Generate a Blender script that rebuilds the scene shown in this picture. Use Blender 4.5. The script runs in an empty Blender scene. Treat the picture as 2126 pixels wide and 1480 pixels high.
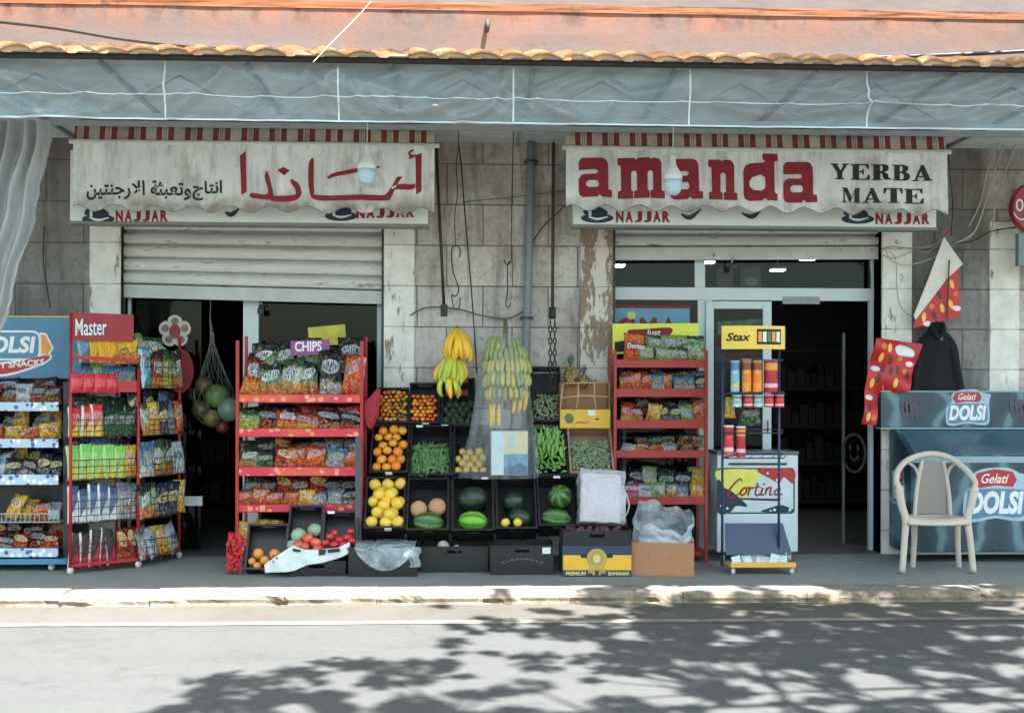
import bpy, bmesh, math, random
from mathutils import Vector, Matrix, Euler, noise
from mathutils.geometry import tessellate_polygon
R = math.radians
rnd = random.Random(11)
S = bpy.context.scene
COL = S.collection

# ------------------------------------------------------------------ camera
FPX, HPY, CPX = 2347.0, 800.0, 1063.0          # focal length, horizon and centre in photo pixels (2126 x 1480)
CAM = Vector((-0.437, -10.0, 1.5))
YAW, ROLL = R(2.5), 0.0025
cam_d = bpy.data.cameras.new('camera')
cam = bpy.data.objects.new('camera', cam_d); COL.objects.link(cam)
cam.location = CAM
cam.rotation_euler = (math.pi/2, -ROLL, -YAW)
cam_d.sensor_fit = 'HORIZONTAL'; cam_d.sensor_width = 36
cam_d.lens = FPX/2126*36
cam_d.shift_y = (HPY-740)/2126
cam_d.clip_start = .1; cam_d.clip_end = 2000
S.camera = cam

# ------------------------------------------------------------------ sky, sun, exposure
SUNDIR = Vector((0.25, -0.29, 1.0)).normalized()   # towards the sun
w = bpy.data.worlds.new('World'); S.world = w; w.use_nodes = True
nt = w.node_tree
bg = nt.nodes['Background']
sky = nt.nodes.new('ShaderNodeTexSky'); sky.sky_type = 'NISHITA'; sky.sun_disc = False
sky.sun_elevation = math.asin(SUNDIR.z); sky.sun_rotation = math.atan2(SUNDIR.x, SUNDIR.y)
sky.air_density = 1.0; sky.dust_density = 2.5; sky.ozone_density = 1.0
tint = nt.nodes.new('ShaderNodeMix'); tint.data_type = 'RGBA'; tint.blend_type = 'MULTIPLY'; tint.inputs[0].default_value = 1; tint.inputs[7].default_value = (1.0, 1.03, .88, 1)
nt.links.new(sky.outputs[0], tint.inputs[6]); nt.links.new(tint.outputs[2], bg.inputs[0]); bg.inputs[1].default_value = 0.098
sl = bpy.data.lights.new('sun', 'SUN'); sl.energy = 5.0; sl.angle = R(0.55); sl.color = (1, .965, .91)
sun = bpy.data.objects.new('sun', sl); COL.objects.link(sun)
sun.rotation_euler = SUNDIR.to_track_quat('Z', 'Y').to_euler()
S.view_settings.view_transform = 'Standard'; S.view_settings.look = 'None'
S.view_settings.exposure = 2.65; S.view_settings.gamma = 1.0
S.cycles.max_bounces = 8; S.cycles.transparent_max_bounces = 16

# ------------------------------------------------------------------ pixel <-> place
_fw = Vector((math.sin(YAW), math.cos(YAW), 0)); _rt = Vector((math.cos(YAW), -math.sin(YAW), 0)); _up = Vector((0, 0, 1))
def ray(px, py):
    x, y = px-CPX, py-HPY
    u = x*math.cos(ROLL)+y*math.sin(ROLL); v = -x*math.sin(ROLL)+y*math.cos(ROLL)
    return _fw + _rt*(u/FPX) - _up*(v/FPX)
def W(px, py, Y):
    d = ray(px, py); return CAM + d*((Y-CAM.y)/d.y)
def G(px, py, z=0.0):
    d = ray(px, py); return CAM + d*((z-CAM.z)/d.z)
def proj(p):
    d = Vector(p)-CAM; dep = d.dot(_fw); u = FPX*d.dot(_rt)/dep; v = -FPX*d.dot(_up)/dep
    return (CPX+u*math.cos(ROLL)-v*math.sin(ROLL), HPY+u*math.sin(ROLL)+v*math.cos(ROLL))

def C(r, g, b):
    f = lambda c: ((c/255+.055)/1.055)**2.4 if c > 10.3 else c/255/12.92
    return (f(r), f(g), f(b), 1)

# ------------------------------------------------------------------ materials
class NT:
    def __init__(s, name):
        s.m = bpy.data.materials.new(name); s.m.use_nodes = True; s.t = s.m.node_tree
        s.p = s.t.nodes['Principled BSDF']; s.out = s.t.nodes['Material Output']
    def n(s, typ, ins=None, **kw):
        d = s.t.nodes.new('ShaderNode'+typ)
        for k, v in kw.items(): setattr(d, k, v)
        for k, v in (ins or {}).items():
            if hasattr(v, 'is_linked') or hasattr(v, 'links'): s.t.links.new(v, d.inputs[k])
            else: d.inputs[k].default_value = v
        return d
    def L(s, a, b): s.t.links.new(a, b)
    def math(s, op, a, b=0.0, c=None, clamp=False):
        ins = {0: a, 1: b}
        if c is not None: ins[2] = c
        d = s.n('Math', ins, operation=op); d.use_clamp = clamp; return d.outputs[0]
    def mix(s, f, a, b, blend='MIX'):
        d = s.t.nodes.new('ShaderNodeMix'); d.data_type = 'RGBA'; d.blend_type = blend
        for i, v in ((0, f), (6, a), (7, b)):
            if hasattr(v, 'links'): s.t.links.new(v, d.inputs[i])
            else: d.inputs[i].default_value = v
        return d.outputs[2]
    def ramp(s, f, a, b, ca=(0, 0, 0, 1), cb=(1, 1, 1, 1)):
        d = s.n('ValToRGB', {0: f}); e = d.color_ramp.elements
        e[0].position = a; e[1].position = b; e[0].color = ca; e[1].color = cb
        return d.outputs[0]
    def mr(s, f, a, b): return s.n('MapRange', {0: f, 1: a, 2: b, 3: 0.0, 4: 1.0}).outputs[0]
    def noise(s, vec, scale, detail=4, rough=.6):
        return s.n('TexNoise', {'Vector': vec, 'Scale': scale, 'Detail': detail, 'Roughness': rough}).outputs[0]

MATS = {}
def mat(name, col, rough=.6, var=.2, scale=6, bump=0, metal=0, dirt=None, stretch=(1, 1, 1), rand=0, spec=.5, fine=0, sss=0):
    if name in MATS: return MATS[name]
    k = NT(name); tc = k.n('TexCoord')
    vec = k.n('Mapping', {0: tc.outputs['Object'], 3: stretch}).outputs[0]
    if rand:
        oi = k.n('ObjectInfo')
        vec = k.n('VectorMath', {0: vec, 1: k.n('CombineXYZ', {0: k.math('MULTIPLY', oi.outputs['Random'], 91.0), 1: k.math('MULTIPLY', oi.outputs['Random'], 37.0)}).outputs[0]}, operation='ADD').outputs[0]
    nz = k.noise(vec, scale)
    dk = tuple(c*(1-var) for c in col[:3])+(1,); lt = tuple(min(1, c*(1+var*.6)) for c in col[:3])+(1,)
    c = k.ramp(nz, .3, .7, dk, lt)
    if fine:
        n2 = k.noise(vec, scale*fine, 3, .7)
        c = k.mix(.35, c, k.ramp(n2, .3, .7, dk, lt))
    if rand:
        c = k.mix(k.math('MULTIPLY', oi.outputs['Random'], rand), c, tuple(x*.55 for x in col[:3])+(1,))
    if dirt:
        dc, amt, ds = dirt[:3]
        n3 = k.noise(vec, ds, 6, .65)
        c = k.mix(k.ramp(n3, 1-amt-.06, 1-amt+.06), c, dc)
    k.L(c, k.p.inputs['Base Color'])
    k.p.inputs['Roughness'].default_value = rough; k.p.inputs['Metallic'].default_value = metal
    k.p.inputs['Specular IOR Level'].default_value = spec
    if sss:
        k.p.inputs['Subsurface Weight'].default_value = sss; k.p.inputs['Subsurface Scale'].default_value = .02
    if bump:
        b = k.n('Bump', {'Strength': min(1, bump), 'Distance': .01, 'Height': k.noise(vec, scale*3, 6, .7)})
        k.L(b.outputs[0], k.p.inputs['Normal'])
    MATS[name] = k.m
    return k.m
def flat(name, rgb, rough=.5, metal=0): return mat(name, C(*rgb), rough, .12, 9, metal=metal)

def film(name, col, rough, opacity, spec=.5, wr=0, wscale=5, crumple=0, stretch=(1, 1, 1)):
    if name in MATS: return MATS[name]
    k = NT(name)
    k.p.inputs['Base Color'].default_value = col; k.p.inputs['Roughness'].default_value = rough
    k.p.inputs['Specular IOR Level'].default_value = spec
    tr = k.n('BsdfTransparent'); tr.inputs[0].default_value = (.93, .96, .96, 1)
    tc = k.n('TexCoord'); vec = k.n('Mapping', {0: tc.outputs['Object'], 2: (0, .5 if stretch != (1, 1, 1) else 0, 0), 3: stretch}).outputs[0]
    nz = k.n('TexNoise', {'Vector': vec, 'Scale': wscale, 'Detail': 5, 'Roughness': .6, 'Distortion': .8}).outputs[0]
    f = k.math('ADD', k.math('MULTIPLY', k.ramp(nz, .34, .66), wr), opacity-wr*.5, clamp=True)
    if crumple:
        wrp = k.n('VectorMath', {0: vec, 1: k.n('TexNoise', {'Vector': vec, 'Scale': crumple*.6}).outputs[1]}, operation='ADD').outputs[0]
        e1 = k.n('TexVoronoi', {'Vector': wrp, 'Scale': crumple}, feature='DISTANCE_TO_EDGE').outputs[0]
        e2 = k.n('TexVoronoi', {'Vector': wrp, 'Scale': crumple*2.3}).outputs[0]
        hh = k.math('ADD', k.math('MULTIPLY', e1, 1.6), k.math('MULTIPLY', e2, .5))
        bp = k.n('Bump', {'Strength': .45, 'Distance': .03, 'Height': hh}); k.L(bp.outputs[0], k.p.inputs['Normal'])
        f = k.math('ADD', f, k.math('MULTIPLY', k.ramp(e1, .0, .05, (1, 1, 1, 1), (0, 0, 0, 1)), .1), clamp=True)
    mx = k.n('MixShader', {0: f, 1: tr.outputs[0], 2: k.p.outputs[0]})
    k.L(mx.outputs[0], k.out.inputs[0]); MATS[name] = k.m
    return k.m

def glow(name, col, strength):
    k = NT(name); k.p.inputs['Base Color'].default_value = col
    k.p.inputs['Emission Color'].default_value = col; k.p.inputs['Emission Strength'].default_value = strength
    MATS[name] = k.m; return k.m

def glass_mat():
    k = NT('window_glass')
    tr = k.n('BsdfTransparent'); tr.inputs[0].default_value = (.55, .62, .61, 1)
    gl = k.n('BsdfGlossy', {'Roughness': .04}); gl.inputs[0].default_value = (.8, .85, .86, 1)
    lw = k.n('LayerWeight', {0: .25})
    f = k.math('ADD', k.math('MULTIPLY', lw.outputs['Fresnel'], .25), .008, clamp=True)
    mx = k.n('MixShader', {0: f, 1: tr.outputs[0], 2: gl.outputs[0]})
    k.L(mx.outputs[0], k.out.inputs[0]); MATS['window_glass'] = k.m; return k.m
GLASS = glass_mat()

def bagmat(name, main, top, bottom, logo, logo2, chip, tz=.8, bz=.35, chips=1):
    hr = random.Random(name); rx, rz, lz, sl, kindb = hr.uniform(.32, .48), hr.uniform(.11, .19), hr.uniform(.48, .7), hr.uniform(-.35, .25), hr.random()
    k = NT('packet_'+name); tc = k.n('TexCoord'); oi = k.n('ObjectInfo')
    sp = k.n('SeparateXYZ', {0: tc.outputs['Generated']}); x, z = sp.outputs[0], sp.outputs[2]
    off = k.n('CombineXYZ', {0: k.math('MULTIPLY', oi.outputs['Random'], 40), 1: 3.0, 2: 0.0}).outputs[0]
    gv = k.n('VectorMath', {0: tc.outputs['Generated'], 1: off}, operation='ADD').outputs[0]
    wob = k.math('MULTIPLY', k.math('SUBTRACT', k.noise(gv, 5, 2), .5), .35)
    zz = k.math('ADD', z, k.math('ADD', wob, k.math('MULTIPLY', x, .12)))
    c = k.mix(k.ramp(zz, tz-.02, tz+.03), main, top)
    c = k.mix(k.ramp(zz, bz-.03, bz+.03, (1, 1, 1, 1), (0, 0, 0, 1)), c, bottom)
    if chips:
        vo = k.n('TexVoronoi', {'Vector': gv, 'Scale': 6.5})
        blob = k.ramp(vo.outputs['Distance'], .34, .42, (1, 1, 1, 1), (0, 0, 0, 1))
        msk = k.math('MULTIPLY', blob, k.ramp(zz, bz+.05, bz+.12, (1, 1, 1, 1), (0, 0, 0, 1)))
        cc = k.mix(k.math('MULTIPLY', vo.outputs['Distance'], 1.4, clamp=True), chip, tuple(q*.35 for q in chip[:3])+(1,))
        c = k.mix(msk, c, cc)
    cells = k.n('TexVoronoi', {'Vector': k.n('Mapping', {0: gv, 3: (1, 1, 1.5)}).outputs[0], 'Scale': 8.5}); cr_ = k.n('SeparateXYZ', {0: cells.outputs['Color']}).outputs[0]
    pm = k.math('MULTIPLY', k.math('MULTIPLY', k.ramp(zz, .12, .16), k.ramp(zz, .84, .88, (1, 1, 1, 1), (0, 0, 0, 1))), .3)
    c = k.mix(k.math('MULTIPLY', pm, k.math('GREATER_THAN', cr_, .76)), c, chip); c = k.mix(k.math('MULTIPLY', pm, k.math('LESS_THAN', cr_, .16)), c, top)
    c = k.mix(k.math('MULTIPLY', pm, k.math('MULTIPLY', k.math('GREATER_THAN', cr_, .44), k.math('LESS_THAN', cr_, .5))), c, logo)
    # printed brand patch with an illegible scrawl
    dx = k.math('DIVIDE', k.math('SUBTRACT', x, .5), rx); dz = k.math('DIVIDE', k.math('SUBTRACT', k.math('ADD', z, k.math('MULTIPLY', x, sl)), lz+sl*.5), rz)
    rr = k.math('ADD', k.math('POWER', k.math('ABSOLUTE', dx), 2 if kindb < .5 else 5), k.math('POWER', k.math('ABSOLUTE', dz), 2 if kindb < .6 else 4))
    em = k.ramp(rr, .9, 1.0, (1, 1, 1, 1), (0, 0, 0, 1))
    logo = hr.choice([logo, logo, tuple(.45+.5*q for q in main[:3])+(1,), C(236, 222, 150)])
    wv = k.n('TexWave', {'Vector': gv, 'Scale': 3.4+2*kindb, 'Distortion': 7+5*kindb, 'Detail': 2, 'Detail Scale': 2}).outputs[1]
    ink = k.math('MULTIPLY', k.ramp(wv, .68, .78), k.ramp(rr, .5, .6, (1, 1, 1, 1), (0, 0, 0, 1)))
    c = k.mix(em, c, k.mix(ink, logo, logo2) if kindb < .75 else k.mix(ink, tuple(.45*q+.1 for q in main[:3])+(1,), logo))
    gl2 = k.ramp(k.noise(k.n('Mapping', {0: gv, 3: (2.4, 1, 1.1)}).outputs[0], 3.4, 4, .6), .6, .68); c = k.mix(k.math('MULTIPLY', gl2, .7), c, tuple(.5*q+.42 for q in main[:3])+(1,))  # gloss highlights painted into the packet colour as pale patches
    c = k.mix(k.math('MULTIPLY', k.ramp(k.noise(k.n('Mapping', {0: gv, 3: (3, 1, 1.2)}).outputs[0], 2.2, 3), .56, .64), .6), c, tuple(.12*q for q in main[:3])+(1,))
    k.L(c, k.p.inputs['Base Color']); k.p.inputs['Roughness'].default_value = .24; k.p.inputs['Metallic'].default_value = .15
    ed = k.n('TexVoronoi', {'Vector': k.n('VectorMath', {0: gv, 1: k.n('TexNoise', {'Vector': gv, 'Scale': 3.0}).outputs[1]}, operation='ADD').outputs[0], 'Scale': 3.4}, feature='DISTANCE_TO_EDGE').outputs[0]
    b = k.n('Bump', {'Strength': .9, 'Distance': .03, 'Height': k.math('ADD', k.math('MULTIPLY', ed, 1.2), k.noise(gv, 6, 3, .6))})
    k.L(b.outputs[0], k.p.inputs['Normal'])
    MATS['packet_'+name] = k.m
    return k.m

# ------------------------------------------------------------------ mesh helpers
class MB:
    def __init__(s): s.v = []; s.f = []; s.mi = []; s.cur = 0
    def add(s, vs, fs, M=None):
        o = len(s.v)
        s.v += [tuple(M @ Vector(p)) if M else tuple(p) for p in vs]
        s.f += [tuple(i+o for i in f) for f in fs]; s.mi += [s.cur]*len(fs)
        return s
    def box(s, x0, x1, y0, y1, z0, z1, M=None):
        vs = [(x, y, z) for z in (z0, z1) for y in (y0, y1) for x in (x0, x1)]
        return s.add(vs, [(0, 2, 3, 1), (4, 5, 7, 6), (0, 1, 5, 4), (2, 6, 7, 3), (0, 4, 6, 2), (1, 3, 7, 5)], M)
    def bar(s, a, b, wx, wy, up=(0, 0, 1)):
        a, b = Vector(a), Vector(b); d = (b-a); l = d.length; d.normalize(); up = Vector(up)
        if abs(d.dot(up)) > .98: up = Vector((0, 1, 0))
        x = d.cross(up).normalized(); y = x.cross(d)
        M = Matrix((x, y, d)).transposed().to_4x4(); M.translation = a
        return s.box(-wx/2, wx/2, -wy/2, wy/2, 0, l, M)
    def tube(s, pts, r, n=8, closed=False, M=None):
        pts = [Vector(p) for p in pts]; N = len(pts)
        rs = r if isinstance(r, (list, tuple)) else [r]*N
        vs = []; prev = None
        for i, p in enumerate(pts):
            if closed: t = pts[(i+1) % N]-pts[i-1]
            else: t = pts[min(i+1, N-1)]-pts[max(i-1, 0)]
            t = t.normalized() if t.length > 1e-9 else Vector((0, 0, 1))
            if prev is None:
                a = t.orthogonal().normalized()
            else:
                a = (prev-t*prev.dot(t)); a = a.normalized() if a.length > 1e-6 else t.orthogonal().normalized()
            prev = a; b = t.cross(a)
            for k in range(n):
                q = 2*math.pi*k/n; vs.append(p+(a*math.cos(q)+b*math.sin(q))*rs[i])
        fs = []
        for i in range(N if closed else N-1):
            j = (i+1) % N
            for k in range(n): fs.append((i*n+k, i*n+(k+1) % n, j*n+(k+1) % n, j*n+k))
        if not closed: fs += [tuple(range(n))[::-1], tuple(range((N-1)*n, N*n))]
        return s.add(vs, fs, M)
    def lathe(s, prof, n=20, M=None):
        vs = []; fs = []
        for r, z in prof:
            for k in range(n): q = 2*math.pi*k/n; vs.append((r*math.cos(q), r*math.sin(q), z))
        for i in range(len(prof)-1):
            for k in range(n): fs.append((i*n+k, i*n+(k+1) % n, (i+1)*n+(k+1) % n, (i+1)*n+k))
        fs += [tuple(range(n))[::-1], tuple(range((len(prof)-1)*n, len(prof)*n))]
        return s.add(vs, fs, M)
    def sphere(s, c, r, nu=14, nv=9, M=None):
        rx, ry, rz = r if isinstance(r, (tuple, list)) else (r, r, r); c = Vector(c)
        vs = [c+Vector((0, 0, -rz))]; fs = []
        for j in range(1, nv):
            a = -math.pi/2+math.pi*j/nv
            for k in range(nu): q = 2*math.pi*k/nu; vs.append(c+Vector((rx*math.cos(a)*math.cos(q), ry*math.cos(a)*math.sin(q), rz*math.sin(a))))
        vs.append(c+Vector((0, 0, rz))); T = len(vs)-1
        for k in range(nu):
            fs.append((0, 1+(k+1) % nu, 1+k)); fs.append((T, T-nu+k, T-nu+(k+1) % nu))
            for j in range(nv-2):
                a = 1+j*nu; fs.append((a+k, a+(k+1) % nu, a+nu+(k+1) % nu, a+nu+k))
        return s.add(vs, fs, M)
    def grid(s, fn, nu, nv):
        vs = [fn(i/nu, j/nv) for j in range(nv+1) for i in range(nu+1)]
        fs = [(j*(nu+1)+i, j*(nu+1)+i+1, (j+1)*(nu+1)+i+1, (j+1)*(nu+1)+i) for j in range(nv) for i in range(nu)]
        return s.add(vs, fs)
    def loops(s, loops, fn):                     # a flat printed shape, outer loop first, then holes; fn maps 2-D to 3-D
        L = [[Vector((p[0], p[1], 0)) for p in l] for l in loops]
        flatp = [p for l in loops for p in l]
        return s.add([fn(p[0], p[1]) for p in flatp], [tuple(t) for t in tessellate_polygon(L)])
    def prism(s, loop, fn, back):                # outline with thickness: fn maps 2-D to front, back is a vector
        n = len(loop); fr = [Vector(fn(*p)) for p in loop]; bk = [p+Vector(back) for p in fr]
        tr = tessellate_polygon([[Vector((p[0], p[1], 0)) for p in loop]])
        fs = [tuple(t) for t in tr]+[tuple(i+n for i in t)[::-1] for t in tr]+[(i, (i+1) % n, n+(i+1) % n, n+i) for i in range(n)]
        return s.add(fr+bk, fs)
    def build(s, name, m, parent=None, smooth=False, bevel=0, local=False, label=None, solid=0, sub=0, normals=True):
        me = bpy.data.meshes.new(name); me.from_pydata(s.v, [], s.f)
        ms = m if isinstance(m, (list, tuple)) else [m]
        for q in ms: me.materials.append(q)
        if len(ms) > 1: me.polygons.foreach_set('material_index', s.mi)
        if normals or bevel:
            bm = bmesh.new(); bm.from_mesh(me)
            if bevel:
                bmesh.ops.remove_doubles(bm, verts=bm.verts, dist=1e-6)
                ed = [e for e in bm.edges if len(e.link_faces) == 2 and e.calc_face_angle(0) > .6]
                try: bmesh.ops.bevel(bm, geom=ed, offset=bevel, segments=2, affect='EDGES', profile=.6)
                except Exception: pass
            bmesh.ops.recalc_face_normals(bm, faces=bm.faces); bm.to_mesh(me); bm.free()
        if smooth: me.polygons.foreach_set('use_smooth', [True]*len(me.polygons))
        me.update()
        o = bpy.data.objects.new(name, me); COL.objects.link(o)
        if parent:
            o.parent = parent
            if not local and parent.name in LOCS: o.matrix_parent_inverse = Matrix.Translation(-LOCS[parent.name])
        if label: o['label'] = label
        if solid:
            md = o.modifiers.new('solid', 'SOLIDIFY'); md.thickness = solid; md.offset = 0
        if sub:
            md = o.modifiers.new('sub', 'SUBSURF'); md.levels = sub; md.render_levels = sub
        return o
LOCS = {}
def tag(o, label, cat, group=None, kind=None):
    o['label'] = label; o['category'] = cat
    if group: o['group'] = group
    if kind: o['kind'] = kind
    return o
def thing(name, label, cat, loc=(0, 0, 0), rot=(0, 0, 0), group=None):
    o = bpy.data.objects.new(name, None); COL.objects.link(o); o.empty_display_size = .05
    o.location = loc; o.rotation_euler = rot; LOCS[o.name] = Vector(loc)
    return tag(o, label, cat, group)
def struct(o): o['kind'] = 'structure'; return o

def cr(pts, n=5, closed=True):
    out = []; N = len(pts)
    rng = range(N) if closed else range(N-1)
    for i in rng:
        if closed: p0, p1, p2, p3 = pts[i-1], pts[i], pts[(i+1) % N], pts[(i+2) % N]
        else: p0, p1, p2, p3 = pts[max(i-1, 0)], pts[i], pts[i+1], pts[min(i+2, N-1)]
        for k in range(n):
            t = k/n
            out.append(tuple(.5*((2*b)+(-a+c)*t+(2*a-5*b+4*c-d)*t*t+(-a+3*b-3*c+d)*t**3) for a, b, c, d in zip(p0, p1, p2, p3)))
    if not closed: out.append(tuple(pts[-1]))
    return out
def stroke(pts, wd, n=5, cap=True):
    """outline of a pen stroke through pts (2-D); wd a width or a list"""
    ws = list(wd) if isinstance(wd, (list, tuple)) else [wd]*len(pts)
    P = cr([(p[0], p[1], ww) for p, ww in zip(pts, ws)], n, False)
    L, Rr = [], []
    for i, p in enumerate(P):
        a = P[max(i-1, 0)]; b = P[min(i+1, len(P)-1)]
        dx, dy = b[0]-a[0], b[1]-a[1]; l = math.hypot(dx, dy) or 1
        nx, ny = -dy/l*p[2]/2, dx/l*p[2]/2
        L.append((p[0]+nx, p[1]+ny)); Rr.append((p[0]-nx, p[1]-ny))
    return L, Rr
def add_stroke(mb, pts, wd, fn, n=5):
    L, Rr = stroke(pts, wd, n); m = len(L)
    mb.add([fn(*p) for p in L+Rr], [(i, i+1, m+i+1, m+i) for i in range(m-1)])
def ell(cx, cy, rx, ry, n=24, a=0):
    out = []
    for i in range(n):
        q = 2*math.pi*i/n; x, y = rx*math.cos(q), ry*math.sin(q)
        out.append((cx+x*math.cos(a)-y*math.sin(a), cy+x*math.sin(a)+y*math.cos(a)))
    return out
def rrect(x0, y0, x1, y1, r, n=4):
    out = []
    for cx, cy, a0 in ((x1-r, y0+r, -90), (x1-r, y1-r, 0), (x0+r, y1-r, 90), (x0+r, y0+r, 180)):
        for i in range(n+1): a = R(a0+90*i/n); out.append((cx+r*math.cos(a), cy+r*math.sin(a)))
    return out
def onY(Y, off=0.0): return lambda px, py: W(px, py, Y-off)

def glyphs(s, shear=0, bold=0):
    cu = bpy.data.curves.new('lettering', 'FONT'); cu.body = s; cu.shear = shear; cu.offset = bold; cu.resolution_u = 3
    ob = bpy.data.objects.new('lettering', cu); me = bpy.data.meshes.new_from_object(ob)
    vs = [(v.co.x, v.co.y) for v in me.vertices]; fs = [tuple(p.vertices) for p in me.polygons]
    bpy.data.objects.remove(ob); bpy.data.curves.remove(cu); bpy.data.meshes.remove(me)
    x0 = min(v[0] for v in vs); x1 = max(v[0] for v in vs); y0 = min(v[1] for v in vs); y1 = max(v[1] for v in vs)
    return [((x-x0)/(x1-x0), (y-y0)/(y1-y0)) for x, y in vs], fs
def text(mb, s, x0, x1, y0, y1, fn, shear=0, bold=0, skew=0):
    """letters filling the box x0..x1, y0 (top)..y1 (bottom) of fn's own 2-D space; skew lifts or drops the right end"""
    vs, fs = glyphs(s, shear, bold)
    mb.add([fn(x0+(x1-x0)*u, y1+(y0-y1)*v+skew*u) for u, v in vs], fs)
def lettered(mb, s, x0, x1, y0, y1, fn, shear=0, bold=0, skew=0, gap=.18):
    st = (x1-x0)/(len(s)-gap)
    for i, ch in enumerate(s):
        text(mb, ch, x0+i*st, x0+i*st+st*(1-gap), y0+skew*i/len(s), y1+skew*i/len(s), fn, shear, bold)
def chop(o, dx, dz, fy=None, off=.005):
    """cut a sheet of lettering into small faces so that it can follow cloth"""
    bm = bmesh.new(); bm.from_mesh(o.data)
    for ax, st in ((0, dx), (2, dz)):
        lo = min(v.co[ax] for v in bm.verts); hi = max(v.co[ax] for v in bm.verts); c = lo+st
        while c < hi:
            pc = Vector((0, 0, 0)); pc[ax] = c; no = Vector((0, 0, 0)); no[ax] = 1
            bmesh.ops.bisect_plane(bm, geom=bm.verts[:]+bm.edges[:]+bm.faces[:], plane_co=pc, plane_no=no); c += st
    if fy:
        for v in bm.verts: v.co.y = fy(v.co.x, v.co.z)-off
    bm.to_mesh(o.data); bm.free()
def nz(x, y=0, z=0): return noise.noise(Vector((x, y, z)))
def fbm(x, y=0, z=0, o=4): return noise.fractal(Vector((x, y, z)), 1.0, 2.0, o)
ORD = ['first', 'second', 'third', 'fourth', 'fifth', 'sixth', 'seventh', 'eighth', 'ninth', 'tenth', 'eleventh', 'twelfth']
def copy_tree(o, parent=None):
    c = o.copy(); COL.objects.link(c); c.parent = parent
    for ch in list(o.children): copy_tree(ch, c)
    return c

# ================================================================== ground
def zline(Y, py, px=1063): return W(px, py, Y).z
KY = -1.86                                   # kerb face
def ground_mat(name, col, var, dirtc, bump, fine, patch=None):
    k = NT(name); tc = k.n('TexCoord'); v = tc.outputs['Object']
    a = k.noise(v, 1.1, 5, .65); b = k.n('TexNoise', {'Vector': v, 'Scale': 26.0, 'Detail': 6.0, 'Roughness': .9}).outputs[0]; c2 = k.noise(v, 9, 5, .7)
    dk = tuple(q*(1-var) for q in col[:3])+(1,); lt = tuple(min(1, q*(1+var)) for q in col[:3])+(1,)
    c = k.ramp(a, .3, .7, dk, lt)
    c = k.mix(k.math('MULTIPLY', k.ramp(b, .48, .62), fine), c, tuple(q*.4 for q in col[:3])+(1,)); c = k.mix(k.math('MULTIPLY', k.ramp(k.noise(v, 11, 6, .85), .5, .66), fine*.7), c, tuple(q*.5 for q in col[:3])+(1,)); c = k.mix(k.math('MULTIPLY', k.ramp(b, .42, .3), fine*.8), c, tuple(q*1.4 for q in col[:3])+(1,))
    c = k.mix(k.math('MULTIPLY', k.ramp(c2, .55, .75), .5), c, dirtc)
    st = k.n('Mapping', {0: v, 3: (.35, 2.2, 1)}).outputs[0]
    c = k.mix(k.math('MULTIPLY', k.ramp(k.noise(st, 1.6, 6, .7), .55, .72), .45), c, dirtc)
    cv = k.n('TexVoronoi', {'Vector': k.n('VectorMath', {0: v, 1: k.n('TexNoise', {'Vector': v, 'Scale': 2.0}).outputs[1]}, operation='ADD').outputs[0], 'Scale': .55}, feature='DISTANCE_TO_EDGE')
    c = k.mix(k.math('MULTIPLY', k.ramp(cv.outputs[0], .004, .014, (1, 1, 1, 1), (0, 0, 0, 1)), .16), c, tuple(q*.45 for q in col[:3])+(1,))
    k.L(c, k.p.inputs['Base Color']); k.p.inputs['Roughness'].default_value = .85
    k.p.inputs['Specular IOR Level'].default_value = .25
    bm_ = k.n('Bump', {'Strength': bump, 'Distance': .008, 'Height': k.math('ADD', b, k.math('MULTIPLY', c2, .6))})
    k.L(bm_.outputs[0], k.p.inputs['Normal']); return k.m
ASPH = ground_mat('worn_asphalt', (.053, .0555, .056, 1), .16, (.042, .043, .0425, 1), .6, .75)
GUTT = ground_mat('gutter_concrete', (.066, .063, .057, 1), .2, (.075, .068, .056, 1), .3, .2)
PAVE = ground_mat('pavement_concrete', (.192, .206, .2, 1), .2, (.19, .205, .205, 1), .3, .3)
m = MB(); m.add([(-60, -90, -.084), (60, -90, -.084), (60, KY-.02, -.084), (-60, KY-.02, -.084)], [(0, 1, 2, 3)])
struct(m.build('road', ASPH))
yg = G(1063, 1290, -.08).y
m = MB(); m.add([(-60, yg, -.079), (60, yg, -.079), (60, KY+.0, -.075), (-60, KY+.0, -.075)], [(0, 1, 2, 3)])
struct(m.build('gutter', GUTT))
m = MB(); m.add([(-60, yg-.05, -.0795), (60, yg-.05, -.0795), (60, yg+.03, -.0745), (-60, yg+.03, -.0745)], [(0, 1, 2, 3)])
struct(m.build('gutter_edge', mat('edge_paint', C(112, 108, 98), .8, .25, 4, dirt=(C(76, 73, 68), .45, 3))))
m = MB()
def pv(u, v): 
    x, y = -30+60*u, KY+.3+(7-KY-.3)*v
    return (x, y, .0)
m.grid(pv, 60, 12); struct(m.build('pavement', PAVE))
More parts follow.
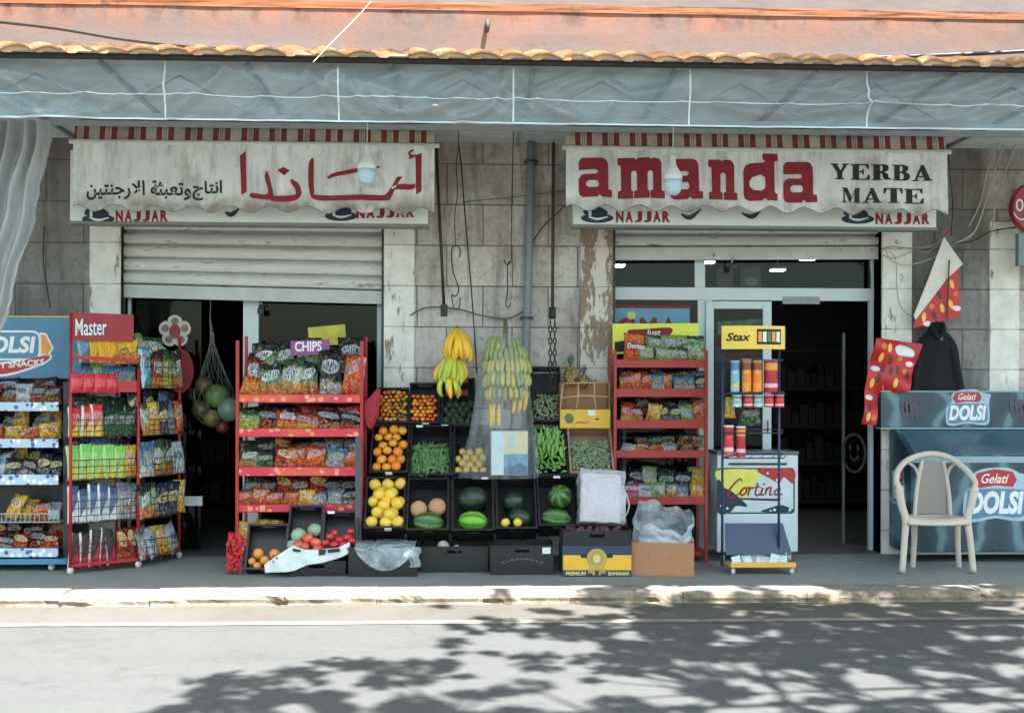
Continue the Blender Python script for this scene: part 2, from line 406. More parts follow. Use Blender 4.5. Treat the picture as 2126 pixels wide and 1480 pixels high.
# kerb of chipped limestone blocks
m = MB(); x = -14.0; r2 = random.Random(5)
while x < 14:
    L = r2.uniform(.55, .95); n = 10; j = r2.uniform(-.012, .012)
    def kb(u, v, x=x, L=L, j=j):
        X = x+.002+(L-.004)*u
        prof = [(KY+.30, 0), (KY+.14, .006), (KY+.045, .004), (KY+.012, -.012), (KY+.0, -.035), (KY+.004, -.06), (KY-.005, -.1)]
        q = prof[min(6, int(round(v*6)))]
        ch = max(0, fbm(X*5, q[1]*9, 1))*.045 if 0 < v*6 < 6 and v*6 > 1.5 else 0
        e = min(u, 1-u)*L; ch += .006*max(0, 1-e/.02)+.03*max(0, fbm(X*2.2, 7, q[1]*4))*(v*6 > 1.5)
        return (X, q[0]+j+ch, q[1]+j*.4-ch*.45+.003*fbm(X*6, v*9))
    m.grid(kb, n*2, 6); x += L
ks = NT('kerb_stone'); tc = ks.n('TexCoord'); v = tc.outputs['Object']
cc = ks.ramp(ks.noise(v, 5, 6, .7), .35, .65, C(100, 87, 68), C(140, 129, 111))
cc = ks.mix(ks.math('MULTIPLY', ks.ramp(ks.noise(v, 14, 5), .55, .7), .7), cc, C(84, 62, 42))
sz = ks.n('SeparateXYZ', {0: v}).outputs[2]
cc = ks.mix(ks.mr(sz, -.02, -.002), cc, ks.ramp(ks.noise(v, 3, 6, .7), .3, .7, C(98, 95, 89), C(132, 129, 121)))
ks.L(cc, ks.p.inputs['Base Color']); ks.p.inputs['Roughness'].default_value = .85
bb = ks.n('Bump', {'Strength': .6, 'Distance': .01, 'Height': ks.noise(v, 40, 6, .7)}); ks.L(bb.outputs[0], ks.p.inputs['Normal'])
struct(m.build('kerb', ks.m, smooth=False))

# ================================================================== building
def stone_mat():
    k = NT('stone_block_wall'); tc = k.n('TexCoord'); v = tc.outputs['Object']; s = k.n('SeparateXYZ', {0: v})
    bv = k.n('CombineXYZ', {0: k.math('ADD', s.outputs[0], k.math('MULTIPLY', k.math('SUBTRACT', k.noise(v, 3), .5), .02)), 1: k.math('ADD', s.outputs[2], .146), 2: 0.0}).outputs[0]
    br = k.n('TexBrick', {'Vector': bv, 'Scale': 1.0, 'Mortar Size': .0055, 'Mortar Smooth': .3, 'Bias': 0.0, 'Brick Width': .58, 'Row Height': .36})
    br.offset = .45
    br.inputs['Color1'].default_value = C(216, 209, 199); br.inputs['Color2'].default_value = C(186, 182, 177); br.inputs['Mortar'].default_value = C(116, 112, 107)
    c = br.outputs[0]
    c = k.mix(k.math('MULTIPLY', k.ramp(k.noise(v, 1.3, 6, .65), .46, .62), .55), c, C(150, 132, 112))
    st = k.n('Mapping', {0: v, 3: (3.2, 1, .5)}).outputs[0]
    c = k.mix(k.math('MULTIPLY', k.ramp(k.noise(st, 1.7, 6, .7), .48, .66), .72), c, C(104, 101, 97))
    c = k.mix(k.math('MULTIPLY', k.ramp(k.noise(v, 16, 5, .75), .5, .66), .45), c, C(104, 99, 94))
    hi = k.mr(s.outputs[2], 2.6, 3.3)
    c = k.mix(k.math('MULTIPLY', hi, k.math('MULTIPLY', k.ramp(k.noise(v, 2.2, 4), .42, .62), .5)), c, C(132, 108, 82))
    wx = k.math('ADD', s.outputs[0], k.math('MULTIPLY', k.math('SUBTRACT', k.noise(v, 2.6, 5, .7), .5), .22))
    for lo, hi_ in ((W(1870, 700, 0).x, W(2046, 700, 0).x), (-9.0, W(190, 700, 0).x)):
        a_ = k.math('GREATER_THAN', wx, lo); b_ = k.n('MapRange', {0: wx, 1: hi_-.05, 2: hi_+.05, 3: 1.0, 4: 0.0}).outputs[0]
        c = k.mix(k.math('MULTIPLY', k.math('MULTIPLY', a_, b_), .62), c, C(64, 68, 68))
    k.L(c, k.p.inputs['Base Color']); k.p.inputs['Roughness'].default_value = .9
    h = k.math('ADD', k.math('MULTIPLY', br.outputs[1], -1.2), k.math('MULTIPLY', k.noise(v, 22, 6, .7), .8))
    b = k.n('Bump', {'Strength': 1.0, 'Distance': .022, 'Height': h}); k.L(b.outputs[0], k.p.inputs['Normal'])
    return k.m
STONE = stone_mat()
def peel_mat(name, paint, under, amt):
    k = NT(name); tc = k.n('TexCoord'); v = tc.outputs['Object']
    st = k.n('Mapping', {0: v, 3: (2.2, 2.2, .7)}).outputs[0]
    n = k.noise(st, 3.2, 8, .72); mk = k.ramp(n, 1-amt-.015, 1-amt+.015)
    c = k.mix(k.ramp(k.noise(v, 6, 5, .7), .35, .65), paint, tuple(q*.78 for q in paint[:3])+(1,))
    c = k.mix(mk, c, under)
    s = k.n('SeparateXYZ', {0: v})
    jt = k.math('ABSOLUTE', k.math('SUBTRACT', k.math('FRACT', k.math('DIVIDE', k.math('ADD', s.outputs[2], .146), .36)), .5))
    c = k.mix(k.math('MULTIPLY', k.ramp(k.math('ADD', jt, k.math('MULTIPLY', k.noise(v, 9), .02)), .497, .505), .8), c, C(70, 62, 54))
    c = k.mix(k.math('MULTIPLY', k.ramp(k.noise(k.n('Mapping', {0: v, 3: (7, 7, .9)}).outputs[0], 1.3, 7, .75), .6, .68), .65), c, C(96, 84, 70))
    k.L(c, k.p.inputs['Base Color']); k.p.inputs['Roughness'].default_value = .75
    b = k.n('Bump', {'Strength': .6, 'Distance': .006, 'Height': k.math('SUBTRACT', 1.0, mk)}); k.L(b.outputs[0], k.p.inputs['Normal'])
    return k.m
PEEL_W = peel_mat('peeling_cream_paint', C(232, 230, 220), C(150, 132, 110), .38)
PEEL_B = peel_mat('peeling_brown_plaster', C(150, 128, 106), C(205, 200, 188), .47)
PINK = NT('pink_plaster'); tc = PINK.n('TexCoord'); v = tc.outputs['Object']
cc = PINK.ramp(PINK.noise(v, .7, 6, .6), .35, .68, C(89, 77, 74), C(94, 84, 83))
cc = PINK.mix(PINK.math('MULTIPLY', PINK.ramp(PINK.noise(PINK.n('Mapping', {0: v, 3: (6, 1, .6)}).outputs[0], 1.4, 7, .75), .56, .72), .55), cc, C(98, 70, 60))
pz = PINK.n('SeparateXYZ', {0: v}).outputs[2]
cc = PINK.mix(PINK.math('MULTIPLY', PINK.ramp(PINK.noise(PINK.n('Mapping', {0: v, 3: (1, 1, 2.4)}).outputs[0], 3.4, 7, .75), .62, .7), .75), cc, C(92, 64, 52))
FYZ = (zline(-1.9, 140), zline(-1.9, 25))
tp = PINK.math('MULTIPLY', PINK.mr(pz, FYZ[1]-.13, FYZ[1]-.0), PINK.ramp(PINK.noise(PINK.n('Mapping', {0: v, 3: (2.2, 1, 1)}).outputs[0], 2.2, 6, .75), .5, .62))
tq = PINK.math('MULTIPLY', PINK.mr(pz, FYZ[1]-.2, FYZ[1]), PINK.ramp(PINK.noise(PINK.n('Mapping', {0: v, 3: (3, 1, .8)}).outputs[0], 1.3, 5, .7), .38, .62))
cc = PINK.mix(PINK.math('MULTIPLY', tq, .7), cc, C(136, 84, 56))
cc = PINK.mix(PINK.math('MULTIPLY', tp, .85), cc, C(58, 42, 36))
cc = PINK.mix(PINK.math('MULTIPLY', PINK.ramp(PINK.noise(v, 1.1, 4), .5, .62), .4), cc, C(112, 84, 74))
cc = PINK.mix(PINK.math('MULTIPLY', PINK.mr(pz, FYZ[0]+.22, FYZ[0]+.08), PINK.ramp(PINK.noise(v, .9, 4), .4, .62)), cc, C(92, 88, 92))
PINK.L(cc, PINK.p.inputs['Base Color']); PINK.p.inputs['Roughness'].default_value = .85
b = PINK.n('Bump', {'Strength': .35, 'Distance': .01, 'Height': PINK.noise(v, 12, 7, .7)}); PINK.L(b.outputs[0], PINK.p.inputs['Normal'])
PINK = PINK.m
ORNG = mat('orange_ledge_paint', C(122, 72, 40), .8, .35, 3, bump=.2, dirt=(C(60, 38, 28), .36, 5), stretch=(1, 1, 2))
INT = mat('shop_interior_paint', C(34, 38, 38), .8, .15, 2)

bld = thing('shop_building', 'stone block shop building with pink plaster band above two shopfronts', 'building', (0, 0, 0))
X0 = lambda px: W(px, 800, 0).x
OL = (X0(251), X0(797)); OR = (X0(1271), X0(1829)); ZT = 2.98
m = MB()
for a, b_ in ((-9, OL[0]), (OL[1], OR[0]), (OR[1], 9)): m.box(a, b_, 0, .32, -.05, ZT)
m.box(-9, 9, 0, .32, ZT+.0005, 4.1)
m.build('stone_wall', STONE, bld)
for a, b_, mm, lab in ((188, 251, PEEL_W, 'cream painted plaster pier'), (797, 860, PEEL_W, 'cream plaster pier with flaking paint'), (1204, 1271, PEEL_B, 'brown plaster pier with peeling paint'), (1829, 1890, PEEL_W, 'stained plaster pier'), (2052, 2112, PEEL_W, 'pale plaster pier at the right end')):
    m = MB(); xa, xb = X0(a), X0(b_)
    m.grid(lambda u, v: (xa+(xb-xa)*u, -.03+.006*fbm(u*3+xa, v*9), 0.0+ZT*v), 6, 40)
    m.box(xa, xb, -.02, .33, 0, ZT)
    m.build('door_pier', mm, bld, label=lab)
# interior rooms
for a, b_ in ((OL[0]-1.2, OL[1]+.55), (OR[0]-.55, OR[1]+1.2)):
    m = MB(); d = 4.2
    m.box(a-.05, a, .32, d, 0, 2.9); m.box(b_, b_+.05, .32, d, 0, 2.9); m.box(a-.05, b_+.05, d, d+.05, 0, 2.9); m.box(a-.05, b_+.05, .32, d, 2.9, 2.95)
    m.box(a, OL[0]-.002 if a < 0 and a < OL[0] and b_ < 0 else OR[0]-.002, .322, .36, 0, 2.9)
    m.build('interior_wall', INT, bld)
    m = MB(); m.add([(a, .0, .004), (b_, .0, .004), (b_, d, .004), (a, d, .004)], [(0, 1, 2, 3)])
    struct(m.build('shop_floor', mat('shop_floor_tile', C(92, 94, 92), .5, .2, 2)))
# projecting pink slab with an orange ledge
FY = -1.9
zf0, zf1, zf2 = zline(FY, 140), zline(FY, 25), zline(FY, 9)
m = MB()
m.grid(lambda u, v: (-12+24*u, FY+.0015*fbm(u*40, v*3), zf0+(zf1-zf0)*v), 160, 5)
m.box(-12, 12, FY+.01, .32, zf0, zf1-.001)
m.build('pink_fascia', PINK, bld)
m = MB(); m.grid(lambda u, v: (-12+24*u, FY-.007-.003*fbm(u*60, v*2), zf1+(zf2-zf1)*v), 200, 6)
m.box(-12, 12, FY+.0, .3, zf1, zf2-.002); m.build('ledge', ORNG, bld)
m = MB(); m.box(-12, 12, FY+.09, .3, zf2, zf2+.018)
m.build('shadow_gap', mat('gap_dark', C(70, 56, 50), .9, .2), bld)
m = MB(); m.box(-12, 12, FY+.06, .3, zf2+.018, zf2+1.4); m.build('upper_wall', mat('pale_pink_plaster', C(100, 92, 90), .85, .15, 3, bump=.2, dirt=(C(100, 84, 78), .3, 4), stretch=(1, 1, 3)), bld)
# drain spout stub and hole in the pink slab
m = MB(); p = W(1012, 55, FY-.01); m.tube([p+Vector((0, 0, .045)), p+Vector((0, -.02, .0)), p+Vector((-.005, -.02, -.05))], [.012, .018, .014], 8)
tag(m.build('drain_spout', flat('spout_black', (42, 38, 36), .7), smooth=True), 'short black drain spout poking out of the pink plaster band', 'drain spout')

# ================================================================== tiled canopy
CY = -2.6
can = thing('tiled_canopy', 'lean-to canopy with a scalloped row of terracotta tiles along its edge', 'canopy', (0, CY, 3.6))
zt = zline(CY, 118)
TILE = mat('terracotta_tile', C(158, 116, 78), .75, .4, 9, bump=.25, dirt=(C(112, 70, 46), .35, 4), fine=4)
m = MB(); P = .2
def tl(u, v):
    X = -9+18*u; k = math.floor(X/P); ph = (X/P-k); hump = abs(math.sin(math.pi*ph))
    y = CY-.03+v*.85+.03*nz(k*3.7)
    return (X, y, zt-.008+.027*hump**.8*(1+.25*nz(k*2.3, 8))+v*.17+.016*nz(k*1.9, 4)+.004*fbm(X*9, v))
m.grid(tl, 900, 4); m.build('tile_row', TILE, can, solid=.012)
m = MB()
def te(u, v):
    X = -9+18*u; k = math.floor(X/P+.25); ph = (X/P+.25-k); hump = abs(math.sin(math.pi*ph)); tab = .012 if .3 < ph < .62 else 0
    lo = zt-.012-tab+.004*nz(X*4, 2); hi = zt+.014+.03*hump**.7+.008*nz(k*1.7, 5)
    return (X, CY-.012-.012*hump*v+.006*nz(X*7, v), lo+(hi-lo)*v)
m.grid(te, 1100, 3); m.build('tile_edge', mat('tile_cream', C(178, 142, 104), .75, .3, 6, bump=.3, dirt=(C(150, 92, 58), .36, 3)), can)
m = MB(); m.box(-9, 9, CY+.03, CY+.07, zt-.04, zt-.012)
m.build('edge_beam', flat('beam_dark', (48, 40, 36), .8), can)
m = MB(); m.box(-9, 9, CY+.03, -.0, zt-.008+.0, zt+.0)
m.build('roof_boarding', mat('boarding', C(196, 202, 202), .85, .2, 3), can)
for i in range(19):
    X = -8.6+i*.96
    m = MB(); m.bar((X, CY+.06, zt-.02), (X, -.02, zt-.02), .03, .03); 
    m.bar((X, CY+.36, zt-.32), (X+.48, CY+.36, zt-.06), .013, .013); m.bar((X+.48, CY+.36, zt-.06), (X+.96, CY+.36, zt-.32), .013, .013)
    m.build('rafter', flat('frame_grey', (150, 158, 160), .5, .1), can)
m = MB(); m.box(-9, 9, CY+.345, CY+.375, zt-.35, zt-.32); m.box(-9, 9, -.9, -.86, zt-.1, zt-.06)
m.build('purlin', MATS['frame_grey'], can)

# clear plastic valance
zb, zm, ztp = zline(CY+.2, 261), zline(CY+.2, 213), zline(CY+.2, 125)
VX0, VX1 = W(-130, 250, CY+.2).x, W(2250, 250, CY+.2).x
VY = CY+.2
SW = []
for pts, amp, wd in (([(1055, 150), (1040, 195), (1010, 235), (960, 250)], .05, .03), ([(1075, 150), (1095, 185), (1130, 225), (1190, 250)], .05, .03), ([(730, 180), (760, 225), (830, 240), (900, 230), (980, 205)], .035, .028),
                     ([(1480, 222), (1560, 238), (1640, 242), (1760, 228)], .04, .03), ([(1640, 190), (1700, 195), (1770, 200)], .035, .025), ([(1800, 195), (1880, 180), (2000, 160), (2050, 140)], .045, .03), ([(1800, 218), (1900, 212), (2000, 192), (2070, 165)], .05, .03), ([(1805, 240), (1900, 258), (2000, 240), (2110, 190)], .05, .03), ([(1820, 176), (1900, 160), (2020, 150)], .03, .025),
                     ([(360, 240), (400, 215), (450, 170), (470, 145)], .04, .03), ([(235, 150), (255, 185), (262, 235)], .03, .02), ([(60, 235), (120, 250), (190, 236)], .04, .03), ([(0, 160), (50, 190), (95, 212)], .04, .025), ([(1620, 150), (1700, 160), (1760, 152)], .04, .025), ([(640, 150), (670, 190), (690, 240)], .03, .022), ([(1240, 160), (1300, 200), (1380, 190)], .03, .03)):
    q_ = [W(a, b_, VY) for a, b_ in cr(pts, 3, False)]; SW += [(a.x, a.z, c_.x, c_.z, amp, wd) for a, c_ in zip(q_, q_[1:])]
def swoosh(x, z):
    best = 0
    for ax, az, bx, bz, amp, wd in SW:
        if x < min(ax, bx)-.1 or x > max(ax, bx)+.1: continue
        dx, dz = bx-ax, bz-az; t = max(0, min(1, ((x-ax)*dx+(z-az)*dz)/(dx*dx+dz*dz+1e-9))); d2 = (x-ax-dx*t)**2+(z-az-dz*t)**2
        best = max(best, amp*math.exp(-d2/(wd*wd)))
    return best
def vy(x, z):
    t = (z-zb)/(ztp-zb)
    e = math.sin(math.pi*min(1, max(0, t)))
    s = x/1.18; bay = s-math.floor(s)
    drape = .012*e*math.sin(math.pi*bay*2+nz(math.floor(s))*4+t*3)
    q = x*1.5+1.2*math.sin(z*6+x*.7)+t*1.6*math.sin(x*.9)
    rid = (1-abs(nz(q, z*1.3, 2)))**6*.03+(1-abs(nz(x*2.1-z*3.2, z*2, 7)))**9*.035+(1-abs(nz(x*.9+z*2.6, z*.8, 11)))**12*.04
    return VY-.03-swoosh(x, z)-drape-rid*(.25+e)-.012*fbm(x*2.4, z*4, 3)
PLAST = film('clear_plastic_sheet', C(128, 144, 147), .13, .5, .5, .34, 1.5, 0, (.7, 1, 2.6))
BAND = mat('white_band', C(196, 208, 208), .5, .08)
val = thing('plastic_valance', 'long crumpled clear plastic valance with white seams hanging from the canopy edge', 'plastic valance', (0, CY, zb))
m = MB(); m.grid(lambda u, v: (lambda X, Z: (X, vy(X, Z), Z))(VX0+(VX1-VX0)*u, zb+(ztp-zb)*v), 620, 26)
m.build('plastic_sheet', PLAST, val, smooth=True)
m = MB()
for z0, h in ((zb, .011), (zm, .007)):
    m.grid(lambda u, v: (lambda X, Z: (X, vy(X, Z)-.005, Z))(VX0+(VX1-VX0)*u, z0+h*v), 420, 1)
m.build('seam_band', BAND, val, smooth=True)
for px in (348, 705, 1065, 1428, 1795):
    m = MB(); xc = W(px, 200, VY).x
    m.grid(lambda u, v: (lambda X, Z: (X, vy(X, Z)-.004, Z))(xc-.006+.012*u, zb+(ztp-zb)*v), 1, 20)
    m.build('seam_strip', BAND, val, smooth=True)
m = MB(); r2 = random.Random(3)
px = -40
while px < 2180:
    p = W(px, 136+px*.012, VY-.03); p.z = ztp-.004
    m = MB(); m.box(p.x-.007, p.x+.007, p.y-.01, p.y+.0, p.z-.004, p.z+.03); px += r2.uniform(40, 85)
    m.build('clip', BAND, val)
# gathered curtain at the left end
cur = MB()
def curt(u, v):                 # u across, v down
    py = 250+v*470; xl = -60-v*60; xr = 107-55*v-60*v*v+5*math.sin(v*17)
    px = xl+(xr-xl)*u
    p = W(px, py, -1.85)
    fold = .045*math.sin(u*34+v*3+2*nz(u*4, v*2))*(1-.4*v)+.03*fbm(u*9, v*3)
    edge = .02*fbm(v*14, 3) if u > .9 else 0
    return (p.x+edge, p.y+fold, p.z)
cur.grid(curt, 90, 40)
tag(cur.build('plastic_curtain', film('dusty_plastic', C(158, 160, 158), .4, .84, .4, .25, 3, 0, (4, 1, .7)), smooth=True), 'dusty grey plastic curtain gathered aside at the left end of the canopy', 'plastic curtain')

# ================================================================== shopfront awnings and sign boards
k = NT('dirty_white_canvas'); tc = k.n('TexCoord'); v = tc.outputs['Object']
c = k.ramp(k.noise(v, 3, 5), .3, .7, C(206, 208, 203), C(236, 238, 234))
c = k.mix(k.math('MULTIPLY', k.ramp(k.noise(k.n('Mapping', {0: v, 3: (7, 1, .9)}).outputs[0], 1.6, 6, .7), .5, .68), .5), c, C(128, 120, 108))
c = k.mix(k.math('MULTIPLY', k.ramp(k.noise(v, 2.3, 6, .7), .54, .66), .5), c, C(150, 142, 128))
sz = k.n('SeparateXYZ', {0: v}).outputs[2]
c = k.mix(k.math('MULTIPLY', k.n('MapRange', {0: sz, 1: 3.06, 2: 2.93, 3: 0.0, 4: 1.0}).outputs[0], k.ramp(k.noise(v, 4, 4), .35, .6)), c, C(140, 132, 120))
c = k.mix(k.math('MULTIPLY', k.ramp(k.noise(v, 13, 4, .7), .6, .7), .3), c, C(120, 112, 100))
k.L(c, k.p.inputs['Base Color']); k.p.inputs['Roughness'].default_value = .85
b = k.n('Bump', {'Strength': .25, 'Distance': .01, 'Height': k.noise(v, 9, 6, .7)}); k.L(b.outputs[0], k.p.inputs['Normal']); CANVAS = k.m
k = NT('striped_canvas'); tc = k.n('TexCoord'); sx = k.n('SeparateXYZ', {0: tc.outputs['Object']}).outputs[0]
fr = k.math('FRACT', k.math('DIVIDE', k.math('ADD', sx, 20), .225))
red = k.math('ADD', k.math('LESS_THAN', fr, .2), k.math('MULTIPLY', k.math('GREATER_THAN', fr, .42), k.math('LESS_THAN', fr, .62)), clamp=True)
thin = k.math('ADD', k.math('MULTIPLY', k.math('GREATER_THAN', fr, .26), k.math('LESS_THAN', fr, .28)), k.math('MULTIPLY', k.math('GREATER_THAN', fr, .33), k.math('LESS_THAN', fr, .35)), clamp=True)
c = k.mix(k.math('ADD', red, thin, clamp=True), C(190, 180, 162), C(126, 58, 52))
c = k.mix(k.math('MULTIPLY', k.ramp(k.noise(tc.outputs['Object'], 4, 5, .7), .45, .7), .5), c, C(90, 70, 60))
k.L(c, k.p.inputs['Base Color']); k.p.inputs['Roughness'].default_value = .85; STRIPE = k.m
INKR = mat('ink_red', C(138, 28, 40), .7, .15, 12); INKK = mat('ink_black', C(34, 36, 36), .7, .15, 12); INKB = mat('ink_navy', C(38, 52, 72), .7, .15, 12)
BOARD = mat('white_sign_panel', C(214, 218, 212), .55, .08, 3, dirt=(C(150, 148, 136), .2, 4))
AY, BY = -.82, -.62
def awning(lab, pxl, pxr, pyt, pyb, scal, phase, seed, ysag):
    A = W(pxl, pyt, AY); B = W(pxr, pyt+(pxr-pxl)*.008, AY); xl, xr = A.x, B.x; z0 = A.z
    root = thing('shop_awning', lab, 'awning', ((xl+xr)/2, AY, z0))
    zlow = zline(AY, pyb, (pxl+pxr)/2)
    def zbot(x): return zlow+.026*math.cos(2*math.pi*(x-phase)/scal)+.012*nz(x*1.3, seed)+ysag*(x-(xl+xr)/2)
    def fy(x, z):
        t = (z0-z)/(z0-zlow)
        f = .022*math.sin(x*13+2.2*nz(x*1.1, seed))*(.35+.65*t)+.024*fbm(x*3.1, z*1.2, seed)+.008*fbm(x*11, z*5, seed)
        return AY-.012-f-.02*t
    m = MB(); m.grid(lambda u, v: (lambda X: (lambda Z: (X, fy(X, Z), Z))(z0+(zbot(X)-z0)*v))(xl+(xr-xl)*u), 260, 16)
    m.build('valance', CANVAS, root, smooth=True)
    m = MB(); m.grid(lambda u, v: (lambda X: (lambda Z: (X, fy(X, Z)-.003, Z))(zbot(X)+.006*v))(xl+(xr-xl)*u), 260, 1)
    m.build('valance_trim', mat('grey_piping', C(122, 120, 114), .8), root, smooth=True)
    m = MB(); m.grid(lambda u, v: (xl+.0+(xr-xl)*u, AY+.01+(.03*v/.3 if v < .3 else .03+.75*(v-.3)/.7)+.008*math.sin(u*40+seed), z0+.012+(.14*v/.3 if v < .3 else .14+.34*(v-.3)/.7)+.012*math.sin(u*29+seed)*math.sin(math.pi*v)), 160, 10)
    m.build('striped_cover', STRIPE, root, smooth=True)
    m = MB(); m.tube([(xl-.03, AY, z0+.008), (xr+.04, AY, z0+.008)], .02, 10); m.build('front_bar', mat('bar_white', C(206, 206, 198), .5, .1, 5, dirt=(C(140, 130, 118), .3, 6)), root, smooth=True)
    for xx in (xl+.02, xr-.02):
        m = MB(); m.bar((xx, AY+.02, z0-.01), (xx, -.01, z0-.03), .03, .02); m.build('folding_arm', MATS['frame_grey'], root)
    def fn(off): return lambda px, py: (lambda q: (q.x, fy(q.x, q.z)-off, q.z))(W(px, py, AY))
    return root, fn, fy
def signboard(lab, pxl, pxr, pyb):
    A = W(pxl, pyb, BY); B = W(pxr, pyb+(pxr-pxl)*.004, BY); zl = (A.z+B.z)/2+.02
    root = thing('shop_sign', lab, 'shop sign', ((A.x+B.x)/2, BY, zl))
    m = MB(); m.box(A.x, B.x, BY, BY+.14, zl, zl+.58); m.build('panel', BOARD, root, bevel=.006)
    m = MB(); m.box(A.x-.006, B.x+.006, BY-.006, BY+.15, zl-.022, zl-.001); m.build('bottom_rail', flat('rail_grey', (118, 120, 116), .5), root)
    for xx in (A.x+.3, B.x-.3):
        m = MB(); m.box(xx-.02, xx+.02, BY+.14, -.001, zl+.1, zl+.14); m.build('bracket', MATS['frame_grey'], root)
    return root
def cup(root, x, y):
    m = MB(); f = onY(BY, .003)
    m.loops([ell(x, y+6, 34, 10)], f); m.loops([cr([(x-26, y-2), (x+20, y-2), (x+12, y-14), (x-12, y-20), (x-24, y-16)])], onY(BY, .005)); m.build('cup_emblem', INKB, root)
    m = MB(); add_stroke(m, [(x-18, y+3), (x, y+8), (x+22, y+3)], [3, 5, 2], onY(BY, .007)); m.loops([rrect(x-18, y-16, x-12, y+2, 2)], onY(BY, .007)); m.build('emblem_highlight', BOARD, root)

# left: Arabic awning
sgL = signboard('white sign board behind the Arabic awning above the left shutter', 145, 888, 466)
cup(sgL, 204, 449); cup(sgL, 708, 443)
for a in ((240, 348, 437, 460, 0), (740, 860, 432, 454, -3)):
    m = MB(); lettered(m, 'NAJJAR', *a[:4], onY(BY, .004), bold=.05, skew=a[4]); m.build('lettering', INKR, sgL)
m = MB(); add_stroke(m, [(468, 440), (480, 446), (498, 432)], [4, 10, 3], onY(BY, .004)); m.build('bean_emblem', INKB, sgL)
aw, fn, fy_ = awning('dirty white canvas awning lettered in Arabic over the left shutter', 152, 902, 296, 437, .305, -3.82, 1, .0)
m = MB(); f = fn(.006); sc = lambda pts: [(140+x/2.797, 290+y/2.797) for x, y in pts]
for pts in ([(1005, 98), (1040, 72), (1044, 305), (1014, 326)], [(1222, 182), (1258, 164), (1296, 186), (1262, 213)], [(2022, 96), (2058, 84), (2056, 305), (2026, 326)]):
    m.loops([sc(pts)], f)
f2 = fn(.0066); f3 = fn(.0072)
m.loops([cr(sc([(1165, 190), (1148, 222), (1166, 318), (1072, 312), (1070, 340), (1180, 352), (1200, 330)]), 4)], f2)
m.loops([cr(sc([(1170, 322), (1190, 360), (1320, 362), (1362, 325), (1352, 270), (1310, 236), (1300, 250), (1328, 300), (1318, 328), (1200, 330)]), 4)], f3)
m.loops([cr(sc([(1430, 112), (1402, 148), (1408, 300), (1440, 352), (1560, 358), (1840, 358), (1880, 340), (1908, 280), (1950, 222), (1990, 240), (1990, 262), (1900, 270), (1890, 290), (2010, 292), (2014, 230), (1970, 200), (1920, 218), (1880, 280), (1850, 320), (1800, 326), (1470, 326), (1436, 300), (1432, 200)]), 4)], f2)
add_stroke(m, sc([(1512, 226), (1560, 206), (1680, 186), (1760, 178), (1815, 160)]), [5, 8, 9, 7, 3], f2)
add_stroke(m, sc([(2012, 66), (1990, 74), (1988, 92), (2006, 100)]), 4, f2); add_stroke(m, sc([(1984, 112), (2004, 104), (2028, 96)]), 4.5, f3)
o = m.build('red_lettering', INKR, aw); chop(o, .02, .04, fy_)
m = MB(); f = fn(.006)
words = [('\ufe8d\ufee7\ufe98\ufe8e\ufe9d'[::-1], 400, 463), ('\ufeed\ufe97\ufecc\ufe92\ufe8c\ufe94'[::-1], 314, 397), ('\ufe8d\ufefb\ufead\ufe9f\ufee8\ufe98\ufef4\ufee6'[::-1], 181, 302)]
for s_, a, b_ in words: text(m, s_, a, b_, 376, 417, f, bold=.022)
o = m.build('black_lettering', INKK, aw); chop(o, .02, .04, fy_)

# right: Latin awning
sgR = signboard('white sign board behind the AMANDA awning above the right shopfront', 1190, 1944, 473)
cup(sgR, 1240, 447); cup(sgR, 1781, 449)
for a in ((1279, 1391, 439, 462), (1818, 1930, 442, 466)):
    m = MB(); lettered(m, 'NAJJAR', *a, onY(BY, .004), bold=.05); m.build('lettering', INKR, sgR)
for a in ([(1414, 444), (1432, 452), (1456, 434)], [(1540, 442), (1562, 450), (1584, 432)]):
    m = MB(); add_stroke(m, a, [3, 10, 2], onY(BY, .004)); m.build('bean_emblem', INKB, sgR)
awR, fn, fy_ = awning('dirty white canvas awning lettered AMANDA YERBA MATE with scalloped hem', 1175, 1964, 309, 438, .272, .72, 9, -.004)
# slab letters on a 70 x 80 box
def g_a():
    return [[(10, 0), (50, 0), (58, 4), (62, 12), (62, 64), (70, 66), (70, 80), (48, 80), (43, 75), (38, 80), (9, 80), (2, 76), (0, 68), (0, 44), (4, 36), (11, 33), (36, 33), (40, 30), (40, 27), (36, 24), (0, 25), (0, 9), (4, 2)], [(20, 46), (38, 46), (41, 50), (41, 57), (38, 60), (20, 60), (15, 56), (15, 50)]]
def g_m(): return [[(0, 0), (34, 0), (38, 4), (44, 0), (66, 0), (70, 3), (76, 0), (88, 2), (93, 10), (93, 64), (100, 66), (100, 80), (68, 80), (68, 66), (74, 64), (74, 30), (71, 26), (66, 26), (62, 30), (62, 64), (66, 66), (66, 80), (34, 80), (34, 66), (40, 64), (40, 30), (37, 26), (31, 26), (28, 30), (28, 64), (32, 66), (32, 80), (0, 80), (0, 66), (7, 64), (7, 16), (0, 14)]]
def g_n(): return [[(0, 0), (28, 0), (32, 4), (38, 0), (52, 0), (60, 4), (63, 12), (63, 64), (70, 66), (70, 80), (36, 80), (36, 66), (42, 64), (42, 30), (39, 26), (31, 26), (28, 30), (28, 64), (33, 66), (33, 80), (0, 80), (0, 66), (7, 64), (7, 16), (0, 14)]]
def g_d(): return [[(38, -14), (70, -14), (70, 0), (63, 2), (63, 64), (70, 66), (70, 80), (47, 80), (42, 75), (36, 80), (12, 80), (3, 75), (0, 66), (0, 18), (4, 8), (14, 4), (40, 4), (44, 1), (38, -2)], [(18, 32), (34, 28), (43, 34), (43, 54), (36, 60), (20, 58), (12, 50), (12, 40)]]
m = MB(); f = fn(.006)
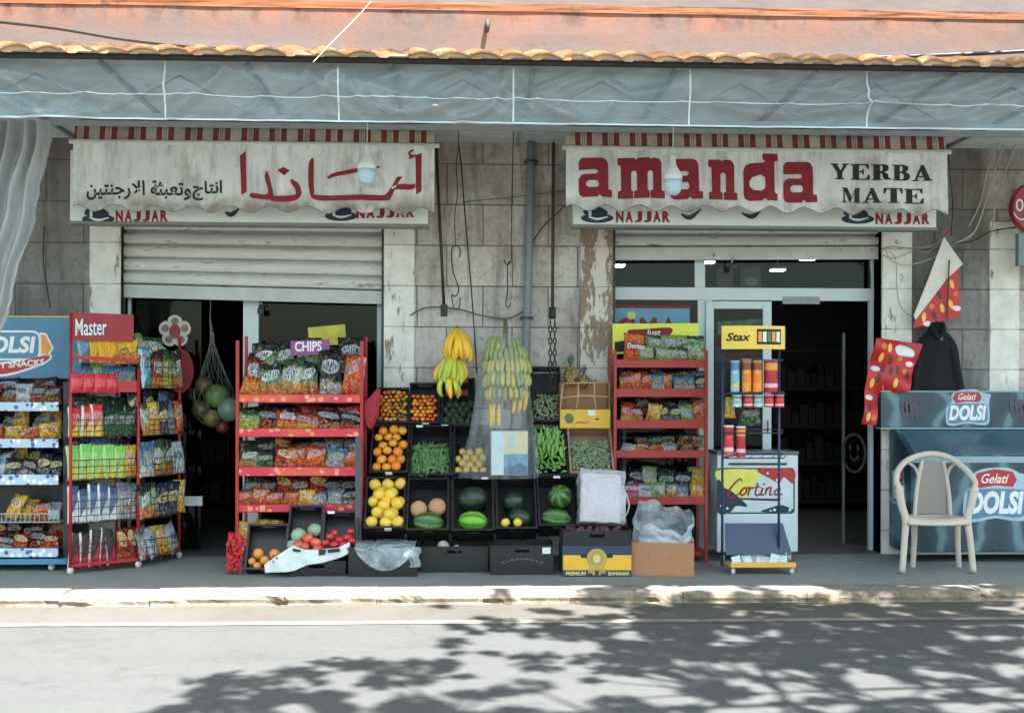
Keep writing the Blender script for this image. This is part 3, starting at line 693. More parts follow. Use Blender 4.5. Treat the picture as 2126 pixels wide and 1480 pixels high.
for g, x0, x1, y0, y1 in ((g_a, 1201, 1270, 329, 411), (g_m, 1282, 1379, 329, 414), (g_a, 1391, 1457, 331, 415), (g_n, 1469, 1530, 333, 417), (g_d, 1543, 1612, 336, 419), (g_a, 1625, 1693, 337, 422)):
    wd = 100 if g is g_m else 70
    m.loops([[(x0+(x1-x0)*x/wd, y0+(y1-y0)*y/80) for x, y in l] for l in g()], f)
o = m.build('red_lettering', INKR, awR); chop(o, .02, .04, fy_)
q = lambda x0, y0, x1, y1: [(x0, y0), (x1, y0), (x1, y1), (x0, y1)]
SER = {'Y': [[(0, 1), (.42, 1), (.42, .93), (.36, .93), (.54, .55), (.7, .93), (.62, .93), (.62, 1), (1, 1), (1, .93), (.9, .93), (.62, .42), (.62, .07), (.74, .07), (.74, 0), (.24, 0), (.24, .07), (.36, .07), (.36, .42), (.08, .93), (0, .93)]],
       'E': [[(0, 1), (.95, 1), (.95, .68), (.88, .68), (.8, .92), (.44, .92), (.44, .55), (.58, .55), (.62, .68), (.68, .68), (.68, .32), (.62, .32), (.58, .46), (.44, .46), (.44, .08), (.82, .08), (.92, .34), (1, .34), (1, 0), (0, 0), (0, .07), (.12, .07), (.12, .93), (0, .93)]],
       'R': [[(0, 1), (.6, 1), (.84, .93), (.88, .74), (.82, .58), (.64, .5), (.8, .38), (.88, .1), (1, .1), (1, 0), (.7, 0), (.6, .1), (.54, .4), (.44, .44), (.44, .07), (.54, .07), (.54, 0), (0, 0), (0, .07), (.12, .07), (.12, .93), (0, .93)], [(.44, .93), (.56, .9), (.58, .76), (.56, .58), (.44, .54)]],
       'B': [[(0, 1), (.64, 1), (.86, .92), (.88, .7), (.74, .54), (.92, .44), (.98, .24), (.88, .05), (.7, 0), (0, 0), (0, .07), (.12, .07), (.12, .93), (0, .93)], [(.42, .93), (.56, .9), (.58, .72), (.54, .57), (.42, .56)], [(.42, .48), (.6, .44), (.66, .26), (.6, .1), (.42, .07)]],
       'A': [[(.4, 1), (.58, 1), (.9, .07), (1, .07), (1, 0), (.52, 0), (.52, .07), (.62, .07), (.57, .22), (.3, .22), (.24, .07), (.36, .07), (.36, 0), (0, 0), (0, .07), (.12, .07), (.44, .93), (.38, .93)], [(.44, .64), (.55, .3), (.33, .3)]],
       'M': [[(0, 1), (.3, 1), (.54, .35), (.74, 1), (1, 1), (1, .93), (.94, .93), (.94, .07), (1, .07), (1, 0), (.62, 0), (.62, .07), (.7, .07), (.7, .74), (.46, 0), (.42, 0), (.16, .78), (.16, .07), (.25, .07), (.25, 0), (0, 0), (0, .07), (.09, .07), (.09, .93), (0, .93)]],
       'T': [[(0, 1), (1, 1), (1, .64), (.93, .64), (.84, .92), (.66, .92), (.66, .07), (.8, .07), (.8, 0), (.2, 0), (.2, .07), (.34, .07), (.34, .92), (.16, .92), (.07, .64), (0, .64)]]}
m = MB()
for wd, x0, x1, y0, y1, sk in (('YERBA', 1722, 1935, 341, 374, 4), ('MATE', 1745, 1918, 391, 422, 3)):
    st = (x1-x0)/len(wd)
    for i, ch in enumerate(wd):
        a = x0+i*st; ww = st*.93
        m.loops([[(a+ww*x, y1-(y1-y0)*y+sk*i/len(wd)) for x, y in l] for l in SER[ch]], f)
o = m.build('black_lettering', INKK, awR); chop(o, .02, .04, fy_)

# ================================================================== roller shutters and shopfront frames
SLAT = mat('shutter_paint', C(208, 208, 202), .6, .12, 4, dirt=(C(104, 98, 88), .36, 4), stretch=(.8, 1, 3), bump=.15)
def shutter(lab, pxl, pxr, pyt, pyb, n, skew, Y):
    a, b_ = W(pxl, pyb, Y), W(pxr, pyb+skew, Y); root = thing('roller_shutter', lab, 'roller shutter', ((a.x+b_.x)/2, Y, a.z))
    zt_ = zline(Y, pyt, (pxl+pxr)/2); bar = .115
    def sl(u, v):
        X = a.x+(b_.x-a.x)*u; zb_ = a.z+(b_.z-a.z)*u+bar
        k = v*n; ph = k-math.floor(k)
        if v >= 1: ph = 0
        gv_ = 0 if .1 < ph < .9 else 1
        return (X, Y-.03*math.sin(math.pi*min(1, max(0, (ph-.1)/.8)))**.5+.05*gv_+.008*fbm(u*4, k), zb_+(zt_-zb_)*v)
    m = MB(); m.grid(sl, 24, n*20); m.build('slat_curtain', SLAT, root)
    m = MB(); m.add([(a.x, Y-.03, a.z), (b_.x, Y-.03, b_.z), (b_.x, Y-.03, b_.z+bar), (a.x, Y-.03, a.z+bar), (a.x, Y+.01, a.z), (b_.x, Y+.01, b_.z), (b_.x, Y+.01, b_.z+bar), (a.x, Y+.01, a.z+bar)], [(0, 1, 2, 3), (4, 7, 6, 5), (0, 4, 5, 1), (3, 2, 6, 7), (0, 3, 7, 4), (1, 5, 6, 2)])
    m.build('bottom_bar', mat('shutter_bar', C(190, 192, 186), .5, .15, 5, dirt=(C(86, 82, 76), .3, 7)), root, bevel=.004)
    for xx in (a.x-.02, b_.x+.0):
        m = MB(); m.box(xx, xx+.02, Y-.05, Y+.03, 0.01, zt_+.05); m.build('guide_rail', flat('rail_dark', (74, 72, 68), .6), root)
    return root
shL = shutter('half open white roller shutter with flaking slats over the left doorway', 259, 793, 455, 618, 5, 14, .1)
shR = shutter('nearly fully raised grey roller shutter above the right doorway', 1276, 1822, 462, 541, 2, -2, .1)
m = MB()
ALU = mat('white_aluminium', C(196, 208, 208), .4, .06, 6, dirt=(C(150, 152, 148), .15, 7))
# left front frame
lf = thing('shopfront_frame', 'white aluminium glazed front under the left shutter', 'shopfront', (W(520, 900, .2).x, .2, 0))
def pxbox(m, x0, x1, y0, y1, Y, dep):
    a, b_ = W(x0, y1, Y), W(x1, y0, Y); m.box(a.x, b_.x, Y, Y+dep, a.z, b_.z)
def fl(px, Y, y0, w_=9):      # full-height upright to the floor
    pass
def upright(m, x0, x1, y0, Y, dep):
    a, b_ = W(x0, y0, Y), W(x1, y0, Y); m.box(a.x, b_.x, Y, Y+dep, .005, b_.z)
for x0, x1 in ((254, 272), (505, 537), (783, 797)):
    m = MB(); upright(m, x0, x1, 600, .2, .05); m.build('post', ALU, lf)
m = MB(); a, b_ = W(272, 600, .215), W(418, 600, .215); m.box(a.x, b_.x, .215, .222, .03, a.z)
a, b_ = W(537, 600, .215), W(783, 600, .215); m.box(a.x+.002, b_.x-.002, .215, .222, .03, a.z); m.build('pane', GLASS, lf)
m = MB(); pxbox(m, 272, 420, 1030, 1050, .21, .03); pxbox(m, 537, 783, 1030, 1052, .205, .03); m.build('kick_rail', ALU, lf)
# flower-shaped sticker and round red sticker
m = MB(); f = onY(.21, 0); cx, cy = 363, 688
m.loops([[(cx+q_*math.cos(a), cy+q_*math.sin(a)) for i in range(80) for a in [2*math.pi*i/80-1.57] for q_ in [25+9*abs(math.cos(2.5*(a+1.57)))**.6]]], f)
stk = m.build('flower_sticker', flat('sticker_cream', (190, 184, 168), .5)); tag(stk, 'cream flower shaped sticker with small pictures on the left door glass', 'sticker')
m = MB(); m.loops([ell(cx, cy, 12, 15)], onY(.21, .002)); m.build('centre_picture', flat('sticker_red', (140, 40, 46), .5), stk)
m = MB()
for i in range(5): a = 2*math.pi*i/5-1.57; m.loops([ell(cx+21*math.cos(a), cy+21*math.sin(a), 8, 8, 12)], onY(.21, .002))
m.build('petal_picture', mat('sticker_mix', C(120, 110, 84), .5, .6, 60), stk)
m = MB(); m.loops([ell(374, 770, 28, 46)], f)
tag(m.build('round_sticker', flat('sticker_dark_red', (128, 26, 36), .4)), 'round dark red sticker on the glass behind the corner snack rack', 'sticker')
# right front frame
rf = thing('shopfront_frame', 'pale aluminium shopfront with transom windows and an open door on the right', 'shopfront', (W(1550, 900, .2).x, .2, 0))
sl_ = lambda x: (x-1271)*.018
m = MB(); a = W(1271, 605, .18); b_ = W(1829, 615, .18); zc = (a.z+b_.z)/2
m.box(a.x, b_.x, .18, .24, zc-.06, zc+.055); m.build('transom_bar', ALU, rf, bevel=.004)
for x0, x1, y0 in ((1271, 1275, 500), (1443, 1464, 500), (1810, 1822, 500)):
    a, b_ = W(x0, y0, .185), W(x1, y0, .185); m = MB(); m.box(a.x, b_.x, .185, .235, zc+.056, 2.75); m.build('transom_mullion', ALU, rf)
m = MB(); a, b_ = W(1275, 600, .21), W(1443, 600, .21); m.box(a.x, b_.x, .205, .211, zc+.056, 2.75); a, b_ = W(1464, 600, .21), W(1810, 600, .21); m.box(a.x, b_.x, .205, .211, zc+.056, 2.75); m.build('transom_pane', GLASS, rf)
for x0, x1 in ((1449, 1478), (1806, 1826)):
    a, b_ = W(x0, 700, .185), W(x1, 700, .185); m = MB(); m.box(a.x, b_.x, .185, .24, .005, zc-.061); m.build('post', ALU, rf)
m = MB(); a, b_ = W(1272, 700, .21), W(1449, 700, .21); m.box(a.x, b_.x, .205, .211, .03, zc-.061); m.build('pane', GLASS, rf)
dr = MB(); Yd = .15
zt1 = zc-.07
def dbox(x0, x1, z0, z1, Y=Yd, d=.035):
    a, b_ = W(x0, 700, Y), W(x1, 700, Y); dr.box(a.x, b_.x, Y, Y+d, z0, z1)
dbox(1466, 1482, .02, zt1); dbox(1584, 1602, .02, zt1); a_ = zline(Yd, 641, 1530); dbox(1482.1, 1583.9, a_, zt1); dbox(1482.1, 1583.9, .02, .2)
door = dr.build('door', ALU, rf, bevel=.003)
m = MB(); a, b_ = W(1482, 700, Yd+.01), W(1584, 700, Yd+.01); m.box(a.x, b_.x, Yd+.014, Yd+.02, .2, a_); m.build('door_pane', GLASS, door)
m = MB(); p = W(1592, 900, Yd); m.bar((p.x, Yd-.03, p.z), (p.x, Yd-.03, p.z+.12), .012, .012); m.build('handle', flat('handle_dark', (60, 60, 60), .4), door)
# glass leaf swung inward at the right jamb, seen almost edge on
px_ = W(1751, 900, .45); m = MB(); m.box(px_.x-.01, px_.x+.012, .44, .47, .02, 2.0); lf2 = m.build('door', flat('stile_grey', (92, 98, 98), .4), rf, label='glass door leaf swung inward at the right')
pa = W(1800, 900, .26); m = MB(); m.add([(px_.x, .46, .03), (pa.x, .262, .03), (pa.x, .262, 1.98), (px_.x, .46, 1.98)], [(0, 1, 2, 3)]); m.build('door_pane', GLASS, lf2)
p0 = W(1773, 940, .36); dv = (pa-px_); dv.z = 0; dv.y = .262-.46; dv.normalize()
m = MB(); m.loops([ell(0, 0, .13, .19), ell(0, 0, .105, .16)[::-1]], lambda a, b_: tuple(p0+dv*a+Vector((-.004, -.012, b_)))); add_stroke(m, [(-.05, -.02), (0, -.07), (.05, -.02)], .02, lambda a, b_: tuple(p0+dv*a+Vector((-.004, -.012, b_))))
m.loops([ell(-.04, .05, .014, .03, 10)], lambda a, b_: tuple(p0+dv*a+Vector((-.004, -.012, b_)))); m.loops([ell(.04, .05, .014, .03, 10)], lambda a, b_: tuple(p0+dv*a+Vector((-.004, -.012, b_))))
tag(m.build('round_sticker', flat('sticker_grey', (58, 57, 53), .5)), 'large round smiling sticker on the glass leaf inside the right doorway', 'sticker')
# notice strip on the transom bar
m = MB(); pxbox(m, 1625, 1702, 616, 631, .176, .003)
tag(m.build('paper_strip', mat('paper_grey', C(150, 158, 156), .7, .4, 60, stretch=(1, 1, 4))), 'faded grey printed strip stuck on the aluminium transom bar', 'notice')
# padlock
for px, py, Y, lab in ((1524, 548, .06, 'black padlock hanging open from the bottom bar of the raised shutter'), (541, 640, .06, 'small black padlock hanging from the low shutter edge')):
    r = thing('padlock', lab, 'padlock', tuple(W(px, py, Y))); p = W(px, py, Y)
    m = MB(); m.box(p.x-.028, p.x+.028, Y-.012, Y+.012, p.z-.05, p.z-.0); m.build('body', flat('lock_black', (28, 28, 30), .4), r, bevel=.006)
    m = MB(); m.tube([(p.x-.018, Y, p.z-.01), (p.x-.018, Y, p.z+.03), (p.x, Y, p.z+.05), (p.x+.018, Y, p.z+.035)], .006, 6); m.build('shackle', flat('steel', (170, 170, 170), .3, .8), r, smooth=True)

# ---- things seen inside the shops
i_sh = 0
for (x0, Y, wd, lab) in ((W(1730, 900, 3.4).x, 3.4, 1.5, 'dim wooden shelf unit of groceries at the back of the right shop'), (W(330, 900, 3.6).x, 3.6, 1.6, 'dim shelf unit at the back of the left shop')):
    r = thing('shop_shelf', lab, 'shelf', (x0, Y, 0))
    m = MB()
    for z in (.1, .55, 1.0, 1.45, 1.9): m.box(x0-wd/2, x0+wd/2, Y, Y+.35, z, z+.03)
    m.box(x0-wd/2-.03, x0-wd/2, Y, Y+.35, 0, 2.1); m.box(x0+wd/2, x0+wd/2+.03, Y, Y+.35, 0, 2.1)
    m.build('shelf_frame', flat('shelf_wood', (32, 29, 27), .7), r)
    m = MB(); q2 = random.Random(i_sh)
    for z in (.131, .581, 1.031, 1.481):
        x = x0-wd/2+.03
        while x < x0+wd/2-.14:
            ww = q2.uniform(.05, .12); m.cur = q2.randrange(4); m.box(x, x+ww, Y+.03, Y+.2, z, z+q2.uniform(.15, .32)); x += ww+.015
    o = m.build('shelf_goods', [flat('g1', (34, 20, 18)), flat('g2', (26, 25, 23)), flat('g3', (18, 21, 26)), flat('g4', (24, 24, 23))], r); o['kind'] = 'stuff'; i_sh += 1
LAMP = glow('ceiling_lamp_glow', (1, .98, .94, 1), 9)
for i, (px, py, Y) in enumerate(((1283, 551, 1.2), (1470, 544, 1.3), (1618, 560, 2.2), (1682, 537, 1.1))):
    p = W(px, py, Y); m = MB(); r = thing('ceiling_light', ['slim ceiling light behind the left transom pane', 'ceiling light beside the transom mullion in the right shop', 'middle ceiling light seen through the wide transom window', 'ceiling light farthest right behind the transom window'][i], 'ceiling light', (p.x, Y, p.z), group='ceiling lights in the right shop')
    m.box(p.x-.07, p.x+.07, Y, Y+.12, p.z-.006, p.z+.006); m.build('lamp_panel', LAMP, r)
    m = MB(); m.box(p.x-.08, p.x+.08, Y-.01, Y+.13, p.z+.007, p.z+.04); m.bar((p.x, Y+.06, p.z+.04), (p.x, Y+.06, 2.9), .01, .01); m.build('lamp_housing', ALU, r)

# ================================================================== pipe, rods, ropes, cables
PIPE = mat('grey_pipe', C(122, 131, 134), .45, .12, 5, dirt=(C(96, 96, 94), .25, 6))
m = MB(); m.tube([W(1104, 240, -.07), W(1100, 450, -.07), W(1094, 660, -.07), W(1090, 800, -.07), W(1088, 1120, -.07)], .035, 14)
dp = m.build('downpipe', PIPE, smooth=True); tag(dp, 'grey plastic downpipe running down the stone wall between the shops', 'downpipe')
for py in (660, 335):
    m = MB(); p = W(1094 if py > 500 else 1103, py, -.07); m.lathe([(.046, -.012), (.046, .012)], 14, Matrix.Translation(p)); m.box(p.x-.06, p.x+.06, -.06, -.001, p.z-.01, p.z+.01)
    m.build('pipe_clip', flat('clip_dark', (66, 70, 74), .6), dp)
DK = flat('dark_iron', (44, 42, 40), .6)
for (pts, r_, lab, e) in (([(905, 296), (914, 480), (922, 640)], .013, 'dark crank rod hanging beside the Arabic awning', 1), ([(1149, 296), (1148, 480), (1147, 650)], .014, 'brown crank rod hanging beside the AMANDA awning', 2)):
    r = thing('crank_rod', lab, 'awning rod', tuple(W(*pts[-1], -.3)))
    m = MB(); m.tube([W(a, b_, -.3) for a, b_ in pts], r_, 8); m.build('rod', DK if e == 1 else mat('rust_iron', C(74, 58, 48), .8, .3, 20), r, smooth=True)
    p = W(*pts[-1], -.3); m = MB()
    if e == 1: m.box(p.x-.03, p.x+.03, -.33, -.27, p.z-.07, p.z+.03); m.build('end_block', DK, r, bevel=.006)
    else: m.tube([p+Vector((0, 0, .05)), p+Vector((0, 0, -.05))], .03, 8); m.build('end_socket', DK, r, smooth=True)
# chain
p = W(1147, 672, -.3); m = MB()
for k in range(12):
    for dx in (-.018, .02):
        c = p+Vector((dx, 0, -.05*k)); fl_ = (k % 2)
        m.tube([c+Vector(((.014*math.cos(a) if fl_ else 0), (0 if fl_ else .014*math.cos(a)), .03*math.sin(a))) for a in [i*math.pi/4 for i in range(8)]], .006, 5, closed=True)
tag(m.build('iron_chain', DK, smooth=True), 'rusty iron chain hanging under the brown crank rod', 'chain')
def rope(name, pts, Y, r_, m_, lab, cat, extra=None):
    Ys = Y if isinstance(Y, (list, tuple)) else [Y]*len(pts)
    m = MB(); P3 = cr([tuple(W(a, b_, y)) for (a, b_), y in zip(pts, Ys)], 6, False); m.tube(P3, r_, 6)
    o = m.build(name, m_, smooth=True); tag(o, lab, cat); return o
BLK = flat('black_cable', (26, 26, 28), .5); WIRE = flat('grey_wire', (120, 120, 116), .6); ROPE = mat('pale_rope', C(190, 176, 150), .9, .2, 30)
rope('overhead_cable', [(-60, 38), (0, 46), (120, 60), (240, 80), (340, 92), (430, 99), (560, 104)], -2.2, .012, BLK, 'thick black cable sagging across the pink band at upper left', 'cable')
rope('overhead_cable', [(1780, 121), (1880, 118), (1980, 114), (2080, 110), (2200, 102)], -2.2, .014, BLK, 'black cable lying along the tiles at upper right', 'cable')
rope('guy_rope', [(770, 4), (745, 32), (690, 88), (650, 130)], [-2.1, -2.3, -2.6, -2.72], .003, ROPE, 'thin pale guy rope slanting down to the canopy edge', 'rope')
rope('hook_wire', [(950, 215), (952, 300), (947, 340), (950, 400), (944, 450), (946, 512)], -.55, .004, DK, 'thin dark wire hanging between awnings, carrying the long S hook', 'wire')
rope('steel_hook', cr([(954, 535), (955, 518), (946, 510), (938, 520), (940, 560), (952, 600), (946, 615), (938, 612)], 4, False)+[(939, 625), (944, 642), (954, 638), (955, 618)], -.55, .0055, DK, 'long double S hook of dark steel on the thin wire', 'hook')
rope('hanging_rope', [(952, 300), (958, 350), (968, 480), (980, 620), (990, 775)], -.5, .006, BLK, 'taut black rope running down past the yellow bananas', 'rope')
rope('hook_wire', [(1066, 262), (1063, 400), (1061, 540)], -.6, .004, DK, 'straight dark wire hanging left of the downpipe with a hook', 'wire')
rope('steel_hook', [(1046, 540), (1053, 550), (1062, 542), (1054, 552), (1054, 600), (1050, 632), (1056, 638), (1060, 628)], -.6, .005, DK, 'small open steel hook hanging left of the downpipe', 'hook')
rope('wall_cable', [(852, 655), (880, 640), (915, 638), (960, 644), (1000, 655), (1050, 662), (1080, 650), (1094, 642)], -.06, .007, flat('grey_cable', (88, 86, 84), .7), 'grey cable drooping across the stone wall to the downpipe', 'cable')
rope('wall_cable', [(960, 420), (1040, 412), (1110, 404), (1180, 396)], -.012, .003, MATS['grey_cable'], 'faint thin cable stretched across the stones behind the downpipe', 'cable')
rope('wall_cable', [(1105, 505), (1128, 470), (1160, 440), (1200, 400)], -.05, .006, DK, 'dark cable slanting from the downpipe up behind the AMANDA awning', 'cable')
rope('string_line', [(960, 268), (1000, 276), (1060, 280), (1110, 280)], -.4, .003, ROPE, 'thin cream string stretched under the canopy between the awnings', 'string')
for i, pts in enumerate(([(2096, 275), (2070, 340), (2040, 440), (2020, 485), (1985, 505)], [(2116, 285), (2090, 350), (2068, 420), (2058, 490)], [(1985, 505), (2020, 500), (2060, 480), (2126, 470)])):
    rope('slack_cable', pts, -.2, .007, flat('pale_cable', (176, 172, 164), .6) if i < 2 else DK, ['pale cable sweeping down from the canopy to the red poster', 'second pale cable hanging against the right end pier', 'dark cable running behind the round red sign'][i], 'cable')
rope('slack_cable', [(1832, 520), (1850, 512), (1890, 516), (1930, 512), (1960, 495), (1975, 480)], -.12, .006, flat('grey_cable2', (140, 140, 136), .6), 'tangled grey cable looped from the stained pier to the folded poster', 'cable')
rope('slack_cable', [(1845, 522), (1860, 540), (1862, 600), (1872, 640), (1896, 660)], -.1, .005, MATS['pale_cable'], 'thin pale cable hanging down the stained pier', 'cable')
rope('slack_cable', [(1834, 530), (1870, 550), (1910, 545), (1950, 528), (1965, 505)], -.11, .005, MATS['pale_cable'], 'lower pale loop of cable beside the folded poster', 'cable')

rope('slack_cable', [(1838, 512), (1846, 535), (1870, 532), (1900, 520), (1926, 524), (1948, 508)], -.13, .004, MATS['grey_cable2'], 'thin grey cable tangled above the stained pier', 'cable')
rope('slack_cable', [(1968, 300), (1972, 360), (1978, 430), (1974, 490)], -.15, .004, DK, 'dark cable dropping down beside the AMANDA awning end', 'cable')
rope('slack_cable', [(2080, 285), (2052, 350), (2036, 420), (2012, 470)], -.25, .005, MATS['pale_cable'], 'third pale cable crossing in front of the right end pier', 'cable')
rope('slack_cable', [(92, 470), (90, 540), (98, 600), (104, 640)], -.05, .006, DK, 'dark cable hanging on the wall above the blue rack', 'cable')
# ---- LED bulbs on cords
def bulb(px, py0, py1, pyc, lab):
    Y = -1.45; p = W(px, py0, Y); q_ = W(px, py1, Y); h = p.z-q_.z
    r = thing('light_bulb', lab, 'light bulb', tuple(p), group='bulbs hanging under the canopy')
    M = Matrix.Translation(p)
    m = MB(); m.tube([p+Vector((0, 0, -.02)), p+Vector((.003, 0, .2)), Vector((p.x, Y, zt-.02))], .0045, 6); m.build('cord', BAND, r, smooth=True)
    m = MB(); m.lathe([(.008, .0), (.02, -.006), (.023, -.02), (.023, -h*.22), (.026, -h*.23)], 18, M); m.build('socket', mat('bulb_cap', C(226, 230, 228), .5, .05), r, smooth=True)
    m = MB(); prof = [(.026, -h*.23), (.03, -h*.28), (.045, -h*.36), (.062, -h*.44), (.071, -h*.52), (.072, -h*.62)]; m.lathe(prof, 28, M); m.build('body', mat('bulb_white', C(232, 236, 236), .4, .04), r, smooth=True)
    m = MB(); m.lathe([(.072, -h*.621), (.071, -h*.72), (.068, -h*.82), (.058, -h*.92), (.036, -h*.985), (.0, -h)], 28, M); m.build('diffuser', mat('bulb_diffuser', C(186, 214, 224), .25, .04), r, smooth=True)
bulb(762, 302, 383, 240, 'white LED bulb hanging in front of the Arabic awning')
bulb(1397, 322, 406, 240, 'white LED bulb hanging in front of the word amanda')

# ================================================================== roadside tree standing outside the picture, right of the camera
LEAF = mat('leaf_green', C(74, 92, 44), .55, .4, 12)
BARK = mat('bark', C(92, 78, 64), .9, .3, 8, bump=.6)
def dens(px, py):
    if py < 1190: return 0
    e = 0
    if py < 1235: e = .75 if px > 1720 else (.22 if px > 1000 else 0)
    elif py < 1300: e = .1 if px < 1080 and px > 900 else (.4 if px < 1300 and px > 1000 else (.95 if px > 1320 else 0))
    elif py < 1345: e = 1.0 if px > 1250 else (.3 if px > 930 else 0)
    else:
        left = 560-(py-1345)*3.2
        if px > left: e = .36+(.04 if px > 1400 else 0)
        if py > 1380 and px > 1000 and px < 1800: e = .2
        elif px > 850 and px < 1300: e = .26
    return e
tr = thing('roadside_tree', 'leafy roadside tree shading the right side of the road', 'tree', (6.6, -6.4, -.08))
r3 = random.Random(21); lv = MB(); cl = []
tries = 0
while len(cl) < 720 and tries < 60000:
    tries += 1
    gx, gy = r3.uniform(-4.5, 6.5), r3.uniform(-6.5, -.7)
    px, py = proj((gx, gy, 0))
    if not (-200 < px < 2500): continue
    inside = px < 2126 and py < 1480
    d_ = dens(px, py) if inside else (.35 if px > 900 else .1)
    if r3.random() > d_: continue
    if not inside and r3.random() > .6: continue
    H = r3.uniform(6.0, 8.5)
    c = Vector((gx, gy, 0))+SUNDIR*(H/SUNDIR.z)
    if any((c-o_).length < .07 for o_ in cl): continue
    cl.append(c)
for c in cl:
    rad = r3.uniform(.06, .16)
    for _ in range(int(30*rad/.13)):
        d_ = Vector((r3.gauss(0, 1), r3.gauss(0, 1), r3.gauss(0, .7))); d_ = d_.normalized()*rad*r3.random()**.45
        p = c+d_; s_ = r3.uniform(.045, .075)
        M = Matrix.Translation(p) @ Euler((r3.uniform(-.7, .7), r3.uniform(-.7, .7), r3.uniform(0, 6.3))).to_matrix().to_4x4()
        lv.add([(-s_*.5, 0, 0), (0, -s_, 0), (s_*.5, 0, .01), (0, s_, 0)], [(0, 1, 2, 3)], M)
lv.build('crown', LEAF, tr, normals=False)
m = MB(); top = Vector((6.4, -6.2, 5.6))
m.tube(cr([(6.6, -6.4, -.2), (6.55, -6.35, 1.2), (6.5, -6.3, 3.8), tuple(top)], 4, False), [.24-.09*i/12 for i in range(13)], 10)
hubs = []
for i in range(7):
    c = cl[int(i*len(cl)/7)]; e = c+Vector((0, 0, -.1)); mid = top.lerp(e, .5)+Vector((r3.uniform(-.3, .3), r3.uniform(-.3, .3), .5))
    pts = cr([tuple(top-Vector((0, 0, .1))), tuple(mid), tuple(e)], 5, False); m.tube(pts, [.06-.05*k/(len(pts)-1) for k in range(len(pts))], 7); hubs += [Vector(p) for p in pts[3:]]
for c in cl:
    h_ = min(hubs, key=lambda q: (q-c).length)
    if (h_-c).length < 1.1: m.tube([h_, h_.lerp(c, .5)+Vector((0, 0, .08)), c], [.02, .012, .005], 5)
m.build('trunk', BARK, tr, smooth=True)

# ================================================================== snack packets
def bagmesh(seed, plump):
    nu, nv = 14, 18; q = random.Random(seed); flop = q.uniform(-.22, .3); skew = q.uniform(-.14, .14); slump = q.uniform(0, .12)
    def side(sg):
        def f(i, j):
            u, v = i/nu-.5, j/nv
            hw = 1-.1*math.sin(math.pi*v)+.06*slump*10*(1-v)*.2+.03*nz(v*5, seed, sg)
            th = (max(0, 1-(2*u)**2)**.65)*(max(0, math.sin(math.pi*min(1, max(0, (v-.05)/.9))))**.5)*(1+slump*3*(.4-v))
            if j in (0, nv) or i in (0, nu): th = 0
            rg = (1-abs(nz(u*3.1+seed*1.7, v*3.1+sg*2, seed)))**5
            y = sg*(.5*plump*th*(1+.45*fbm(u*5+seed, v*5, sg*3)-.35*rg))
            y += .09*nz(u*3, v*2, seed)*(1-th)-flop*max(0, v-.55)**1.6*1.5
            return (u*hw+skew*(v-.3)*v, y, v-slump*.5*v*v+.03*nz(u*5, seed, v*2))
        return f
    vs = []; fs = []
    for sg in (-1, 1):
        f = side(sg); o = len(vs)
        vs += [f(i, j) for j in range(nv+1) for i in range(nu+1)]
        fs += [tuple(o+k for k in ((j*(nu+1)+i), (j*(nu+1)+i+1), ((j+1)*(nu+1)+i+1), ((j+1)*(nu+1)+i))) for j in range(nv) for i in range(nu)]
    me = bpy.data.meshes.new('packet'); me.from_pydata(vs, [], fs)
    bm = bmesh.new(); bm.from_mesh(me)
    edge = [v for v in bm.verts if len(v.link_edges) < 4]
    bmesh.ops.remove_doubles(bm, verts=edge, dist=.02); bmesh.ops.recalc_face_normals(bm, faces=bm.faces); bm.to_mesh(me); bm.free()
    me.polygons.foreach_set('use_smooth', [True]*len(me.polygons)); me.materials.append(None)
    return me
BAGS = [bagmesh(i, .36+.06*(i % 4)) for i in range(12)]
Wt, Nv, Bk = C(222, 224, 220), C(40, 50, 90), C(30, 30, 34)
DES = {}
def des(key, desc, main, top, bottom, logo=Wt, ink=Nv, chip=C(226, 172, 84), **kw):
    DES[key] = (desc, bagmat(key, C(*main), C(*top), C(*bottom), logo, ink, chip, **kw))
des('green', 'green and orange', (112, 150, 112), (30, 40, 36), (216, 120, 56), tz=.72)
des('pale', 'pale green', (186, 206, 172), (56, 86, 68), (214, 140, 80))
des('dgreen', 'dark green', (44, 78, 54), (28, 44, 34), (60, 100, 60), chip=C(120, 160, 90))
des('rorange', 'red and orange', (196, 52, 34), (60, 24, 28), (232, 128, 36))
des('orange', 'orange and white', (226, 104, 40), (214, 82, 36), (220, 70, 34), ink=C(170, 40, 40), tz=.9)
des('black', 'black and white', (38, 38, 44), (28, 28, 32), (190, 186, 190), chip=C(190, 150, 90))
des('blackred', 'black and red', (44, 30, 34), (30, 26, 30), (176, 34, 40))
des('red', 'red', (190, 36, 44), (150, 26, 36), (206, 60, 40), ink=C(160, 20, 40))
des('redyel', 'red and yellow', (206, 60, 40), (170, 36, 34), (238, 178, 50))
des('blue', 'light blue', (110, 152, 184), (70, 110, 150), (196, 208, 214), ink=C(180, 50, 50))
des('navy', 'navy blue', (42, 54, 92), (30, 38, 66), (70, 90, 130), chip=C(220, 200, 120))
des('lime', 'lime green', (140, 196, 90), (60, 110, 50), (206, 216, 90), chip=C(240, 170, 60))
des('yellow', 'yellow', (236, 184, 46), (240, 196, 70), (226, 150, 40), ink=C(190, 40, 40), chip=C(250, 220, 120))
des('pink', 'pink', (208, 84, 120), (190, 60, 100), (220, 150, 170))
des('white', 'white', (214, 218, 214), (190, 200, 204), (200, 206, 200), logo=C(150, 180, 200), chips=0)
des('brown', 'brown', (112, 58, 40), (74, 40, 32), (150, 84, 50))
des('silver', 'grey and white', (160, 166, 172), (110, 116, 124), (196, 200, 204), ink=Bk)
des('whgreen', 'white and green', (206, 216, 200), (130, 180, 90), (120, 178, 84))
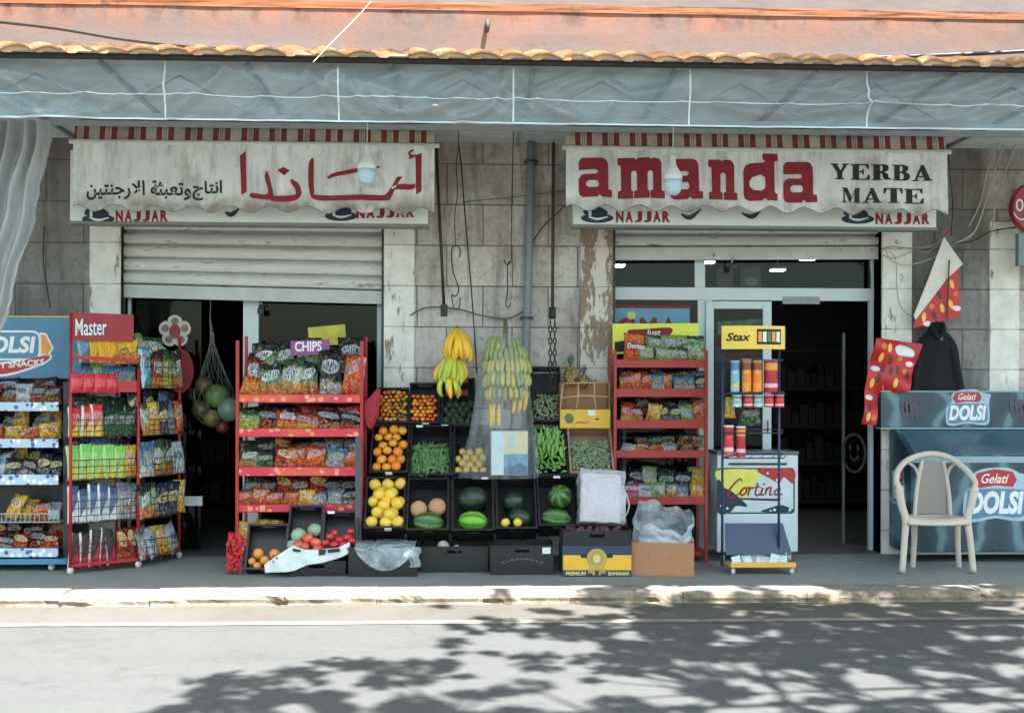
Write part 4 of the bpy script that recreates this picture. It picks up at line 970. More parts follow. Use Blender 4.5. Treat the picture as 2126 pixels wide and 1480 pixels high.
des('doritos', 'large orange', (226, 92, 34), (232, 120, 60), (216, 78, 30), logo=C(40, 34, 40), ink=C(240, 240, 236), chips=0)
# slender packets of the corner rack: slanted printed flash instead of a patch
def stripmat(name, a, b_, c_, edge):
    k = NT('packet_'+name); tc = k.n('TexCoord'); sp = k.n('SeparateXYZ', {0: tc.outputs['Generated']}); x, z = sp.outputs[0], sp.outputs[2]
    s_ = k.math('ADD', k.math('MULTIPLY', z, 1.1), k.math('MULTIPLY', x, -.75))
    c = k.mix(k.ramp(s_, -.02, .02), c_, a)
    c = k.mix(k.ramp(x, .2, .26, (1, 1, 1, 1), (0, 0, 0, 1)), c, edge)
    gv = k.n('VectorMath', {0: tc.outputs['Generated'], 1: k.n('CombineXYZ', {0: k.math('MULTIPLY', k.n('ObjectInfo').outputs['Random'], 20)}).outputs[0]}, operation='ADD').outputs[0]
    wv = k.n('TexWave', {'Vector': gv, 'Scale': 4.0, 'Distortion': 8, 'Detail': 2}).outputs[1]
    msk = k.math('MULTIPLY', k.ramp(wv, .7, .75), k.math('MULTIPLY', k.ramp(z, .3, .35), k.ramp(z, .72, .78, (1, 1, 1, 1), (0, 0, 0, 1))))
    c = k.mix(k.math('MULTIPLY', msk, .8), c, b_)
    k.L(c, k.p.inputs['Base Color']); k.p.inputs['Roughness'].default_value = .25
    b = k.n('Bump', {'Strength': .9, 'Distance': .025, 'Height': k.noise(gv, 5, 4)}); k.L(b.outputs[0], k.p.inputs['Normal'])
    DES[name] = (name.replace('_', ' '), k.m)
stripmat('red_and_yellow_slim', C(198, 34, 40), C(232, 220, 210), C(240, 196, 60), C(226, 222, 214))
stripmat('lime_slim', C(116, 188, 88), C(196, 226, 150), C(206, 206, 84), C(176, 214, 150))
stripmat('navy_and_white_slim', C(50, 74, 112), C(150, 170, 196), C(216, 222, 224), C(220, 224, 226))
stripmat('black_and_red_slim', C(44, 40, 42), C(120, 60, 60), C(196, 36, 48), C(220, 214, 206))
stripmat('yellow_slim', C(240, 186, 40), C(196, 120, 40), C(230, 160, 40), C(244, 200, 70))
stripmat('sky_blue_slim', C(120, 170, 196), C(60, 90, 130), C(80, 130, 110), C(170, 204, 216))
stripmat('bright_red_slim', C(214, 40, 58), C(236, 150, 150), C(190, 30, 46), C(220, 60, 76))

def bag(key, loc, w_, h, d, rz, lean, tilt, label, group, seed):
    o = bpy.data.objects.new('snack_bag', BAGS[seed % len(BAGS)]); COL.objects.link(o)
    o.material_slots[0].link = 'OBJECT'; o.material_slots[0].material = DES[key][1]
    o.location = loc; o.rotation_mode = 'XYZ'
    o.rotation_euler = (Matrix.Rotation(rz, 3, 'Z') @ Matrix.Rotation(tilt, 3, 'Y') @ Matrix.Rotation(-lean, 3, 'X')).to_euler()
    o.scale = (w_, d, h)
    return tag(o, label, 'snack bag', group)
rb = random.Random(77)
def row(rack, shelf, which, keys, px0, px1, pyb, hpx, Y, lean=.14, jit=1.0, wf=1.2, dz=0):
    jit = jit*1.1+.55; n = len(keys); st = (px1-px0)/n
    for i, ky in enumerate(keys):
        if not ky: continue
        px = px0+st*(i+.5)+rb.uniform(-.06, .06)*st*jit
        hh = hpx*(1+rb.uniform(-.1, .1)*jit)
        p = W(px, pyb, Y); sc = (p-CAM).length/FPX
        desc = DES[ky][0]
        where = f'{ORD[i]} from left, {which} row, ' if which else f'{ORD[i]} from left, '
        bag(ky, (p.x, Y+rb.uniform(-.012, .012)*jit, p.z+dz), st*wf*sc*rb.uniform(.94, 1.06), hh*sc, min(.34, st*sc*.9+.06), rb.uniform(-.22, .22)*jit, lean+rb.uniform(-.08, .1)*jit, rb.uniform(-.09, .09)*jit,
            f'{desc} snack bag, {where}{shelf} shelf of {rack}', f'snack bags on {rack}', rb.randrange(99))

RED = mat('red_rack_paint', C(176, 34, 40), .42, .18, 9, dirt=(C(120, 24, 28), .25, 8))
REDB = mat('brick_red_rack_paint', C(158, 38, 34), .45, .18, 9, dirt=(C(110, 26, 24), .25, 8))
k = NT('price_strip'); tc = k.n('TexCoord'); v = k.n('Mapping', {0: tc.outputs['Object'], 3: (1, 1, 1.2)}).outputs[0]
vo = k.n('TexVoronoi', {'Vector': v, 'Scale': 17.0}); sc_ = k.n('SeparateXYZ', {0: vo.outputs['Color']})
c = k.mix(k.ramp(k.noise(v, 2.5, 2), .5, .6), C(206, 44, 66), C(214, 82, 58))
bl = k.math('MULTIPLY', k.ramp(vo.outputs['Distance'], .36, .44, (1, 1, 1, 1), (0, 0, 0, 1)), k.math('GREATER_THAN', sc_.outputs[0], .45))
c = k.mix(bl, c, k.mix(sc_.outputs[1], C(232, 160, 170), C(226, 140, 70)))
k.L(c, k.p.inputs['Base Color']); k.p.inputs['Roughness'].default_value = .4; PRICE = k.m

def shelf_rack(lab, px0, px1, pytop, Y, depth, lips, paint, strip, pbot=None):
    cx = W((px0+px1)/2, 800, Y).x; root = thing('snack_rack', lab, 'snack rack', (cx, Y, 0))
    xl, xr = W(px0, 900, Y).x, W(px1, 900, Y).x; zt_ = zline(Y, pytop, (px0+px1)/2)
    for x in (xl, xr-.026):
        for y in (Y, Y+depth-.026):
            m = MB(); m.box(x, x+.026, y, y+.026, .0, zt_ if y == Y else zt_+.05); m.build('post', paint, root, bevel=.003)
    for (a, b_) in lips:
        z1, z0 = zline(Y, a, (px0+px1)/2), zline(Y, b_, (px0+px1)/2)
        m = MB(); m.box(xl+.027, xr-.027, Y+.003, Y+.02, z0, z1); m.box(xl+.027, xr-.027, Y+.021, Y+depth-.03, z0, z0+.008)
        sh = m.build('shelf', paint, root, bevel=.002)
        if strip:
            m = MB(); m.box(xl+.03, xr-.03, Y-.002, Y+.002, z0+.006, z1-.006); m.build('price_strip', PRICE, sh)
        m = MB()
        for t in (.07, .15): m.box(xl+.026, xr-.026, Y+depth-.02, Y+depth-.014, z0+t, z0+t+.006)
        m.build('back_rail', paint, root)
    m = MB(); m.box(xl, xr, Y+.03, Y+depth-.03, .06, .085); m.build('base', paint, root)
    return root

# ---- middle rack with pink price strips
YM = -.6; nm = 'pink-edged rack'
shelf_rack('tall red wire snack rack with pink price strips, behind the tomatoes', 489, 754, 707, YM, .4, [(818, 836), (889, 907), (969, 988), (1047, 1063), (1118, 1134)], RED, True)
row(nm, 'top', 'back', ['green', 'green', 'green', 'dgreen', 'black'], 520, 750, 775, 66, YM+.26, .1)
row(nm, 'top', 'front', ['rorange', 'green', 'pale', 'green', 'black', 'orange'], 497, 748, 820, 84, YM+.1, .2)
row(nm, 'second', 'back', ['dgreen', 'brown', 'brown', 'redyel', 'redyel', 'redyel'], 500, 748, 878, 40, YM+.26, .3)
row(nm, 'second', 'front', ['lime', 'blackred', 'rorange', 'redyel', 'blackred', 'blackred'], 496, 746, 892, 43, YM+.1, .3)
row(nm, 'third', 'back', ['dgreen', 'dgreen', 'red', 'brown', 'black', 'silver', 'silver'], 500, 746, 952, 42, YM+.28, .3)
row(nm, 'third', 'front', ['green', 'dgreen', 'red', 'orange', 'orange', 'blue', 'orange'], 496, 746, 972, 44, YM+.1, .3)
row(nm, 'fourth', 'back', ['dgreen', 'brown', 'red', 'rorange', 'red', 'black', 'black'], 500, 748, 1032, 40, YM+.28, .3)
row(nm, 'fourth', 'front', ['orange', 'orange', 'orange', 'orange', 'yellow', 'silver', 'silver', 'black'], 494, 746, 1050, 34, YM+.1, .3)
row(nm, 'lowest', 'front', ['yellow', 'yellow', 'lime', 'yellow'], 494, 680, 1120, 42, YM+.1, .5)
m = MB(); m.prism([(603, 708), (684, 704), (684, 735), (603, 738)], onY(YM+.15), (0, .006, 0)); cs = m.build('chips_sign', flat('plum_card', (132, 66, 116), .5)); tag(cs, 'plum coloured card sign reading CHIPS on top of the pink-edged rack', 'sign')
m = MB(); text(m, 'CHIPS', 612, 668, 709, 730, onY(YM+.15, .002), bold=.03, skew=-1); m.build('lettering', flat('card_white', (220, 216, 220), .5), cs)
m = MB(); m.prism([(639, 680), (716, 673), (720, 715), (642, 718)], onY(.17), (0, .006, 0)); ys = m.build('yellow_carton', mat('carton_yellow', C(206, 200, 70), .5, .25, 8)); tag(ys, 'faded yellow carton standing behind the glass above the pink-edged rack', 'carton')

# ---- right rack under the yellow board
YR = -.5; nm = 'brick red rack'
shelf_rack('tall brick red snack rack with a yellow board, left of the can stand', 1274, 1470, 727, YR, .38, [(747, 763), (807, 824), (872, 889), (935, 950), (1031, 1047)], REDB, False)
m = MB(); m.prism([(1272, 672), (1450, 671), (1450, 732), (1272, 735)], onY(YR+.36), (0, .01, 0)); yb = m.build('header_board', mat('board_yellow', C(220, 222, 70), .45, .08, 4)); tag(yb, 'yellow header board with red lettering above the brick red rack', 'sign')
m = MB(); m.loops([cr([(1303, 686), (1340, 683), (1390, 680), (1394, 692), (1370, 704), (1320, 702)])], onY(YR+.36, .003)); m.build('red_flash', INKR, yb)
m = MB(); text(m, 'Just', 1340, 1372, 684, 700, onY(YR+.36, .005), bold=.02, shear=.2); m.build('lettering', BOARD, yb)
m = MB(); m.loops([[(1276, 710), (1306, 706), (1306, 728), (1276, 732)]], onY(YR+.36, .003)); m.build('dark_flash', INKK, yb)
row(nm, 'top', 'back', ['', 'black', 'pale', 'whgreen', 'whgreen', 'pale'], 1285, 1462, 730, 36, YR+.22, .2)
row(nm, 'top', 'front', ['doritos', 'whgreen', 'whgreen', 'pale', 'whgreen'], 1296, 1458, 750, 36, YR+.1, .15)
for o in [o for o in bpy.data.objects if 'doritos' in (o.material_slots[0].material.name if o.material_slots and o.material_slots[0].material else '')]:
    o.scale = (o.scale[0]*1.1, .12, o.scale[2]*1.85); o.location.x += .01
m = MB(); text(m, 'Doritos', 1303, 1338, 712, 722, onY(YR+.045), bold=.02, shear=.1, skew=3); dl = m.build('doritos_lettering', BOARD)
big = [o for o in bpy.data.objects if o.name.startswith('snack_bag') and 'large orange' in o.get('label', '')][0]
LOCS.pop(big.name, None); dl.parent = big; dl.name = 'lettering'
bpy.context.view_layer.update(); dl.matrix_parent_inverse = big.matrix_world.inverted()
row(nm, 'second', 'back', ['dgreen', 'brown', 'blackred', 'black', 'navy', 'blue'], 1290, 1464, 796, 32, YR+.26, .3)
row(nm, 'second', 'front', ['orange', 'orange', 'orange', 'blue', 'orange', 'blue', 'blue', 'navy'], 1288, 1464, 810, 33, YR+.09, .25)
row(nm, 'third', 'back', ['rorange', 'brown', 'navy', 'black', 'silver', 'brown'], 1292, 1462, 860, 34, YR+.26, .3)
row(nm, 'third', 'front', ['redyel', 'rorange', 'yellow', 'navy', 'navy', 'whgreen', 'orange'], 1288, 1464, 875, 36, YR+.09, .3)
row(nm, 'fourth', 'back', ['brown', 'dgreen', 'black', 'brown', 'brown'], 1320, 1464, 928, 28, YR+.24, .6)
row(nm, 'fourth', 'front', ['white', 'rorange', 'orange', 'white', 'brown'], 1290, 1440, 938, 20, YR+.1, .9)
row(nm, 'lowest', 'back', ['black', 'whgreen', 'dgreen', 'black', 'yellow'], 1300, 1464, 1018, 46, YR+.26, .3)
row(nm, 'lowest', 'front', ['pink', 'white', 'whgreen', 'pale', 'blue', 'yellow'], 1300, 1460, 1034, 36, YR+.1, .4)

# ---- blue rack at the left edge
g = G(70, 1186); YBk = g.y; nm = 'blue rack'
BLUE = mat('rack_blue_paint', C(74, 122, 152), .45, .12, 3); BLKM = mat('rack_black_metal', C(40, 44, 48), .45, .15, 6)
root = thing('snack_rack', 'wide snack rack with a light blue header board at the left edge', 'snack rack', (W(30, 800, YBk).x, YBk, 0))
xl, xr = W(-150, 900, YBk).x, W(140, 900, YBk).x
for x in (xl, xr-.07):
    m = MB(); m.box(x, x+.07, YBk+.1, YBk+.45, .1, zline(YBk, 792, 70)); m.build('side_panel', BLKM, root, bevel=.004)
Yh = YBk+.33; zh0, zh1 = zline(Yh, 786, 60), zline(Yh, 659, 60)
m = MB(); m.box(xl+.01, xr-.0, Yh, Yh+.06, zh0, zh1); hb = m.build('header_board', BLUE, root, bevel=.004)
m = MB(); m.box(xl+.01, xr, Yh-.004, Yh+.062, zh1+.001, zh1+.012); m.build('header_edge', flat('edge_yellow', (190, 186, 80), .5), root)
m = MB(); m.box(xl+.071, xr-.071, YBk+.42, YBk+.44, .15, zh0); m.build('back_panel', BLKM, root)
WHT = flat('print_white', (224, 226, 224), .5); PRED = flat('print_red', (176, 40, 44), .5); POR = flat('print_orange', (226, 150, 60), .5); PBL = flat('print_steel', (86, 128, 156), .5)
f = lambda d: onY(Yh, d)
m = MB(); m.loops([[(82, 690), (96, 692), (112, 722), (100, 742), (84, 738)]], f(.003)); m.loops([cr([(-120, 740), (0, 752), (94, 734), (104, 748), (60, 768), (0, 782), (-110, 780)])], f(.003)); m.loops([rrect(-130, 686, 84, 748, 16)], f(.004)); m.build('logo_outline', WHT, hb)
m = MB(); m.loops([[(85, 694), (94, 696), (107, 722), (98, 736), (86, 733)]], f(.0052)); m.build('logo_packet', POR, hb)
m = MB(); m.loops([cr([(-120, 744), (0, 756), (92, 738), (99, 747), (60, 763), (0, 777), (-110, 775)])], f(.0056)); m.build('logo_banner', PRED, hb)
m = MB(); m.loops([rrect(-126, 690, 80, 744, 13)], f(.0062)); m.build('logo_field', PBL, hb)
m = MB(); text(m, 'DOLSI', -56, 74, 698, 733, f(.0075), shear=.15, bold=.04); m.build('logo_name', WHT, hb)
m = MB(); text(m, 'CRISPY SNACKS', -50, 92, 756, 769, f(.0078), bold=.03, skew=-11); m.build('logo_words', WHT, hb)
k = NT('blue_strip'); tc = k.n('TexCoord'); vo = k.n('TexVoronoi', {'Vector': tc.outputs['Object'], 'Scale': 24.0})
c = k.mix(k.ramp(vo.outputs['Distance'], .38, .46, (1, 1, 1, 1), (0, 0, 0, 1)), C(166, 190, 206), k.mix(k.math('GREATER_THAN', k.n('SeparateXYZ', {0: vo.outputs['Color']}).outputs[0], .5), C(226, 226, 226), C(70, 90, 140)))
k.L(c, k.p.inputs['Base Color']); BSTR = k.m
for i, (a, b_) in enumerate(((835, 853), (911, 929), (985, 1006), (1068, 1086), (1138, 1156))):
    z1, z0 = zline(YBk, a, 60), zline(YBk, b_, 60); m = MB()
    if i == 3:
        for k_ in range(26): x = xl+.08+(xr-xl-.16)*k_/25; m.bar((x, YBk+.03, z0), (x, YBk+.03, z1), .005, .005)
        m.box(xl+.07, xr-.07, YBk+.025, YBk+.035, z1, z1+.008); m.box(xl+.07, xr-.07, YBk+.04, YBk+.41, z0, z0+.008); m.build('shelf', MATS['frame_grey'], root)
        continue
    m.box(xl+.07, xr-.07, YBk+.021, YBk+.41, z0, z0+.008); m.box(xl+.07, xr-.07, YBk+.008, YBk+.02, z0, z1); sh = m.build('shelf', BLKM, root)
    m = MB(); m.box(xl+.072, xr-.072, YBk+.001, YBk+.0075, z0, z1); m.build('price_strip', BSTR, sh)
m = MB(); m.box(xl, xr, YBk, YBk+.45, .055, .1); m.build('base', BLUE, root, bevel=.004)
WHEEL = flat('caster_white', (206, 206, 200), .5)
def caster(x, y, root):
    m = MB(); M = Matrix.Translation((x, y, .028)) @ Matrix.Rotation(math.pi/2, 4, 'Y') @ Matrix.Rotation(.5, 4, 'X'); m.lathe([(.006, -.013), (.026, -.012), (.028, 0), (.026, .012), (.006, .013)], 14, M); m.build('caster', WHEEL, root, smooth=True)
    return
caster(xr-.14, YBk+.05, root); caster(xl+.14, YBk+.05, root)
row(nm, 'top', 'back', ['brown', 'blackred', 'blackred', 'brown', 'brown'], -70, 122, 828, 40, YBk+.3, .2)
row(nm, 'top', 'front', ['white', 'red', 'brown', 'white', 'blackred', 'brown'], -70, 124, 838, 40, YBk+.12, .25)
row(nm, 'second', 'back', ['yellow', 'yellow', 'white', 'yellow', 'white', 'yellow'], -70, 124, 905, 50, YBk+.28, .2, 1.6)
row(nm, 'second', 'front', ['yellow', 'orange', 'yellow', 'orange', 'yellow'], -70, 124, 914, 30, YBk+.1, .4, 1.6)
row(nm, 'third', 'back', ['navy', 'silver', 'navy', 'yellow', 'navy', 'navy'], -70, 124, 976, 44, YBk+.28, .2, 1.4)
row(nm, 'third', 'front', ['red', 'silver', 'white', 'navy', 'black', 'navy', 'navy'], -70, 124, 988, 44, YBk+.1, .3, 1.4)
row(nm, 'fourth', '', ['', '', '', 'yellow', 'yellow', 'orange', 'white'], -70, 122, 1078, 44, YBk+.14, .5, 1.6)
row(nm, 'lowest', 'back', ['blackred', 'red', 'blackred', 'rorange', 'orange'], -70, 124, 1126, 36, YBk+.3, .4, 1.4)
row(nm, 'lowest', 'front', ['red', 'red', 'black', 'red', 'blackred', 'red'], -70, 122, 1140, 36, YBk+.12, .4, 1.4)

# ---- corner rack with the red header
P0, P1, P2 = G(146, 1192), G(287, 1178), G(372, 1158)
P3 = P0+(P2-P1); nm = 'corner rack'
root = thing('snack_rack', 'red wheeled corner snack rack with a red header reading Master', 'snack rack', tuple(P1))
Zt = W(147, 648, P0.y).z
for p, z in ((P0, Zt), (P1, zline(P1.y, 765, 287)), (P2, zline(P2.y, 700, 372)), (P3, Zt-.1)):
    m = MB(); m.tube([(p.x, p.y, .05), (p.x, p.y, z)], .013, 8); m.build('post', RED, root, smooth=True)
    caster(p.x, p.y, root)
m = MB()
for a, b_ in ((P0, P1), (P1, P2), (P2, P3), (P3, P0)): m.bar((a.x, a.y, .07), (b_.x, b_.y, .07), .02, .02)
m.build('base', RED, root)
d01 = (P1-P0).normalized(); n01 = Vector((d01.y, -d01.x, 0)); d12 = (P2-P1).normalized(); n12 = Vector((d12.y, -d12.x, 0))
def onF(o, d, n, off=0.0):       # (metres along the face, metres up) -> place
    return lambda a, z: tuple(o+d*a+n*off+Vector((0, 0, z)))
L01 = (P1-P0).length; L12 = (P2-P1).length
hz1, hz0 = Zt, zline(P0.y, 706, 147)
m = MB(); m.prism([(0, hz0), (.50, hz0+.0), (.50, hz1), (0, hz1)], onF(P0, d01, n01, 0), tuple(-n01*.02)); hd = m.build('header_board', mat('header_red', C(150, 24, 36), .4, .1, 4), root)
m = MB(); text(m, 'Master', .03, .28, hz1-.05, hz0+.03, onF(P0, d01, n01, .004), bold=.05, skew=.012); m.build('header_outline', flat('outline_purple', (70, 44, 96), .5), hd)
m = MB(); text(m, 'Master', .032, .278, hz1-.052, hz0+.034, onF(P0, d01, n01, .006), bold=.012, skew=.012); m.build('lettering', WHT, hd)
WIREB = mat('dark_wire', C(40, 36, 38), .45, .15)
def basket(o, d, n, L, z0, z1, bulge, nw):
    m = MB(); dep = .1
    def pt(t, z):
        return o+d*(L*t)+n*(bulge*math.sin(math.pi*t))+Vector((0, 0, z))
    for j in range(4):
        z = z0+(z1-z0)*j/3; m.tube([pt(i/8, z) for i in range(9)], .0035, 5)
    for i in range(nw+1): m.tube([pt(i/nw, z0), pt(i/nw, z1)], .0028, 4)
    for i in range(nw+1): m.tube([pt(i/nw, z0), pt(i/nw, z0)-n*(.18+bulge*math.sin(math.pi*i/nw))], .0028, 4)
    m.build('wire_basket', WIREB, root)
def frow(shelf, face, o, d, n, L, z0, h, keys, a0, a1, off, lean=.06, jit=.5, wf=1.1, df=.7):
    N = len(keys); st = (a1-a0)*L/N; ang = math.atan2(d.y, d.x)
    for i, ky in enumerate(keys):
        if not ky: continue
        p = o+d*(a0*L+st*(i+.5))+n*off; q_ = rb
        bag(ky, (p.x, p.y, z0), st*wf, h*q_.uniform(.94, 1.06), st*df+.03, ang+q_.uniform(-.25, .25)*jit, lean+q_.uniform(-.05, .08)*jit, q_.uniform(-.1, .1)*jit,
            f'{DES[ky][0]} snack bag, {ORD[i]} from left, {face} of {nm}, {shelf} tier', f'snack bags on {nm}', q_.randrange(99))
zF = lambda py: W(146, py, P0.y).z
tiers = [(903, 966, 'second'), (996, 1066, 'third'), (1084, 1150, 'fourth'), (1180, 1240, 'lowest')]
zz = {'top': (zF(795), zF(735)), 'upper': (zF(812), zF(775)), 'second': (zF(908), zF(850)), 'third': (zF(998), zF(930)), 'fourth': (zF(1088), zF(1012)), 'lowest': (zF(1184), zF(1100))}
for kz in ('second', 'third', 'fourth', 'lowest'):
    z0, z1 = zz[kz]; basket(P0, d01, n01, L01, z0, z0+(z1-z0)*.62, .012, 9); basket(P1, d12, n12, L12, z0, z0+(z1-z0)*.6, .08, 8)
z0, z1 = zF(800), zF(740); basket(P1, d12, n12, L12, z0, z1, .09, 8)
m = MB(); a = zF(740); m.bar(P0+Vector((0, 0, a)), P1+Vector((0, 0, a-.03)), .02, .03); m.prism([(0, zF(814)), (L01, zF(814)), (L01, zF(790)), (0, zF(790))], onF(P0, d01, n01, .0), tuple(-n01*.01)); m.build('rail', RED, root)
hF = lambda kz: zz[kz][1]-zz[kz][0]
fc = 'front face'
frow('top', fc, P0, d01, n01, L01, zF(752), .21, ['sky_blue_slim', 'yellow_slim', 'yellow_slim', 'yellow_slim', 'yellow_slim', 'yellow_slim'], .16, 1.0, -.03, .1, 1.2, 1.35)
frow('upper', fc, P0, d01, n01, L01, zF(798), .16, ['blue', 'whgreen', 'blue', 'blue', 'blue'], .16, 1.0, -.06)
frow('red label', fc, P0, d01, n01, L01, zF(816), .15, ['bright_red_slim', 'bright_red_slim', 'bright_red_slim', 'bright_red_slim'], -.02, .66, .03)
frow('second', fc, P0, d01, n01, L01, zz['second'][0], .26, ['red_and_yellow_slim', 'red_and_yellow_slim', 'red_and_yellow_slim', 'dgreen', 'dgreen', 'dgreen'], 0, 1, -.05, .04, .5, 1.2)
frow('second', 'front rear row', P0, d01, n01, L01, zz['second'][0]+.1, .24, ['dgreen', 'dgreen', 'dgreen'], .15, 1, -.16, .3)
frow('third', fc, P0, d01, n01, L01, zz['third'][0], .29, ['lime_slim', 'lime_slim', 'lime_slim', 'lime_slim', 'lime_slim', 'yellow'], 0, 1, -.05, .04, .4, 1.2)
frow('third', 'front rear row', P0, d01, n01, L01, zz['third'][0]+.12, .22, ['navy', 'blue', 'navy'], .1, 1, -.16, .3)
frow('fourth', fc, P0, d01, n01, L01, zz['fourth'][0], .31, ['navy_and_white_slim', 'navy_and_white_slim', 'navy_and_white_slim', 'navy_and_white_slim', 'navy_and_white_slim', 'silver', 'silver'], 0, 1, -.05, .04, .4, 1.2)
frow('lowest', fc, P0, d01, n01, L01, zz['lowest'][0], .31, ['black_and_red_slim', 'black_and_red_slim', 'black_and_red_slim', 'black_and_red_slim', 'black_and_red_slim', 'red', 'red'], 0, 1, -.05, .04, 1, 1.25)
fs_ = 'side face'
frow('top', fs_, P1, d12, n12, L12, zF(806), .34, ['sky_blue_slim', 'rorange', 'lime', 'green'], .02, .98, .03, .05, 1)
frow('top', 'side top heap', P1, d12, n12, L12, zF(750), .3, ['green', 'whgreen', 'pale', 'green'], -.25, 1.0, -.02, .75, 2, 1.6, 1.3)
frow('second', fs_, P1, d12, n12, L12, zz['second'][0], .3, ['pale', 'yellow', 'navy', 'blue', 'orange'], 0, 1, .04, .05, 1, 1.3)
frow('second', 'side rear row', P1, d12, n12, L12, zz['second'][0]+.14, .24, ['navy', 'navy', 'blue'], 0, 1, -.07, .2, 1)
frow('third', fs_, P1, d12, n12, L12, zz['third'][0], .3, ['blue', 'pale', 'green', 'white'], 0, 1, .04, .05, 1, 1.3)
frow('fourth', fs_, P1, d12, n12, L12, zz['fourth'][0], .3, ['green', 'pale', 'navy', 'navy', 'yellow'], 0, 1, .04, .05, 1.4, 1.3)
frow('lowest', fs_, P1, d12, n12, L12, zz['lowest'][0]+.03, .28, ['silver', 'white', 'yellow', 'white'], 0, 1, .02, .25, 2, 1.4)

# ================================================================== white ice cream freezer and can stand
YW = -.42; xa, xb = W(1489, 1000, YW).x, W(1657, 1000, YW).x; z1 = zline(YW, 937, 1570)
WFR = mat('freezer_white', C(196, 208, 210), .35, .06, 3, dirt=(C(150, 150, 142), .14, 5))
root = thing('ice_cream_freezer', 'small white ice cream freezer with a Cortina panel behind the can stand', 'freezer', ((xa+xb)/2, YW, 0))
m = MB(); m.box(xa, xb, YW, YW+.34, .08, z1-.03); m.build('body', WFR, root, bevel=.008)
m = MB(); m.box(xa-.006, xb+.004, YW-.006, YW+.35, z1-.028, z1); m.build('lid', flat('lid_grey', (86, 96, 96), .35), root, bevel=.005)
m = MB(); a = zline(YW, 962, 1560); m.box(xa+.1, xb-.1, YW-.012, YW-.001, a-.012, a+.006); m.build('handle', flat('handle_black', (40, 44, 48), .4), root)
for x in (xa+.06, xb-.06): caster(x, YW+.05, root)
f = lambda d: onY(YW, d)
m = MB(); m.loops([rrect(1488, 971, 1650, 1066, 8)], f(.002)); pn = m.build('sign_panel', INKB, root)
m = MB(); m.loops([rrect(1491, 974, 1647, 1063, 7)], f(.003)); m.build('panel_field', flat('panel_ice', (196, 208, 210), .4), pn)
m = MB(); m.loops([cr([(1491, 976), (1572, 976), (1570, 1000), (1545, 1034), (1510, 1034), (1491, 1000)], 4)], f(.004)); m.build('panel_yellow', flat('panel_lemon', (222, 216, 96), .4), pn)
m = MB(); m.loops([cr([(1572, 974.5), (1646, 974.5), (1646, 1004), (1628, 990), (1618, 1002), (1600, 994)], 4)], f(.0045)); m.build('panel_red', PRED, pn)
m = MB(); m.loops([cr([(1491, 996), (1504, 1012), (1520, 1020), (1552, 1050), (1528, 1050), (1516, 1062.5), (1491, 1062.5)], 4)], f(.005)); m.loops([cr([(1580, 1062), (1604, 1052), (1622, 1048), (1640, 1054), (1646, 1062)], 4)], f(.005)); m.loops([[(1530, 1033), (1625, 1035), (1612, 1040), (1540, 1037)]], f(.0052)); m.build('panel_navy', INKB, pn)
m = MB()
for (x, y, r_) in ((1594, 982, 2.5), (1614, 996, 3), (1498, 1050, 3), (1510, 1055, 2.5), (1608, 1058, 3), (1600, 1060, 2), (1640, 1058, 3), (1499, 1012, 2)): m.loops([ell(x, y, r_, r_, 10)], f(.0062))
m.build('panel_dots', WHT, pn)
m = MB(); ff = f(.007)
for pts, wd in (([(1540, 1000), (1538, 994), (1528, 1000), (1514, 1018), (1512, 1030), (1524, 1032), (1536, 1022)], [2, 3, 3.5, 4, 5, 4, 2]),
                ([(1546, 1012), (1538, 1020), (1540, 1028), (1549, 1022), (1549, 1013), (1545, 1013)], 3.6), ([(1552, 1013), (1556, 1012), (1553, 1028)], 3.6), ([(1555, 1018), (1560, 1012), (1564, 1014)], 3),
                ([(1574, 1002), (1568, 1024), (1573, 1028), (1578, 1024)], 3.6), ([(1564, 1012), (1580, 1010)], 2.6), ([(1584, 1012), (1580, 1026), (1586, 1027)], 3.6), ([(1587, 1003), (1586, 1006)], 4),
                ([(1592, 1012), (1589, 1027)], 3.6), ([(1591, 1018), (1598, 1011), (1601, 1014), (1598, 1026), (1604, 1026)], 3.2),
                ([(1618, 1013), (1609, 1019), (1610, 1027), (1617, 1022), (1620, 1012), (1617, 1026), (1624, 1025)], 3.2)):
    add_stroke(m, pts, wd, ff, 4); _d = .007+.0002*len(m.f)/20; ff = f(_d)
m.build('lettering', INKR, pn)

gs = G(1524, 1192); YS = gs.y; NAVY = mat('stand_navy', C(44, 58, 84), .4, .1, 5)
xa, xb = W(1503, 900, YS).x, W(1621, 900, YS).x
root = thing('can_stand', 'slim navy wire stand on casters with a curved yellow header for snack tubes', 'display stand', ((xa+xb)/2, YS, 0))
zh = zline(YS, 722, 1560)
for x in (xa, xb):
    m = MB(); m.tube([(x, YS+.05, .06), (x, YS+.05, zh+.02)], .011, 8); m.build('post', NAVY, root, smooth=True)
def zs(py): return zline(YS, py, 1560)
for i, py in enumerate((748, 817, 898, 950)):
    m = MB(); z = zs(py)
    m.tube([(xa, YS+.05, z), (xa, YS-.06, z), (xb, YS-.06, z), (xb, YS+.05, z)], .005, 6); m.tube([(xa, YS+.05, z), (xa+.28, YS+.35, z+.012), (xb+.12, YS+.35, z+.012), (xb, YS+.05, z)], .005, 6)
    if i in (1, 3):
        for t in range(6): xx = xa+(xb-xa)*t/5; m.tube([(xx, YS-.06, z), (xx+.1, YS+.2, z)], .004, 5)
    m.build('wire_shelf', NAVY, root, smooth=True)
hx0, hx1, hz0, hz1 = W(1497, 900, YS).x, W(1628, 900, YS).x, zs(725), zs(677)
def hdr(off): return lambda u, v: (hx0+(hx1-hx0)*u, YS-.01-.05*math.sin(math.pi*u)-off, hz0+(hz1-hz0)*v)
